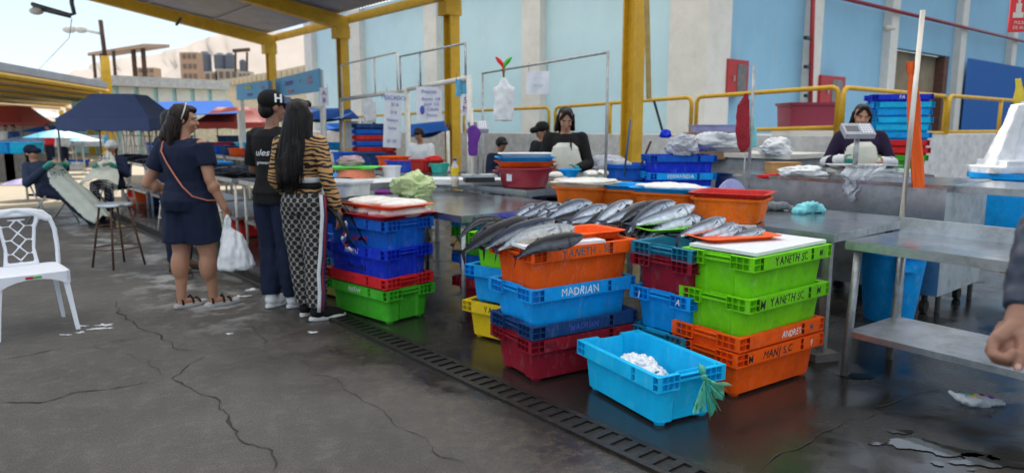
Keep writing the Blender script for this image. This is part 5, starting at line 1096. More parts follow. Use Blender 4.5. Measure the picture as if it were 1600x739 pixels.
# striped strap dangling in her hand
b = MB(); h0 = Matrix.Rotation(math.atan2(.22, -.97), 3, 'Z') @ (j['wrR']+V(-.01,-.02,-.09)) + p3
pts = [h0+V(.03*math.sin(k*.9)+.012*k*.6, -.02, -.028*k+.02) for k in range(10)]; 
for k in range(9): b.tube([pts[k], pts[k+1]], .011, 6, mi=k % 3)
for k in range(7): b.tube([pts[0]+V(.035+.012*math.sin(k), 0, -.03*k), pts[0]+V(.04+.012*math.sin(k+1), 0, -.03*(k+1))], .008, 6, mi=(k+1) % 3)
tag(b.build('lanyard', [ink_red, ink_white, ink_blue], None, True), 'red white and blue lanyard dangling from the striped top woman\'s hand', 'lanyard')
# ---- hidden person beyond woman 1
j = stand(1.6); t, HM = person('person in dark jeans mostly hidden behind the navy dressed woman', at(284, 422, 0), (.9, -.2), j, skin2, 1., .016, (0,0,0)); garment(t, 'jeans', jeans, trousers(j, 1., .018, 1.05, .98), .016); garment(t, 'sweater', navyc, shirt(j, 1., .016, .9, 1.9), .016); shoes(t, j, mat('brown_shoe', (.07,.04,.02), .6), rubber); hair(t, j, HM, hairm, skull, .013, .002)
# ---- vendor in pale apron
def vest(j, bib, low, m, w=.185, y=-.160, bot=.75, name='apron', th=.012, drop=0.):
    s = j['s']; 
    def f(b):
        rg = []
        for z, ww, yy in ((bib, .10, y+.02), (bib-.05, .14, y), (1.10, w, y-.005), (.98, w+.03, y-.01), (bot, w+.05, y-.03)):
            n = 14; r_ = []
            for k in range(n): a = PI*(k/(n-1))-PI/2; r_.append(V(ww*math.sin(a), yy+.09*(1-math.cos(a))+.0, z)*s)
            rg.append(r_+[p+V(0,th,0) for p in r_[::-1]])
        b.loft(rg)
    return f
def seller(label, loc, facing, h, top, apr, w=1., hr=(.45,0,0), arms=None, gl=None, headmat=hairm, cap=None, face=True, vox=.012, skin=skin1, long=True, lower=True):
    j = stand(h, w); s = j['s']
    for k, q_ in (('L', 1), ('R', -1)): j['el'+k] = V(q_*.25,-.05,1.10)*s; j['wr'+k] = V(q_*.11,-.30,1.06)*s; j['hd'+k] = V(-q_*.4,-.7,-.2)
    if arms: 
        for k in arms: j[k] = arms[k]*s
    j['head'] = V(0,-.05 if hr[0] > .2 else -.015,1.575)*s
    t, HM = person(label, loc, facing, j, skin, w, vox, hr, (.5,.5), face=face)
    garment(t, 'jumper', top, shirt(j, w, .018, .9, 1.85), vox); garment(t, 'trousers', navyc, trousers(j, w, .016, 1.0, .98), vox+.004); shoes(t, j, blackc, rubber)
    if apr: garment(t, 'apron', apr, vest(j, 1.33, .75, None), .009, 1, .006, 6)
    if gl:
        for k in gl:
            b = MB(); b.cap(j['el'+k].lerp(j['wr'+k], .80), j['wr'+k], .036*s, .034*s); hand(b, j['wr'+k], j['hd'+k], V(-1 if k == 'L' else 1, -.3, 0), s*1.02, .5, 1 if k == 'R' else -1, .0125); blob(b, 'rubber_glove', tealglove, t, .009, 1)
    if cap is not None:
        hair(t, j, HM, headmat, lambda b, f, s: (b.ell(f(0,.05,-.02), V(.075,.06,.075)),), vox, .002)
        b = MB(); f_ = lambda *p: j['head']+HM@(V(*p)*s); b.ell(f_(0,.015,.055), V(.092,.106,.084)); b.cap(f_(0,-.08,.04), f_(0,-.15,.03), .045, .042, sx=1.3); blob(b, 'cap', cap, t, .010, 1)
    elif long: hair(t, j, HM, headmat, lambda b, f, s: ([b.ell(f(*p_), V(*q_)*s) for p_, q_ in (((0,.036,.040),(.083,.088,.085)),((0,.055,-.01),(.078,.068,.085)),((0,-.02,.095),(.060,.050,.030)))], b.cap(f(.076,.01,.03), f(.088,.02,-.13), .022, .024), b.cap(f(-.076,.01,.03), f(-.088,.02,-.13), .022, .024), b.ell(f(0,.07,-.12), V(.08,.05,.09)), b.cap(f(.02,-.06,.10), f(.065,-.07,.03), .022,.016), b.cap(f(-.02,-.06,.10), f(-.065,-.07,.03), .022,.016)), .010, .004)
    else: hair(t, j, HM, headmat, skull, .012, .003)
    return t, j, HM
pv = dep(884, 200, 7.35); t, j, HM = seller('woman vendor in black hoodie and pale wet apron looking down at her cutting', V(pv.x, pv.y, 0), (-.10, -.99), 1.64, blackc, apronm, 1.06, (.45,0,.15), gl='L', vox=.011)
b = MB(); b.box(V(.06,-.145,1.30)*j['s'], (.02,.01,.14)); b.build('apron_tie', blackc, t)
b = MB(); wr = j['wrL']; b.box(wr+V(-.12,-.10,-.03), (.16,.003,.03)); b.box(wr+V(-.04,-.10,-.03), (.06,.014,.022)); tag(b.build('fillet_knife', galv, None, loc=V(pv.x, pv.y, 0), rz=math.atan2(-.10, .99)), 'small knife in the gloved hand of the vendor in the pale apron', 'knife')
pv = dep(1345, 200, 7.0); t, j, HM = seller('woman vendor in dark purple jumper behind the electronic scale', V(pv.x, pv.y, 0), (-.25, -.97), 1.66, clothm('purple_jumper', (.018,.010,.035)), apronm, 1.1, (.2,.1,-.05), gl='R', vox=.012, arms=dict(elR=V(-.30,-.02,1.12), wrR=V(-.20,-.28,1.16), elL=V(.30,-.02,1.12), wrL=V(.16,-.28,1.14)))
for k in 'LR':
    b = MB(); b.cap(j['el'+k], j['wr'+k], .062, .048); blob(b, 'sleeve_guard', whitec, t, .010, 2, .006, 12)
pv = dep(657, 215, 11.2); seller('vendor in white jacket bending over a violet blue tub', V(pv.x, pv.y, -.12), (-.35, -.93), 1.55, whitec, None, 1.1, (.75,0,.1), long=False, vox=.016)
pv = dep(848, 205, 9.6); seller('person in black cap and jacket half hidden left of the apron vendor', V(pv.x, pv.y, -.02), (-.7, -.5), 1.52, blackc, None, 1.15, (.15,0,-.2), cap=blackc, vox=.016)
pv = dep(781, 220, 10.4); seller('dark haired person stooping behind the basin stack', V(pv.x, pv.y, -.20), (.5, -.8), 1.50, navyc, None, 1.05, (.9,0,.1), long=False, vox=.016)
# ---- hand at the right edge
pe = V(1.66, 1.72, 0); j = stand(1.68, 1.05); s = j['s']
fdir = (-.5, -.85); rzp = math.atan2(fdir[0], -fdir[1]); Ri = Matrix.Rotation(-rzp, 3, 'Z')
wr_w = dep(1590, 512, 1.50); tip_w = dep(1576, 580, 1.46); el_w = dep(1660, 330, 1.62); knu = dep(1555, 550, 1.46)
L_ = lambda p: Ri @ (p-pe)
sh = L_(V(1.50,1.38,1.36)); 
j['shR'] = V(-.17,.0,1.36); j['elR'] = L_(el_w); j['wrR'] = L_(wr_w)
j['hdR'] = V(0,0,0)
tp_ = thing('person', 'person in navy jacket at the right edge with a loosely closed fist', 'person', pe, rzp); b = MB(); torso(b, s, 1.05); b.cap(j['neck']-V(0,0,.04), j['head']-V(0,-.01,.05), .055, .05); headgeo(b, j['head'], Matrix.Identity(3), s)
limb(b, j['shR'], j['elR'], j['wrR'], .05, .042, .030); limb(b, j['shL'], j['elL'], j['wrL'], .05, .04, .028); hand(b, j['wrL'], V(0,-.2,-1), V(-1,-.3,0))
for k in 'LR': limb(b, j['hip'+k], j['kn'+k], j['an'+k], .09, .058, .038); b.cap(j['an'+k]+V(0,.02,-.05), j['toe'+k], .034, .025)
# fist built in camera-facing frame: d down the hand, fingers curled
d = (L_(tip_w)-j['wrR']).normalized(); cvec = L_(V(0,0,CAMH)); n_ = (cvec-j['wrR']).normalized(); n_ = (n_-d*n_.dot(d)).normalized(); sdv = d.cross(n_)      # sdv : image left/right
left = L_(knu)-j['wrR']; sg = 1 if left.dot(sdv) > 0 else -1; sl = sdv*sg; wr = j['wrR']
bh = MB()
for k in range(4): bh.cap(wr+sl*(.004+.006*k)-n_*(.012*(k-1)), wr+d*(.040+.004*k)+sl*(.030+.002*k)-n_*(.020*(k-1.2)), .019, .0165, 10)
for k in range(4):
    kp = wr+d*(.052-.003*k)+sl*(.038-.002*k)-n_*(.019*(k-1.3)); m1 = kp+d*.030+sl*(-.004)+n_*.004; m2 = m1+d*.004-sl*.026+n_*.006; m3 = m2-d*.018-sl*.008
    bh.cap(kp, m1, .0125, .0108, 10); bh.cap(m1, m2, .0108, .010, 10); bh.cap(m2, m3, .0098, .009, 10)
bh.ell(wr+d*.052+sl*.010-n_*.004, V(.026,.026,.028)); t0 = wr+d*.022-sl*.012+n_*.016; t1 = t0+d*.040-sl*.006+n_*.006; t2 = t1+d*.032+sl*.004; bh.cap(wr-sl*.004, t0, .020, .017, 10); bh.cap(t0, t1, .0155, .0128, 10); bh.cap(t1, t2, .0128, .0105, 10)
for q_ in range(len(bh.f)): pass
b.add(bh.v, bh.f); blob(b, 'body', skin2, tp_, .0042, 2)
b = MB(); b.ell(t2+n_*.0075+d*.002, V(.0072,.0072,.0072)); nl = b
Mn = Matrix((sdv, d, n_)).transposed(); b = MB(); b.ell(t2+n_*.0085+d*.003, (.0068,.0085,.0028), Mn); b.build('thumbnail', mat('nail', (.55,.32,.26), .3), tp_, True)
def jac(b):
    torso(b, s, 1.08, .03, .88); b.cap(j['shL'], j['shR'], .07, .07)
    b.cap(j['shL'], j['elL'], .075, .062); b.cap(j['elL'], j['wrL'], .060, .045)
    b.cap(j['shR'], j['elR'], .078, .070); e_ = j['elR'].lerp(j['wrR'], .80); b.tube([j['elR'], j['elR'].lerp(j['wrR'], .45), e_], [.070,.066,.046], 18)
    b.tube([j['elR'].lerp(j['wrR'], .76), j['elR'].lerp(j['wrR'], .86)], [.043,.040], 18)
garment(tp_, 'jacket', mat('navy_jacket', (.018,.028,.058), .5, var=.15, bump=.2, bscale=20), jac, .008, 2, .010, 16, (1,1,1)); garment(tp_, 'trousers', jeans, trousers(j, 1.05, .018, 1.0, .98), .016); hair(tp_, j, Matrix.Identity(3), hairm, skull, .013, .002); face_parts(tp_, j['head'], Matrix.Identity(3)); shoes(tp_, j, blackc, rubber)
# ---- seated people far left
def sitter(label, hips, facing, feet, recl, top, apr, cap, h=1.6, drape=None, armd=None):
    """hips height ~.45; facing = horizontal direction; feet = distance in front; recl = backward lean"""
    s = h/1.7; j = stand(h); M = Matrix.Rotation(-recl, 3, 'X'); hp = V(0,0,.50)
    TM = Matrix.Translation(hp) @ M.to_4x4() @ Matrix.Translation(V(0,0,-.92*s))
    for k in list(j):
        if k in ('s',) or k[:2] in ('hd',): continue
        if k[:2] in ('sh','el','wr','ne','he'): j[k] = TM @ j[k]
    for k, q_ in (('L', 1), ('R', -1)):
        j['hip'+k] = hp+V(q_*.09,0,0); j['kn'+k] = hp+V(q_*.11,-.43,.03 if feet < .7 else -.06); j['an'+k] = V(q_*.10,-feet,.09); j['toe'+k] = V(q_*.11,-feet-.14,.06 if feet < .7 else .14)
        j['el'+k] = j['sh'+k]+V(q_*.09,-.10,-.25); j['wr'+k] = hp+(armd or V(0,-.30,.28))+V(q_*.12,0,0); j['hd'+k] = V(-q_*.4,-.8,0)
    t, HM = person(label, hips, facing, j, skin1, 1.08, .016, (recl*-.2,0,0), (.4,.4), torsoM=TM, face=True)
    garment(t, 'jacket', top, shirt(j, 1.1, .022, .84, 1.8, M=TM), .016); garment(t, 'trousers', navyc, trousers(j, 1.05, .018, .95, .98, M=TM), .016); shoes(t, j, blackc, rubber)
    for k in 'LR': b = MB(); b.cap(j['el'+k].lerp(j['wr'+k], .6), j['wr'+k], .045, .036); hand(b, j['wr'+k], j['hd'+k], V(0,0,-1), s, .4, 1, .013); blob(b, 'rubber_glove', tealglove, t, .011, 1)
    hair(t, j, HM, hairm, lambda b, f, s: (b.ell(f(0,.05,-.02), V(.075,.06,.085)), b.ell(f(0,.09,-.10), V(.05,.04,.09))), .014, .003)
    b = MB(); f_ = lambda *p: j['head']+HM@(V(*p)*s); b.ell(f_(0,.015,.055), V(.094,.108,.088)); b.cap(f_(0,-.08,.04), f_(0,-.15,.03), .045, .042, sx=1.3); blob(b, 'cap', cap, t, .012, 1)
    if drape:
        b = MB(); rg = []
        for p, ww in drape: c = Vector(p); n = 12; r_ = [c+V(ww*(2*k/(n-1)-1), 0, -.10*(2*k/(n-1)-1)**2+.012*math.sin(k*1.7)) for k in range(n)]; rg.append(r_+[q_+V(0,.0,-.016) for q_ in r_[::-1]])
        b.loft(rg); blob(b, 'apron', apr, t, .012, 1, .012, 5, (1,1,1))
    return t
s1 = at(85, 350, 0); sitter('reclining seated vendor in navy cap with long grey apron over her legs', V(s1.x-.08, s1.y+.1, 0), (.93, -.36), .95, .55, clothm('blue_grey_jacket', (.03,.045,.085)), apron_grey, navyc, 1.62, drape=[((0,-.16,1.02),.15),((0,-.20,.88),.17),((0,-.30,.72),.21),((0,-.52,.60),.24),((0,-.75,.42),.24),((0,-.95,.25),.22),((0,-1.08,.17),.16)], armd=V(0,-.24,.42))
s2 = at(165, 338, 0); sitter('seated vendor in white cap and pale yellow apron facing the camera', V(s2.x, s2.y+.3, 0), (.12, -.99), .45, .12, clothm('navy_jacket2', (.02,.03,.07)), apronm, whitec, 1.55, drape=[((0,-.13,1.06),.12),((0,-.20,.92),.17),((0,-.36,.76),.26),((0,-.54,.64),.30),((0,-.62,.40),.28),((0,-.66,.20),.20),((0,-.66,.10),.14)], armd=V(0,-.32,.35))
# chairs for them
def pipechair(label, loc, rz):
    t = thing('folding_chair', label, 'chair', loc, rz); b = MB(); b.bb(-.2,.2,-.2,.2,.42,.45); b.build('seat', blackc, t); b = MB(); b.box((0,.24,.72),(.4,.02,.22), rx=-.25); b.build('backrest', navyc, t)
    for x in (-.2,.2): b = MB(); b.tube([(x,-.30,0),(x,.05,.44),(x,.28,.85)], .012, 8); b.build('leg', galv, t, True); b = MB(); b.tube([(x,.28,0),(x,-.18,.43)], .012, 8); b.build('leg', galv, t, True)
    return t
pipechair('dark folding chair under the reclining vendor', V(s1.x-.10, s1.y+.12, 0), math.atan2(.93,.36)); pipechair('dark folding chair under the vendor facing the camera', V(s2.x, s2.y+.32, 0), .1)
# far background people
for i, (u, v, Y, c_, lb) in enumerate([(75,208,24,'brightred','far person in red top under the turquoise umbrella'),(95,210,22,'white','far person in white top left of the navy tent'),(20,215,26,'navy','far person in dark clothes at the left edge'),(270,215,17,'royal','far person in blue under the navy tent'),(8,214,30,'white','far person in pale clothes near the grey wall'),(585,205,17,'maroon','far person in dark red behind the price sheets')]):
    p = dep(u, 200, Y); j = stand(1.55); t, HM = person(lb, V(p.x, p.y, 0), (.3*(i-2)/2, -.9), j, skin2, 1.1, .03, (.2,0,0)); garment(t, 'jacket', P[c_], shirt(j, 1.1, .02, .9, 1.8), .03, 2, 0); garment(t, 'trousers', navyc, trousers(j, 1., .02, 1., .98), .03, 2, 0); hair(t, j, HM, hairm, skull, .025, 0)
# ================================================================= WHITE CHAIR, STOOL
def monobloc():
    t = thing('plastic_chair', 'white plastic armless chair with lattice backrest at the left edge', 'chair', V(-3.455, 4.92, 0), R(43)); wm = mat('white_chair_plastic', (.74,.77,.84), .35, var=.04, dirt=.12, dcol=(.4,.42,.45))
    b = MB(); w, d = .21, .205
    def rr_(hx, hy, z, r=.05, sag=0):
        p = []
        for (sx, sy, a0) in ((1,1,0),(-1,1,PI/2),(-1,-1,PI),(1,-1,3*PI/2)):
            for k in range(5): a = a0+k*PI/8; p.append(V(sx*(hx-r)+r*math.cos(a), sy*(hy-r)+r*math.sin(a), z))
        return p
    b.loft([rr_(w-.01, d-.01, .412), rr_(w+.004, d+.004, .396), rr_(w+.012, d+.012, .395), rr_(w+.015, d+.015, .43), rr_(w, d, .438), rr_(w-.03, d-.03, .431)], True, True, True); b.build('seat', wm, t, 'auto')
    for sx in (-1, 1):
        for sy in (-1, 1):
            b = MB(); rg = []
            for z, g_, tw in ((.0,.038,.03),(.2,.018,.036),(.36,.004,.052),(.42,.0,.06)):
                cx, cy = sx*(w-.012+g_), sy*(d-.012+g_); rg.append([V(cx-tw*.5*sx-.0, cy+.004*sy, z), V(cx+.012*sx, cy+.012*sy, z), V(cx+.004*sx, cy-tw*.5*sy*1.6, z), V(cx-.008*sx, cy-tw*.4*sy, z)])
            b.loft(rg); b.build('leg', wm, t)
    for q_ in (-1, 1): # arched aprons
        for ax in 'xy':
            b = MB(); rg = []
            for k in range(9):
                a = k/8*2-1; z = .395-.055*abs(a)**2.5; c = V(a*(w-.01), q_*(d+.011), 0) if ax == 'x' else V(q_*(w+.011), a*(d-.01), 0); n_ = V(0, .004, 0) if ax == 'x' else V(.004, 0, 0); rg.append([c-n_+V(0,0,.43), c+n_+V(0,0,.43), c+n_+V(0,0,z), c-n_+V(0,0,z)])
            b.loft(rg); b.build('apron_edge', wm, t)
    # backrest: outer arch, centre splat with lattice
    bk = MB(); 
    def bp(x, z): return V(x*1.14, d-.01+(z-.43)*.10+.02*(1-(x/.21)**2)*.6, z)
    arch = [(.20,.42),(.205,.55),(.200,.68),(.18,.77),(.14,.815),(.07,.832),(0,.836)]; arch = arch+[(-x, z) for x, z in arch[-2::-1]]
    bk.tube([bp(x, z) for x, z in arch], .017, 8, sx=1.); 
    for sx in (-1, 1): bk.tube([bp(sx*.085, .43), bp(sx*.075,.55), bp(sx*.09,.70), bp(sx*.12,.80)], [.016,.012,.013,.02], 8); bk.tube([bp(sx*.03,.83), bp(sx*.10,.805), bp(sx*.17,.76)], .022, 8)
    bk.tube([bp(-.08,.80), bp(0,.80), bp(.08,.80)], .014, 8); bk.tube([bp(-.09,.44), bp(.09,.44)], .018, 8); bk.tube([bp(-.05,.765), bp(.05,.765)], .007, 6)
    for i in range(3):
        z0 = .47+.10*i
        for sx in (-1, 1): bk.tube([bp(0, z0), bp(sx*.04, z0+.05), bp(0, z0+.10)], .0075, 6); 
    for sx in (-1, 1): bk.tube([bp(sx*.08,.52), bp(sx*.04,.52), bp(sx*.0,.47)], .006, 6); bk.tube([bp(sx*.075,.62), bp(sx*.04,.62)], .006, 6); bk.tube([bp(sx*.085,.72), bp(sx*.04,.72), bp(0,.77)], .006, 6)
    blob(bk, 'backrest', wm, t, .0065, 1)
    b = MB(); b.bb(-.045,.0,-d-.0185,-d-.0165,.400,.418); b.build('sticker', ink_red, t); b = MB(); b.bb(.002,.05,-d-.0185,-d-.0165,.402,.416); b.build('sticker', P['green'], t)
monobloc()
def stool(label, loc, h=.66, r=.17, m=ruststeel, rz=.3, group=None, seatm=None):
    t = thing('metal_stool', label, 'stool', loc, rz, group); b = MB(); b.lathe([(r*.95,h-.03),(r,h-.025),(r,h-.008),(r*.97,h)], n=24, cap1=True); b.build('seat', seatm or steel, t, 'auto')
    for k in range(4): a = k*PI/2; b = MB(); b.tube([(r*1.45*math.cos(a), r*1.45*math.sin(a), 0), (r*.8*math.cos(a), r*.8*math.sin(a), h-.03)], .011, 8); b.build('leg', m, t, True)
    for z, q_ in ((.20,1.27),(.42,1.07)): b = MB(); b.tube([(r*q_*math.cos(a), r*q_*math.sin(a), z) for a in [k*PI/12 for k in range(25)]], .007, 6); b.build('foot_ring', m, t, True)
    return t
stool('round metal stool standing on the bare concrete near the seated vendors', V(-4.12, 7.25, 0))
for i, a in enumerate([9.0, 10.6, 13.8]): p = W(a, 2.62); stool('stool by the aisle tables, %s counting from the shoppers' % ords[i], p, .62, .15, whitepipe, .2*i, 'stools along the aisle tables')
# stools stacked upside down on far tables
for i in range(5):
    p = dep(193+16*i, 243, 15+.3*i); o = stool('upturned pale stool on the tables under the navy tent, %s from left' % ords[i], V(p.x, p.y, p.z+.62), .62, .15, whitepipe, .4*i, 'upturned stools under the navy tent', P['white']); o.rotation_euler = (PI, 0, .3*i)
# ================================================================= BUILDING, ROOF, RAILS
def wallm(name, c, lo=.0):
    m = bpy.data.materials.new(name); nt = nodes(m); N = nt.nodes; L = nt.links; out = N.new('ShaderNodeOutputMaterial'); b = N.new('ShaderNodeBsdfPrincipled'); L.new(b.outputs[0], out.inputs[0]); b.inputs['Roughness'].default_value = .75
    tc = N.new('ShaderNodeTexCoord'); n = N.new('ShaderNodeTexNoise'); n.inputs['Scale'].default_value = .7; n.inputs['Detail'].default_value = 9; n.inputs['Roughness'].default_value = .7; L.new(tc.outputs['Object'], n.inputs[0])
    r = N.new('ShaderNodeValToRGB'); e = r.color_ramp.elements; e[0].position = .3; e[0].color = (*[x*.93 for x in c], 1); e[1].position = .72; e[1].color = (*[min(1, x*1.08) for x in c], 1); L.new(n.outputs['Fac'], r.inputs[0])
    mp = N.new('ShaderNodeMapping'); mp.inputs['Scale'].default_value = (5, 5, .5); L.new(tc.outputs['Object'], mp.inputs[0]); n2 = N.new('ShaderNodeTexNoise'); n2.inputs['Scale'].default_value = 1.; n2.inputs['Detail'].default_value = 8; L.new(mp.outputs[0], n2.inputs[0])
    r2 = N.new('ShaderNodeValToRGB'); r2.color_ramp.elements[0].position = .56; r2.color_ramp.elements[1].position = .8; r2.color_ramp.elements[1].color = (.22,.22,.22,1); L.new(n2.outputs['Fac'], r2.inputs[0])
    mx = N.new('ShaderNodeMixRGB'); L.new(r2.outputs[0], mx.inputs[0]); L.new(r.outputs[0], mx.inputs[1]); mx.inputs[2].default_value = (.55,.52,.42,1) ; L.new(mx.outputs[0], b.inputs['Base Color']); return m
blue_l = wallm('pale_blue_wall', (.46,.65,.71)); blue_r = wallm('shaded_blue_wall', (.22,.43,.59))  # short wall's darker blue has its deeper shade mixed into the colour
BW, AW, HT = 12.8, 9.13, 6.6
bd_ = thing('market_building', 'long pale blue market hall with white pilasters behind the raised rail', 'building', W(AW, BW), ROWROT)    # local +X = A, +Y = -B
b = MB(); b.bb(0, 19.4, -.25, 0, 0, HT); b.build('long_wall', blue_l, bd_)
b = MB(); 
# short wall along B with doorway (local y negative = +B)
def bl(b0, b1, z0, z1, x0=0., x1=.25): b.bb(x0, x1, -b1, -b0, z0, z1)
def uB(u): r = ray(u, 200); k = AW/(r[0]*AX.x+r[1]*AX.y); return (r[0]*BX.x+r[1]*BX.y)*k-BW     # offset along B of an image column on that wall
d0, d1 = uB(1385), uB(1474); 
bl(.25, d0, 0, HT); bl(d1, 34, 0, HT); bl(d0, d1, 3.75, HT); b.build('short_wall', blue_r, bd_)
b = MB(); b.bb(.3, .5, -d1, -d0, 0, 3.75); b.build('door_recess', mat('door_recess_cream', (.24,.19,.12), .8, var=.35, scale=1.2), bd_)
b = MB(); b.bb(.02, .29, -d1, -d1+.35, 0, 3.74); b.build('door_jamb', mat('door_frame_brown', (.12,.05,.035), .7, var=.4), bd_); b = MB(); b.bb(.02,.29,-d0-.08,-d0,0,3.74); b.build('door_jamb', MATS['door_frame_brown'], bd_)
b = MB(); b.bb(.25, .29, -(d0+.9), -(d0+.25), 1.9, 2.4); b.build('door_notice', mat('notice_purple', (.12,.10,.18), .6), bd_)
def uA(u): r = ray(u, 200); k = BW/(r[0]*BX.x+r[1]*BX.y); return (r[0]*AX.x+r[1]*AX.y)*k-AW
for u in (1072, 838, 683, 567, 494):
    a = uA(u); b = MB(); b.bb(a-.36, a+.36, 0.001, .22, 0, HT-.01); b.build('pilaster', whitep, bd_)
b = MB(); b.bb(-.26, -.001, -.62, .22, 0, HT-.01); b.build('pilaster', whitep, bd_)
for u in (1255, 1374, 1482, 1562):
    q_ = uB(u); b = MB(); b.bb(-.22, -.001, -q_-.25, -q_+.25, 0, HT-.01); b.build('pilaster', whitep, bd_)
b = MB(); b.bb(-.02, 19.4, .0, .06, 5.75, 5.95); b.build('cornice', whitep, bd_)
rfm = mat('roof_slab', (.3,.3,.3), .8); b = MB(); b.bb(-.5, 19.6, -17, .5, HT, HT+.2); b.build('roof', rfm, bd_)
b = MB(); b.bb(19.15, 19.4, -17, -.26, 0, HT-.01); b.build('end_wall', blue_l, bd_)
# blue corrugated gate + door items on the short wall
g0_, g1_ = uB(1487), uB(1650); zt = dep(1487, 95, 1).z
r = ray(1500, 93); Yw = AW/(AX.y+AX.x*r[0]/r[1]); ztop = dep(1500, 93, Yw).z
b = MB(); n = int((g1_-g0_)/.16); pr_ = []
for i in range(n*2+1): y = -(g0_+(g1_-g0_)*i/(n*2)); x = -.30-(.06 if (i//1) % 2 else 0); pr_.append((x, y))
b.loft([[V(x, y, z) for x, y in pr_]+[V(x+.02, y, z) for x, y in pr_[::-1]] for z in (1.2, ztop)]); gate = b.build('corrugated_gate', mat('deep_blue_sheet', (.010,.11,.38), .5, var=.1), None, loc=W(AW, BW), rz=ROWROT); tag(gate, 'deep blue corrugated metal gate right of the brown doorway', 'gate')
# platform
pl = thing('loading_platform', 'raised concrete platform carrying the yellow rail', 'platform', W(5.17, 11.0), ROWROT); b = MB(); b.bb(-.1, 23, -1.79, .1, 0, 1.3); b.bb(-.1, 3.94, -12, -1.791, 0, 1.3); b.build('platform_body', mat('platform_white', (.62,.62,.62), .8, dirt=.25, bump=.2), pl)
# rails
def rail(label, ps, pe_, h0=.0, posts=(), low=.45, drop=.95):
    b = MB(); d = (pe_-ps); r_ = .038; c0 = ps+V(0,0,-.10); c1 = pe_+V(0,0,-.10); e = d.normalized()*.10
    b.tube([V(ps.x, ps.y, 1.3), c0, ps+e*.35+V(0,0,-.03), ps+e, pe_-e, pe_-e*.35+V(0,0,-.03), c1, V(pe_.x, pe_.y, 1.3)], r_, 8)
    b.tube([V(ps.x, ps.y, ps.z-low), V(pe_.x, pe_.y, pe_.z-low)], r_*.85, 8)
    for q_ in posts: p = ps.lerp(pe_, q_); b.tube([V(p.x, p.y, 1.3), p], r_, 8)
    return tag(b.build('guard_rail', yellowp, None, True), label, 'rail', 'yellow guard rails along the raised platform')
def onB(u, v, B): r = ray(u, v); k = B/(r[0]*BX.x+r[1]*BX.y); return dep(u, v, r[1]*k)
def onA(u, v, A_o): r = ray(u, v); k = A_o/(r[0]*AX.x+r[1]*AX.y); return dep(u, v, r[1]*k)
rail('yellow rail section from the building corner to the platform corner', onB(1089, 152, 10.99), onB(1311, 136, 10.99), low=.62)
rail('yellow rail section crossed by the big yellow column', onB(868, 168, 10.99), onB(1081, 152, 10.99), posts=(.45,.62), low=.7)
rail('yellow rail section left of the apron vendor', onB(640, 178, 10.99), onB(858, 168, 10.99), posts=(.45,), low=.7)
rail('yellow rail section farthest left behind the crate stack', onB(540, 184, 10.99), onB(634, 178, 10.99), posts=(.5,), low=.7)
rail('yellow rail section in front of the brown doorway', onA(1319, 137, 5.17), onA(1479, 151, 5.17), posts=(.55,), low=.68)
rail('yellow rail section in front of the blue gate', onA(1484, 150, 5.17), onA(1640, 162, 5.17), posts=(.45,), low=.68)
p = onB(1262, 203, 11.7); p.z = 1.62; basin('maroon_tub', 'big maroon tub standing behind the rail on the platform', 'tub', mat('tub_maroon', (.24,.02,.05), .45, var=.06), Vector((p.x, p.y, dep(1262,204,p.y).z)), R(5), .92, .6, .46, .93, None, None, r=.05)
b = MB(); b.bb(-.5,.5,-.3,.3,1.3, dep(1262,204,p.y).z-.001); tag(b.build('white_plinth', whitep, None, loc=(p.x, p.y, 0), rz=R(5)), 'low pale block under the big maroon tub', 'block')
# fire cabinets, signs, pipes
def cabinet(label, u0, v0, u1, v1, A_o=AW-.02):
    pa_, pb_ = onA(u0, v1, A_o), onA(u1, v0, A_o); w_ = (V(pb_.x, pb_.y, 0)-V(pa_.x, pa_.y, 0)).length; h_ = pb_.z-pa_.z; t = thing('fire_cabinet', label, 'fire cabinet', pa_, ROWROT)
    b = MB(); b.bb(-.28, -.03, -w_, 0, 0, h_); b.build('cabinet_body', redp, t); b = MB(); b.bb(-.29, -.281, -w_*.88, -w_*.45, h_*.12, h_*.88); b.build('glass_pane', mat('cabinet_glass', (.10,.09,.09), .15, var=.5, scale=9), t); b = MB(); b.bb(-.31,-.281,-w_*.30,-w_*.26,h_*.4,h_*.55); b.build('handle', galv, t)
cabinet('red fire hose cabinet with glass pane under the small fire sign', 1118, 97, 1153, 150)
cabinet('red fire hose cabinet behind the big maroon tub', 1264, 122, 1305, 165)
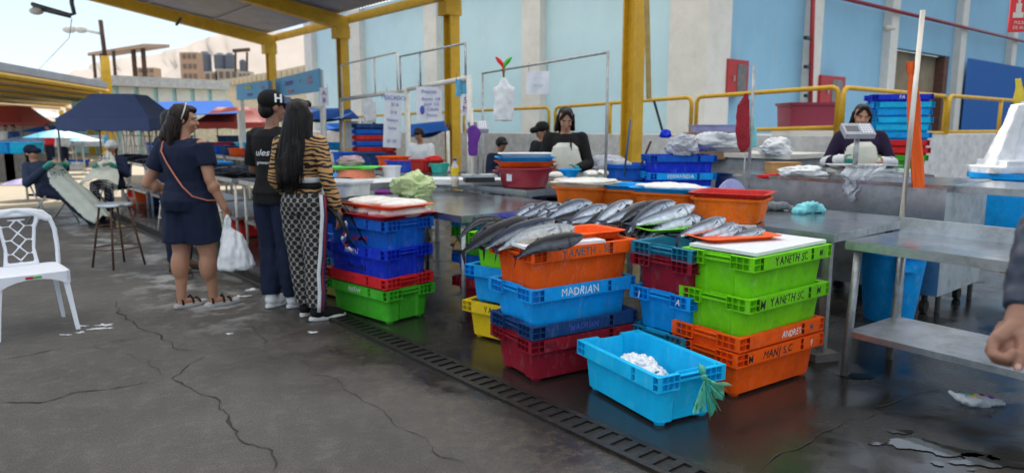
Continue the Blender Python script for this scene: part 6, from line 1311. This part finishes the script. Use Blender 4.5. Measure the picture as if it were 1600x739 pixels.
def firesign(label, pa_, w_, h_, rz, big=False):
    t = thing('fire_sign', label, 'sign', pa_, rz); b = MB(); b.bb(-w_/2, w_/2, -.008, .008, -h_/2, h_/2); b.build('sign_board', mat('sign_red', (.62,.02,.03), .5, var=.03), t)
    b = MB(); y0, y1 = -.0105, -.0083
    if big: 
        for x in (-.25, .25): b.lathe([(w_*.11, 0), (w_*.11, .002)], (0,0,0), 12)
        b = MB(); b.bb(-w_*.40,-w_*.06,y0,y1,-h_*.10,h_*.05); b.bb(-w_*.32,-w_*.14,y0,y1,.05*h_+.001,h_*.30); b.bb(-w_*.27,-w_*.19,y0,y1,h_*.301,h_*.42); b.bb(w_*.08,w_*.40,y0,y1,-h_*.10,h_*.10); b.bb(w_*.14,w_*.32,y0,y1,h_*.101,h_*.28); b.bb(w_*.18,w_*.26,y0,y1,h_*.281,h_*.40)
        b.build('pictogram', whitep, t); text('lettering', 'PULSADOR', w_*.15, whitep, t, Mfront(0,-.010,-h_*.24), ext=.001, sx=.9); text('lettering', 'DE ALARMA', w_*.15, whitep, t, Mfront(0,-.010,-h_*.38), ext=.001, sx=.9)
    else: b.bb(-w_*.12,w_*.16,y0,y1,-h_*.10,h_*.16); b.bb(-w_*.06,w_*.06,y0,y1,h_*.161,h_*.34); b.bb(-w_*.30,-w_*.14,y0,y1,-h_*.10,h_*.02); b.bb(-w_*.38,w_*.38,y0,y1,-h_*.40,-h_*.24); b.build('pictogram', whitep, t)
p = onA(1130, 67, AW-.04); firesign('small red and white fire sign above the left fire cabinet', p, .17, .42, ROWROT-PI/2)
p = onA(1276, 75, AW-.04); firesign('small red fire sign by the red riser pipe', p, .15, .36, ROWROT-PI/2)
p = dep(1587, 26, 6.9); firesign('large red fire sign fixed to the yellow column at the right edge', p-V(0,.12,0), .27, .32, -.1, True)
def pipe(label, pts, r_, m=redp, name='fire_pipe'): b = MB(); b.tube(pts, r_, 10); return tag(b.build(name, m, None, True), label, 'pipe')
pipe('red riser pipe running up the wall beside a white pilaster', [onA(1266, 165, AW-.3), onA(1272, -60, AW-.3)], .055)
pipe('long dull red pipe crossing above the doorway', [onA(1300, -6, AW-.32), onA(1620, 70, AW-.32)], .05, maroonp)
for v in (60, 105, 150): b = MB(); p = onA(1262, v, AW-.28); b.box(p, (.25,.08,.08), rz=TH); tag(b.build('pipe_clamp', blackp, None), 'dark clamp on the red riser pipe at %s' % {60:'the top',105:'mid height',150:'the bottom'}[v], 'clamp')
b = MB(); p = onA(1387, 45, AW-.3); b.ell(p, (.13,.10,.09)); b.box(p+V(.12,-.02,-.02), (.12,.06,.06)); tag(b.build('wall_camera', cream if False else mat('camera_cream', (.5,.47,.4), .5), None, True), 'cream security camera beside the doorway', 'camera')
p0_ = dep(722, 250, 13.5)
# columns and roof
ZC = 4.15; SL = .16; cols_a = [2.02, 7.28, 12.08, 16.9, 21.7]
cn_ = ['yellow steel column at the right edge carrying the fire sign', 'large yellow steel column right of the apron vendor', 'yellow steel column behind the hanging price sheet', 'yellow steel column left of the white frames', 'farthest yellow steel column between the two blue banners']
for a, lb in zip(cols_a, cn_):
    t = thing('steel_column', lb, 'column', W(a, 8.45), ROWROT, 'yellow steel columns'); b = MB(); b.bb(-.13,.13,-.012,.012,0,ZC-.2); b.bb(-.13,-.105,-.11,-.0125,0,ZC-.2); b.bb(-.13,-.105,.0125,.11,0,ZC-.2); b.bb(.105,.13,-.11,-.0125,0,ZC-.2); b.bb(.105,.13,.0125,.11,0,ZC-.2); b.bb(-.104,.104,-.10,-.013,0,ZC-.201); b.build('shaft', yellowp, t)
    b = MB(); b.bb(-.15,.15,-.15,.22,ZC-.50,ZC-.199); b.build('bracket', yellowp, t)
    b = MB(); b.bb(-.2,.2,-.2,.2,0,.02); b.build('base_plate', yellowp, t)
rf = thing('canopy_roof', 'grey corrugated canopy roof on yellow rafters over the market aisle', 'roof', W(0, 8.45, 0), ROWROT)
A0_, A1_, BR = -3.5, 21.9, 8.6
def zr(y): return ZC+.02+SL*y
corr = mat('corrugated_sheet', (.36,.36,.37), .55, .3, var=.15, scale=2)
for (xa, xb, nm, mm_) in ((11.0, A1_, 'roof_sheet', corr), (A0_, 11.14, 'fill_light_sheet', None)):  # unseen near panel made translucent, added to fill the stalls with soft light
    if mm_ is None:
        mm_ = MATS_T = bpy.data.materials.new('translucent_light_fill'); nt = nodes(mm_); o_ = nt.nodes.new('ShaderNodeOutputMaterial'); tb = nt.nodes.new('ShaderNodeBsdfTranslucent'); tb.inputs[0].default_value = (.93,.95,.96,1); tp2 = nt.nodes.new('ShaderNodeBsdfDiffuse'); tp2.inputs[0].default_value = (.7,.74,.76,1); mxs = nt.nodes.new('ShaderNodeMixShader'); mxs.inputs[0].default_value = .12
        nt.links.new(tb.outputs[0], mxs.inputs[1]); nt.links.new(tp2.outputs[0], mxs.inputs[2]); nt.links.new(mxs.outputs[0], o_.inputs[0])
    b = MB(); n = int((xb-xa)*13.4); prof = [(xa+(xb-xa)*i/n, .022*(1 if i % 2 else -1)) for i in range(n+1)]
    b.loft([[V(x, y, zr(y)+(.12 if mm_ is corr else .07)+dz) for x, dz in prof] for y in (0., BR)], False, False, False); b.build(nm, mm_, rf, False, False)
for a in cols_a+[-2.5]:
    b = MB(); r4 = lambda x, y, z0, z1: [V(x-.1, y, z0), V(x+.1, y, z0), V(x+.1, y, z1), V(x-.1, y, z1)]; b.loft([r4(a, -.15, zr(-.15)-.30, zr(0)+.02), r4(a, BR, zr(BR)-.14, zr(BR)+.06)]); b.build('rafter', yellowp, rf)
b = MB(); b.bb(A0_, A1_, -.30, -.17, ZC-.08, ZC+.10); b.build('purlin', yellowp, rf)
for k in range(1, 6): y = BR*k/5-.1; b = MB(); b.bb(A0_, A1_-.05, y-.03, y+.03, zr(y)+.061, zr(y)+.095); b.build('purlin', corr, rf)
# white soffit from the columns to the hall, made translucent to light its wall
b = MB(); n = 2
b.loft([[V(x, y, z) for y, z in ((-.35, ZC+.28), (-4.2, 5.62), (-4.2, 5.72), (-.35, ZC+.40))] for x in (A0_, A1_)]) if 0 else b.loft([[V(x, -.35, ZC+.30), V(x, -4.2, 5.66)] for x in (A0_, A1_)], False, False, False); b.build('soffit', MATS_T, rf, False, False)
# far canopy on the left
fc = thing('far_canopy', 'low far canopy with yellow beams at the left edge', 'canopy', (0,0,0)); P0, P1 = dep(172, 140, 30), dep(0, 112, 22); P2, P3 = dep(-200, 85, 17), dep(85, 168, 52)
b = MB(); a_, c_, e_, f_ = dep(168, 138, 30), dep(-160, 84, 17), dep(-160, 150, 36), dep(95, 168, 60)
b.loft([[a_, c_, e_, f_], [p_+V(0,0,.25) for p_ in (a_, c_, e_, f_)]]); b.build('roof_sheet', corr, fc)
for k in range(7): q_ = k/6; s_, t_ = a_.lerp(f_, q_**1.4), c_.lerp(e_, q_**1.4); b = MB(); b.tube([s_-V(0,0,.12), t_-V(0,0,.12)], .08, 4); b.build('beam', yellowp, fc)
for k in range(6): s_ = a_.lerp(f_, (k/5)**1.4); b = MB(); b.tube([V(s_.x, s_.y, 0), s_-V(0,0,.25)], .2, 4); b.build('post', yellowp, fc)
# background hall (pale turquoise wall)
def face(label, name, cat, u0, v0, u1, v1, Y0, Y1, m, thick=.3, z0=0, parts=None):
    a_, c_ = dep(u0, v0, Y0), dep(u1, v1, Y1); d = V(c_.x-a_.x, c_.y-a_.y, 0); L_ = d.length; t = thing(name, label, cat, (a_.x, a_.y, 0), math.atan2(d.y, d.x)); h = a_.z; b = MB(); h2 = c_.z
    b.loft([[V(0,0,z0), V(0,0,h), V(0,thick,h), V(0,thick,z0)], [V(L_,0,z0), V(L_,0,h2), V(L_,thick,h2), V(L_,thick,z0)]]); b.build('wall', m, t)
    if parts: parts(t, L_, h)
    return t
def pt1(t, L_, h):
    b = MB(); b.bb(-.2, L_+.1, -.5, 8, h, h+.5); b.build('roof', mat('pale_roof', (.42,.42,.42), .8), t)
    for i in range(6): b = MB(); x = L_*(i+.5)/6; b.bb(x-.35, x+.35, -.12, -.01, 0, h-.01); b.build('pilaster', whitep, t)
face('low pale turquoise hall with grey roof behind the navy tent', 'market_hall', 'building', 180, 135, 352, 142, 36, 40, mat('turq_wall', (.36,.62,.62), .8), 8, 0, pt1)
def pt2(t, L_, h):
    for i in range(26): b = MB(); x = L_*(i+.5)/26; b.bb(x-L_/75, x+L_/75, -.4, .3, h-.35, h+.15); b.build('merlon', mat('cream_tile', (.50,.42,.30), .8), t)
face('long cream warehouse with toothed roof edge behind the blue banners', 'warehouse', 'building', 345, 130, 560, 84, 62, 42, mat('cream_wall', (.55,.47,.34), .85), 8, 0, pt2)
face('grey metal fence wall at far left behind umbrellas', 'grey_wall', 'wall', -60, 190, 130, 190, 45, 45, mat('grey_sheet_wall', (.34,.34,.35), .8), .3, 0)
face('cream low wall behind the far stalls', 'low_wall', 'wall', 225, 196, 560, 190, 34, 38, mat('cream_low_wall', (.62,.56,.42), .85), .3, 0)
# apartment blocks on the hill
bm_ = mat('hazed_brick', (.42,.28,.20), .9); cm_ = mat('hazed_concrete', (.42,.38,.33), .9); tk_ = mat('water_tank', (.10,.12,.16), .6); hazewin = mat('hazed_window', (.14,.12,.11), .6)  # brick, concrete, tank and window colours lightened to stand in for distance haze
def block(label, u0, u1, v0, v1, Y, m, tanks=(), n=3):
    a_, c_ = dep(u0, v0, Y), dep(u1, v1, Y); w_ = c_.x-a_.x; t = thing('hill_house', label, 'building', (a_.x, Y, 0)); b = MB(); b.bb(0, w_, 0, w_*.8, 0, a_.z); b.build('wall', m, t)
    hh = a_.z-c_.z; wn = MB(); 
    for r_ in range(n):
        for c2 in range(3): x = w_*(.18+.3*c2); z = a_.z-hh*(r_+.65)/n; b = MB(); b.bb(x, x+w_*.16, -.15, -.01, z, z+hh/n*.45); b.build('window', hazewin, t)
    for (u2, v2, wp, hp) in tanks: q_ = dep(u2, v2, Y+2); rr_ = wp*Y/F/2; b = MB(); b.lathe([(rr_, 0), (rr_, hp*Y/F*.85), (rr_*.5, hp*Y/F)], (q_.x-a_.x, 2, q_.z), 14, cap1=True); b.build('water_tank', tk_, t, 'auto')
    return t
block('unfinished brick tower left of the water tanks', 280, 310, 82, 128, 90, bm_)
block('grey house carrying two dark water tanks', 305, 340, 112, 130, 95, cm_, ((322,112,18,30),), 1)
block('pale house under the twin round water tanks', 336, 372, 108, 130, 95, cm_, ((345,108,18,24),(360,108,16,24)), 1)
block('brown ruin beside the scaffold sign', 212, 242, 106, 128, 80, bm_, (), 2)
block('small house with a single tank under a red stand', 370, 392, 112, 130, 92, cm_, ((380,112,10,18),), 1)
b = MB(); p_ = dep(375, 82, 92)
for u in (368, 386): q_ = dep(u, 112, 92); b.tube([q_, dep(u, 82, 92)], .15, 6)
b.tube([dep(364,80,92), dep(390,78,92)], .25, 6); tag(b.build('tank_stand', ruststeel, None), 'thin red steel stand on the hill houses', 'stand')
# scaffold like billboard frame
t = thing('rooftop_shelter', 'rusty open shelter on posts above the turquoise hall', 'shelter', (0,0,0)); b = MB(); a_, c_ = dep(137, 88, 42), dep(225, 74, 40); b.loft([[a_, c_, c_+V(0,3,.3), a_+V(0,3,.3)], [p_+V(0,0,.18) for p_ in (a_, c_, c_+V(0,3,.3), a_+V(0,3,.3))]]); b.build('shelter_roof', bm_, t)
for u, v in ((146,86),(158,84),(177,80),(208,76),(223,74)): b = MB(); p_ = dep(u, v, 41); b.tube([V(p_.x, p_.y, 0), p_], .10 if u < 200 else .14, 6); b.build('post', ruststeel, t)
# mountains
mm = mat('hazy_desert_hill', (.44,.385,.34), 1., var=.10, scale=.01, emit=.16)  # pale base and faint emission stand in for aerial haze
b = MB(); sil = [(-400,175),(-200,168),(0,160),(60,140),(95,122),(110,113),(150,98),(200,90),(250,84),(290,72),(325,58),(360,52),(430,50),(500,46),(600,60),(800,90),(1000,120),(1400,150)]
top = []; 
for i in range(len(sil)-1):
    for k in range(6): q_ = k/6; u = sil[i][0]*(1-q_)+sil[i+1][0]*q_; v = sil[i][1]*(1-q_)+sil[i+1][1]*q_; top.append(dep(u, v+2.2*noise.noise(V(u*.05,0,0)), 900))
rows = []
for j in range(9): q_ = j/8; rows.append([V(p_.x*(1-.35*q_), p_.y*(1-.35*q_)+25*noise.noise(V(i*.35, j*.9, 2)), max(-2, p_.z*(1-q_)**1.1+5*noise.noise(V(i*.3, j*.7, 0))*(q_*(1-q_)*4)-(2 if j == 8 else 0))) for i, p_ in enumerate(top)])
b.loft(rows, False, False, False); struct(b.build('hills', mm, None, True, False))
# tents, umbrellas, tarps
def tent(label, c, w_, d_, zv, zp, m, rz=0., val=.22, group='market tents', leg=.02):
    t = thing('market_tent', label, 'tent', (c.x, c.y, 0), rz, group); b = MB(); base = [V(-w_/2,-d_/2,zv), V(w_/2,-d_/2,zv), V(w_/2,d_/2,zv), V(-w_/2,d_/2,zv)]; rd = .25
    rings = []
    for q_, g_ in ((0,1),(.35,.80),(.7,.62),(1,.46)):
        z = zv+(zp-zv)*q_; r_ = []
        for i in range(4):
            p0_, p1_ = base[i], base[(i+1) % 4]
            for k in range(5): p_ = p0_.lerp(p1_, k/5); r_.append(V(p_.x*(g_ if abs(p_.x) > 0 else 1), p_.y*g_*(.9 if q_ else 1), z-.05*math.sin(PI*k/5)*(1-q_)))
        rings.append(r_)
    b.loft(rings, True, False, True); b.build('canopy_cloth', m, t, 'auto')
    b = MB(); rg = [[V(p_.x*1.001, p_.y*1.001, z) for p_ in rings[0]] for z in (zv, zv-val*.9)]; rg[1] = [p_+V(0,0,-.04*(i % 2)) for i, p_ in enumerate(rg[1])]; b.loft(rg, True, False, False); b.build('valance', m, t, False, False)
    for p_ in base: b = MB(); b.tube([V(p_.x*.97, p_.y*.97, 0), V(p_.x*.97, p_.y*.97, zv)], leg, 6); b.build('leg', steel_dark, t, True)
    return t
navyt = mat('navy_tent_cloth', (.05,.08,.20), .7, var=.12); redt = mat('red_tent_cloth', (.30,.035,.03), .7, var=.1); bluet = mat('blue_tarp', (.010,.10,.42), .95, var=.12, spec=.1); cyt = mat('cyan_umbrella', (.02,.42,.72), .55, var=.1)
c_ = dep(192, 205, 15.5); tent('navy market tent behind the seated vendors', c_, 1.85, 1.7, 1.62, 2.14, navyt, R(4), .26)
c_ = dep(372, 190, 26); tent('dull red tent seen between the two standing women', c_, 2.3, 3, 1.62, 2.15, redt, R(8))
c_ = dep(18, 190, 44); tent('flat red tent at the far left edge', c_, 3.4, 3, 1.75, 2.75, redt, 0)
def tarp(label, pts, m, legs=True, name='tarp', cat='tarp'):
    t = thing(name, label, cat, (0,0,0)); P_ = [dep(*p_) for p_ in pts]; b = MB(); n = 10; v = []
    for j in range(n+1):
        for i in range(n+1): x, y = i/n, j/n; p_ = (P_[0].lerp(P_[1], x)).lerp(P_[3].lerp(P_[2], x), y); v.append(p_-V(0,0,.18*math.sin(PI*x)*math.sin(PI*y)))
    m0 = len(v); f_ = [(j*(n+1)+i, j*(n+1)+i+1, (j+1)*(n+1)+i+1, (j+1)*(n+1)+i) for j in range(n) for i in range(n)]; b.add(v+[p_+V(0,0,.02) for p_ in v], f_+[tuple(x+m0 for x in q_[::-1]) for q_ in f_]); b.build('sheet', m, t, True, False)
    if legs:
        for p_ in P_: b = MB(); b.tube([V(p_.x, p_.y, 0), p_], .03, 6); b.build('pole', whitepipe, t, True)
    return t
tarp('long blue tarp strung behind the navy tent and women', [(248,182,24),(372,178,24),(360,158,33),(245,160,33)], bluet)
tarp('blue tarp right of the long haired woman', [(455,190,16),(562,186,13.5),(545,170,19),(460,172,21)], bluet)
tarp('lower blue tarp behind the blank sheet', [(505,204,20),(560,200,20),(560,192,24),(505,194,24)], bluet)
tarp('dark blue tarp hanging over the tent roof', [(190,186,19),(262,190,19),(262,170,24),(188,172,24)], bluet)
tarp('blue tarp behind the stooping white jacket vendor', [(640,215,14.5),(700,205,13),(700,190,16),(640,196,17)], bluet)
def umbrella(label, u, v, Y, r_, m, tilt=.0):
    p_ = dep(u, v, Y); t = thing('sun_umbrella', label, 'umbrella', (p_.x, p_.y, 0)); b = MB(); rg = []
    for q_, zz in ((.03,0),(.4,-.12),(.75,-.30),(1.,-.46)):
        rg.append([V(r_*q_*math.cos(2*PI*k/16)*(1 if k % 2 == 0 else .96), r_*q_*math.sin(2*PI*k/16)*(1 if k % 2 == 0 else .96), p_.z+zz*r_*.55) for k in range(16)])
    b.loft(rg, True, True, False); b.build('canopy_cloth', m, t); b = MB(); b.tube([(0,0,0),(0,0,p_.z)], .025, 6); b.build('pole', whitepipe, t, True)
umbrella('bright turquoise umbrella left of the navy tent', 88, 203, 21, .88, cyt); umbrella('blue umbrella behind the turquoise one', 78, 196, 30, 1.1, bluet); umbrella('white and blue umbrella at far left', 35, 213, 26, .8, mat('pale_umbrella', (.30,.45,.75), .6, var=.5, scale=3)); umbrella('turquoise umbrella under the navy tent', 128, 213, 23, .6, cyt); umbrella('pale teal umbrella far behind the red tent', 60, 173, 60, 2.2, mat('pale_teal', (.15,.42,.45), .6)); umbrella('purple and white umbrella lying low near the seated vendor', 40, 278, 14.2, .45, mat('purple_umbrella', (.35,.30,.6), .6, var=.6, scale=6))
# banners
def banner(label, c4, Y0, Y1, m, parts):
    a_, c_ = dep(c4[0], c4[3], Y0), dep(c4[2], c4[3]-c4[4], Y1); d = V(c_.x-a_.x, c_.y-a_.y, 0); L_ = d.length; h = dep(c4[0], c4[1], Y0).z-a_.z; t = thing('blue_banner', label, 'banner', a_, math.atan2(d.y, d.x)); sl_ = (c_.z-a_.z)/L_; b = MB(); b.loft([[V(0,0,0), V(0,0,h), V(0,.04,h), V(0,.04,0)], [V(L_,0,sl_*L_), V(L_,0,sl_*L_+h*1.05), V(L_,.04,sl_*L_+h*1.05), V(L_,.04,sl_*L_)]]); b.build('board', m, t)
    for (s_, x, z, sz, ink) in parts: text('lettering', s_, sz*h, ink, t, Mfront(x*L_, -.012, z*h+sl_*x*L_, tilt=-math.atan(sl_)), ext=.004, off=.004)
    b = MB()
    for x in (.05, .95): b.tube([V(x*L_, .1, -a_.z), V(x*L_, .1, h)], .05, 6)
    b.build('post', whitepipe, t)
bnm = mat('banner_blue', (.10,.36,.62), .6, var=.08); yl = mat('banner_yellow', (.55,.60,.12), .6); pp = mat('banner_purple', (.16,.14,.50), .6); pk = mat('banner_pink', (.55,.25,.38), .6)
banner('blue banner with yellow lettering left of the far yellow column', (370, 133, 420, 157, 3), 19, 17, bnm, [('CEVICHERIA', .42, .72, .24, yl), ('Delfin Azul', .45, .3, .2, pp), ('20 M', .85, .66, .22, pk)])
banner('blue banner with purple lettering right of the far yellow column', (431, 124, 499, 152, 9), 17.5, 14.5, bnm, [('MARISCOS', .36, .62, .3, pp), ('SABOR', .82, .72, .18, pk), ('PERUANO', .82, .50, .18, pk), ('DEL PUERTO', .4, .2, .2, pk), ('*', .62, .6, .3, yl)])
b = MB(); p_ = dep(508, 133, 15.2)
# light poles
lp = thing('lamp_post', 'yellow lamp post with two white lamp heads on a side arm', 'lamp post', V(dep(170,170,34).x, 34, 0)); x0 = dep(170,170,34).x
top_ = dep(157, 32, 34)-V(x0,34,0); b = MB(); b.tube([V(0,0,0), V(0,0,4), dep(164,88,34)-V(x0,34,0)], [.26,.22,.18], 8); b.build('pole', yellowp, lp, True); b = MB(); b.tube([dep(164,88,34)-V(x0,34,0), top_], .10, 8); b.build('pole_top', ruststeel, lp, True)
b = MB(); b.tube([dep(157,53,34)-V(x0,34,0), dep(112,43,34)-V(x0,34,0)], .07, 6); b.build('arm', whitepipe, lp, True)
for u in (108, 127): b = MB(); b.ell(dep(u,47,34)-V(x0,34,0), (.30,.2,.16)); b.build('lamp_head', whitep, lp, True)
rl = thing('bracket_lamp', 'dark bent bracket with a white lamp hanging from the canopy', 'lamp', (0,0,0)); b = MB(); b.tube([dep(112,-60,14), dep(112,5,14), dep(116,22,14), dep(108,24,14), dep(50,7,14)], .04, 8); b.tube([dep(110,27,14), dep(52,13,14)], .03, 6); b.build('bracket', steel_dark, rl, True); b = MB(); b.ell(dep(57,18,14), (.13,.1,.07)); b.build('lamp_head', whitep, rl, True)
for (a2, b2) in (((340,0),(278,30)),((110,28),(60,112))): pass
b = MB(); b.tube([dep(112,30,14), dep(108,60,20), dep(60,110,28)], .008, 5); tag(b.build('cable', ruststeel, None), 'thin cable sagging from the bracket lamp', 'cable')
b = MB(); b.tube([dep(283,28,19.4), dep(279,35,19.4), dep(275,40,19.4)], .035, 6); tag(b.build('roof_hook', steel_dark, None), 'small dark hook under the canopy edge', 'hook')
b = MB(); q0, q1, q2 = dep(690,-20,10.5), dep(1012,170,8.2), dep(1035,212,7.5); b.tube([dep(1010,-20,10.6), dep(1014,155,10.6)], .04, 8); tag(b.build('conduit', mat('dull_yellow_pipe', (.35,.25,.08), .6), None), 'thin tan conduit beside the large yellow column', 'pipe')
b = MB(); b.tube([dep(1022,158,10.), dep(1036,208,10.)], .018, 6); tag(b.build('dark_rod', blackp, None), 'dark rod leaning by the large yellow column', 'rod')
# under-table clutter so the stalls are not empty
rr = random.Random(11); cl = ['blue', 'red', 'cyan', 'navy', 'green', 'white', 'orange', 'yellow']
for i in range(12):
    a = 6.9+.85*i; c_ = cl[(i*3) % 8]; crate('%s crate under the aisle tables, %s from the shoppers' % (c_, ords[i]), P[c_], W(a, 3.4+.2*rr.random(), .0), ROWROT+PI/2+rr.uniform(-.2,.2), group='crates under the aisle tables')
for i in range(12):
    a = 7.8+.8*i; c_ = cl[(i*5+1) % 8]; basin('goods_tub', '%s tub on the back counters, %s going left' % (c_, ords[i]), 'tub', P[c_], W(a, 5.0+.2*rr.random(), .865), ROWROT, .42, .32, .14+.08*rr.random(), .88, None, 'tubs on the back counters')
for i in range(8):
    p_ = V(-17.5+1.9*i+rr.random(), 24+rr.random()*3, 0); c_ = cl[(i*3+2) % 8]
    steel_table('far stall table under the tarps, %s from left' % ords[i], p_, .1, 1.5, .8, .85, legm=whitepipe, group='far stall tables'); basin('goods_tub', '%s tub on the far stall tables, %s from left' % (c_, ords[i]), 'tub', P[c_], p_+V(.7,.4,.855), .1, .9, .5, .3, .9, None, 'tubs on far stall tables')
    crate('%s crate on the ground below the far stall tables, %s from left' % (cl[(i*5) % 8], ords[i]), P[cl[(i*5) % 8]], p_+V(.4,-.3,0), .3, group='crates below the far stall tables')
for i, (u, c_) in enumerate([(6,'skyblue'),(38,'cyan'),(255,'blue'),(345,'maroon'),(395,'cyan'),(520,'skyblue')]):
    p_ = dep(u, 225, 19); basin('goods_tub', '%s box tub among the far stalls, %s from left' % (c_ if c_ != 'skyblue' else 'sky blue', ords[i]), 'tub', P[c_], V(p_.x, p_.y, .75), 0, .8, .5, .3, .9, None, 'box tubs among the far stalls'); b = MB(); b.bb(-.4,.4,-.25,.25,0,.749); tag(b.build('stall_block', concrete, None, loc=(p_.x, p_.y, 0)), 'plain block under the %s far box tub' % ords[i], 'block')
bpy.data.scenes.remove(TS)
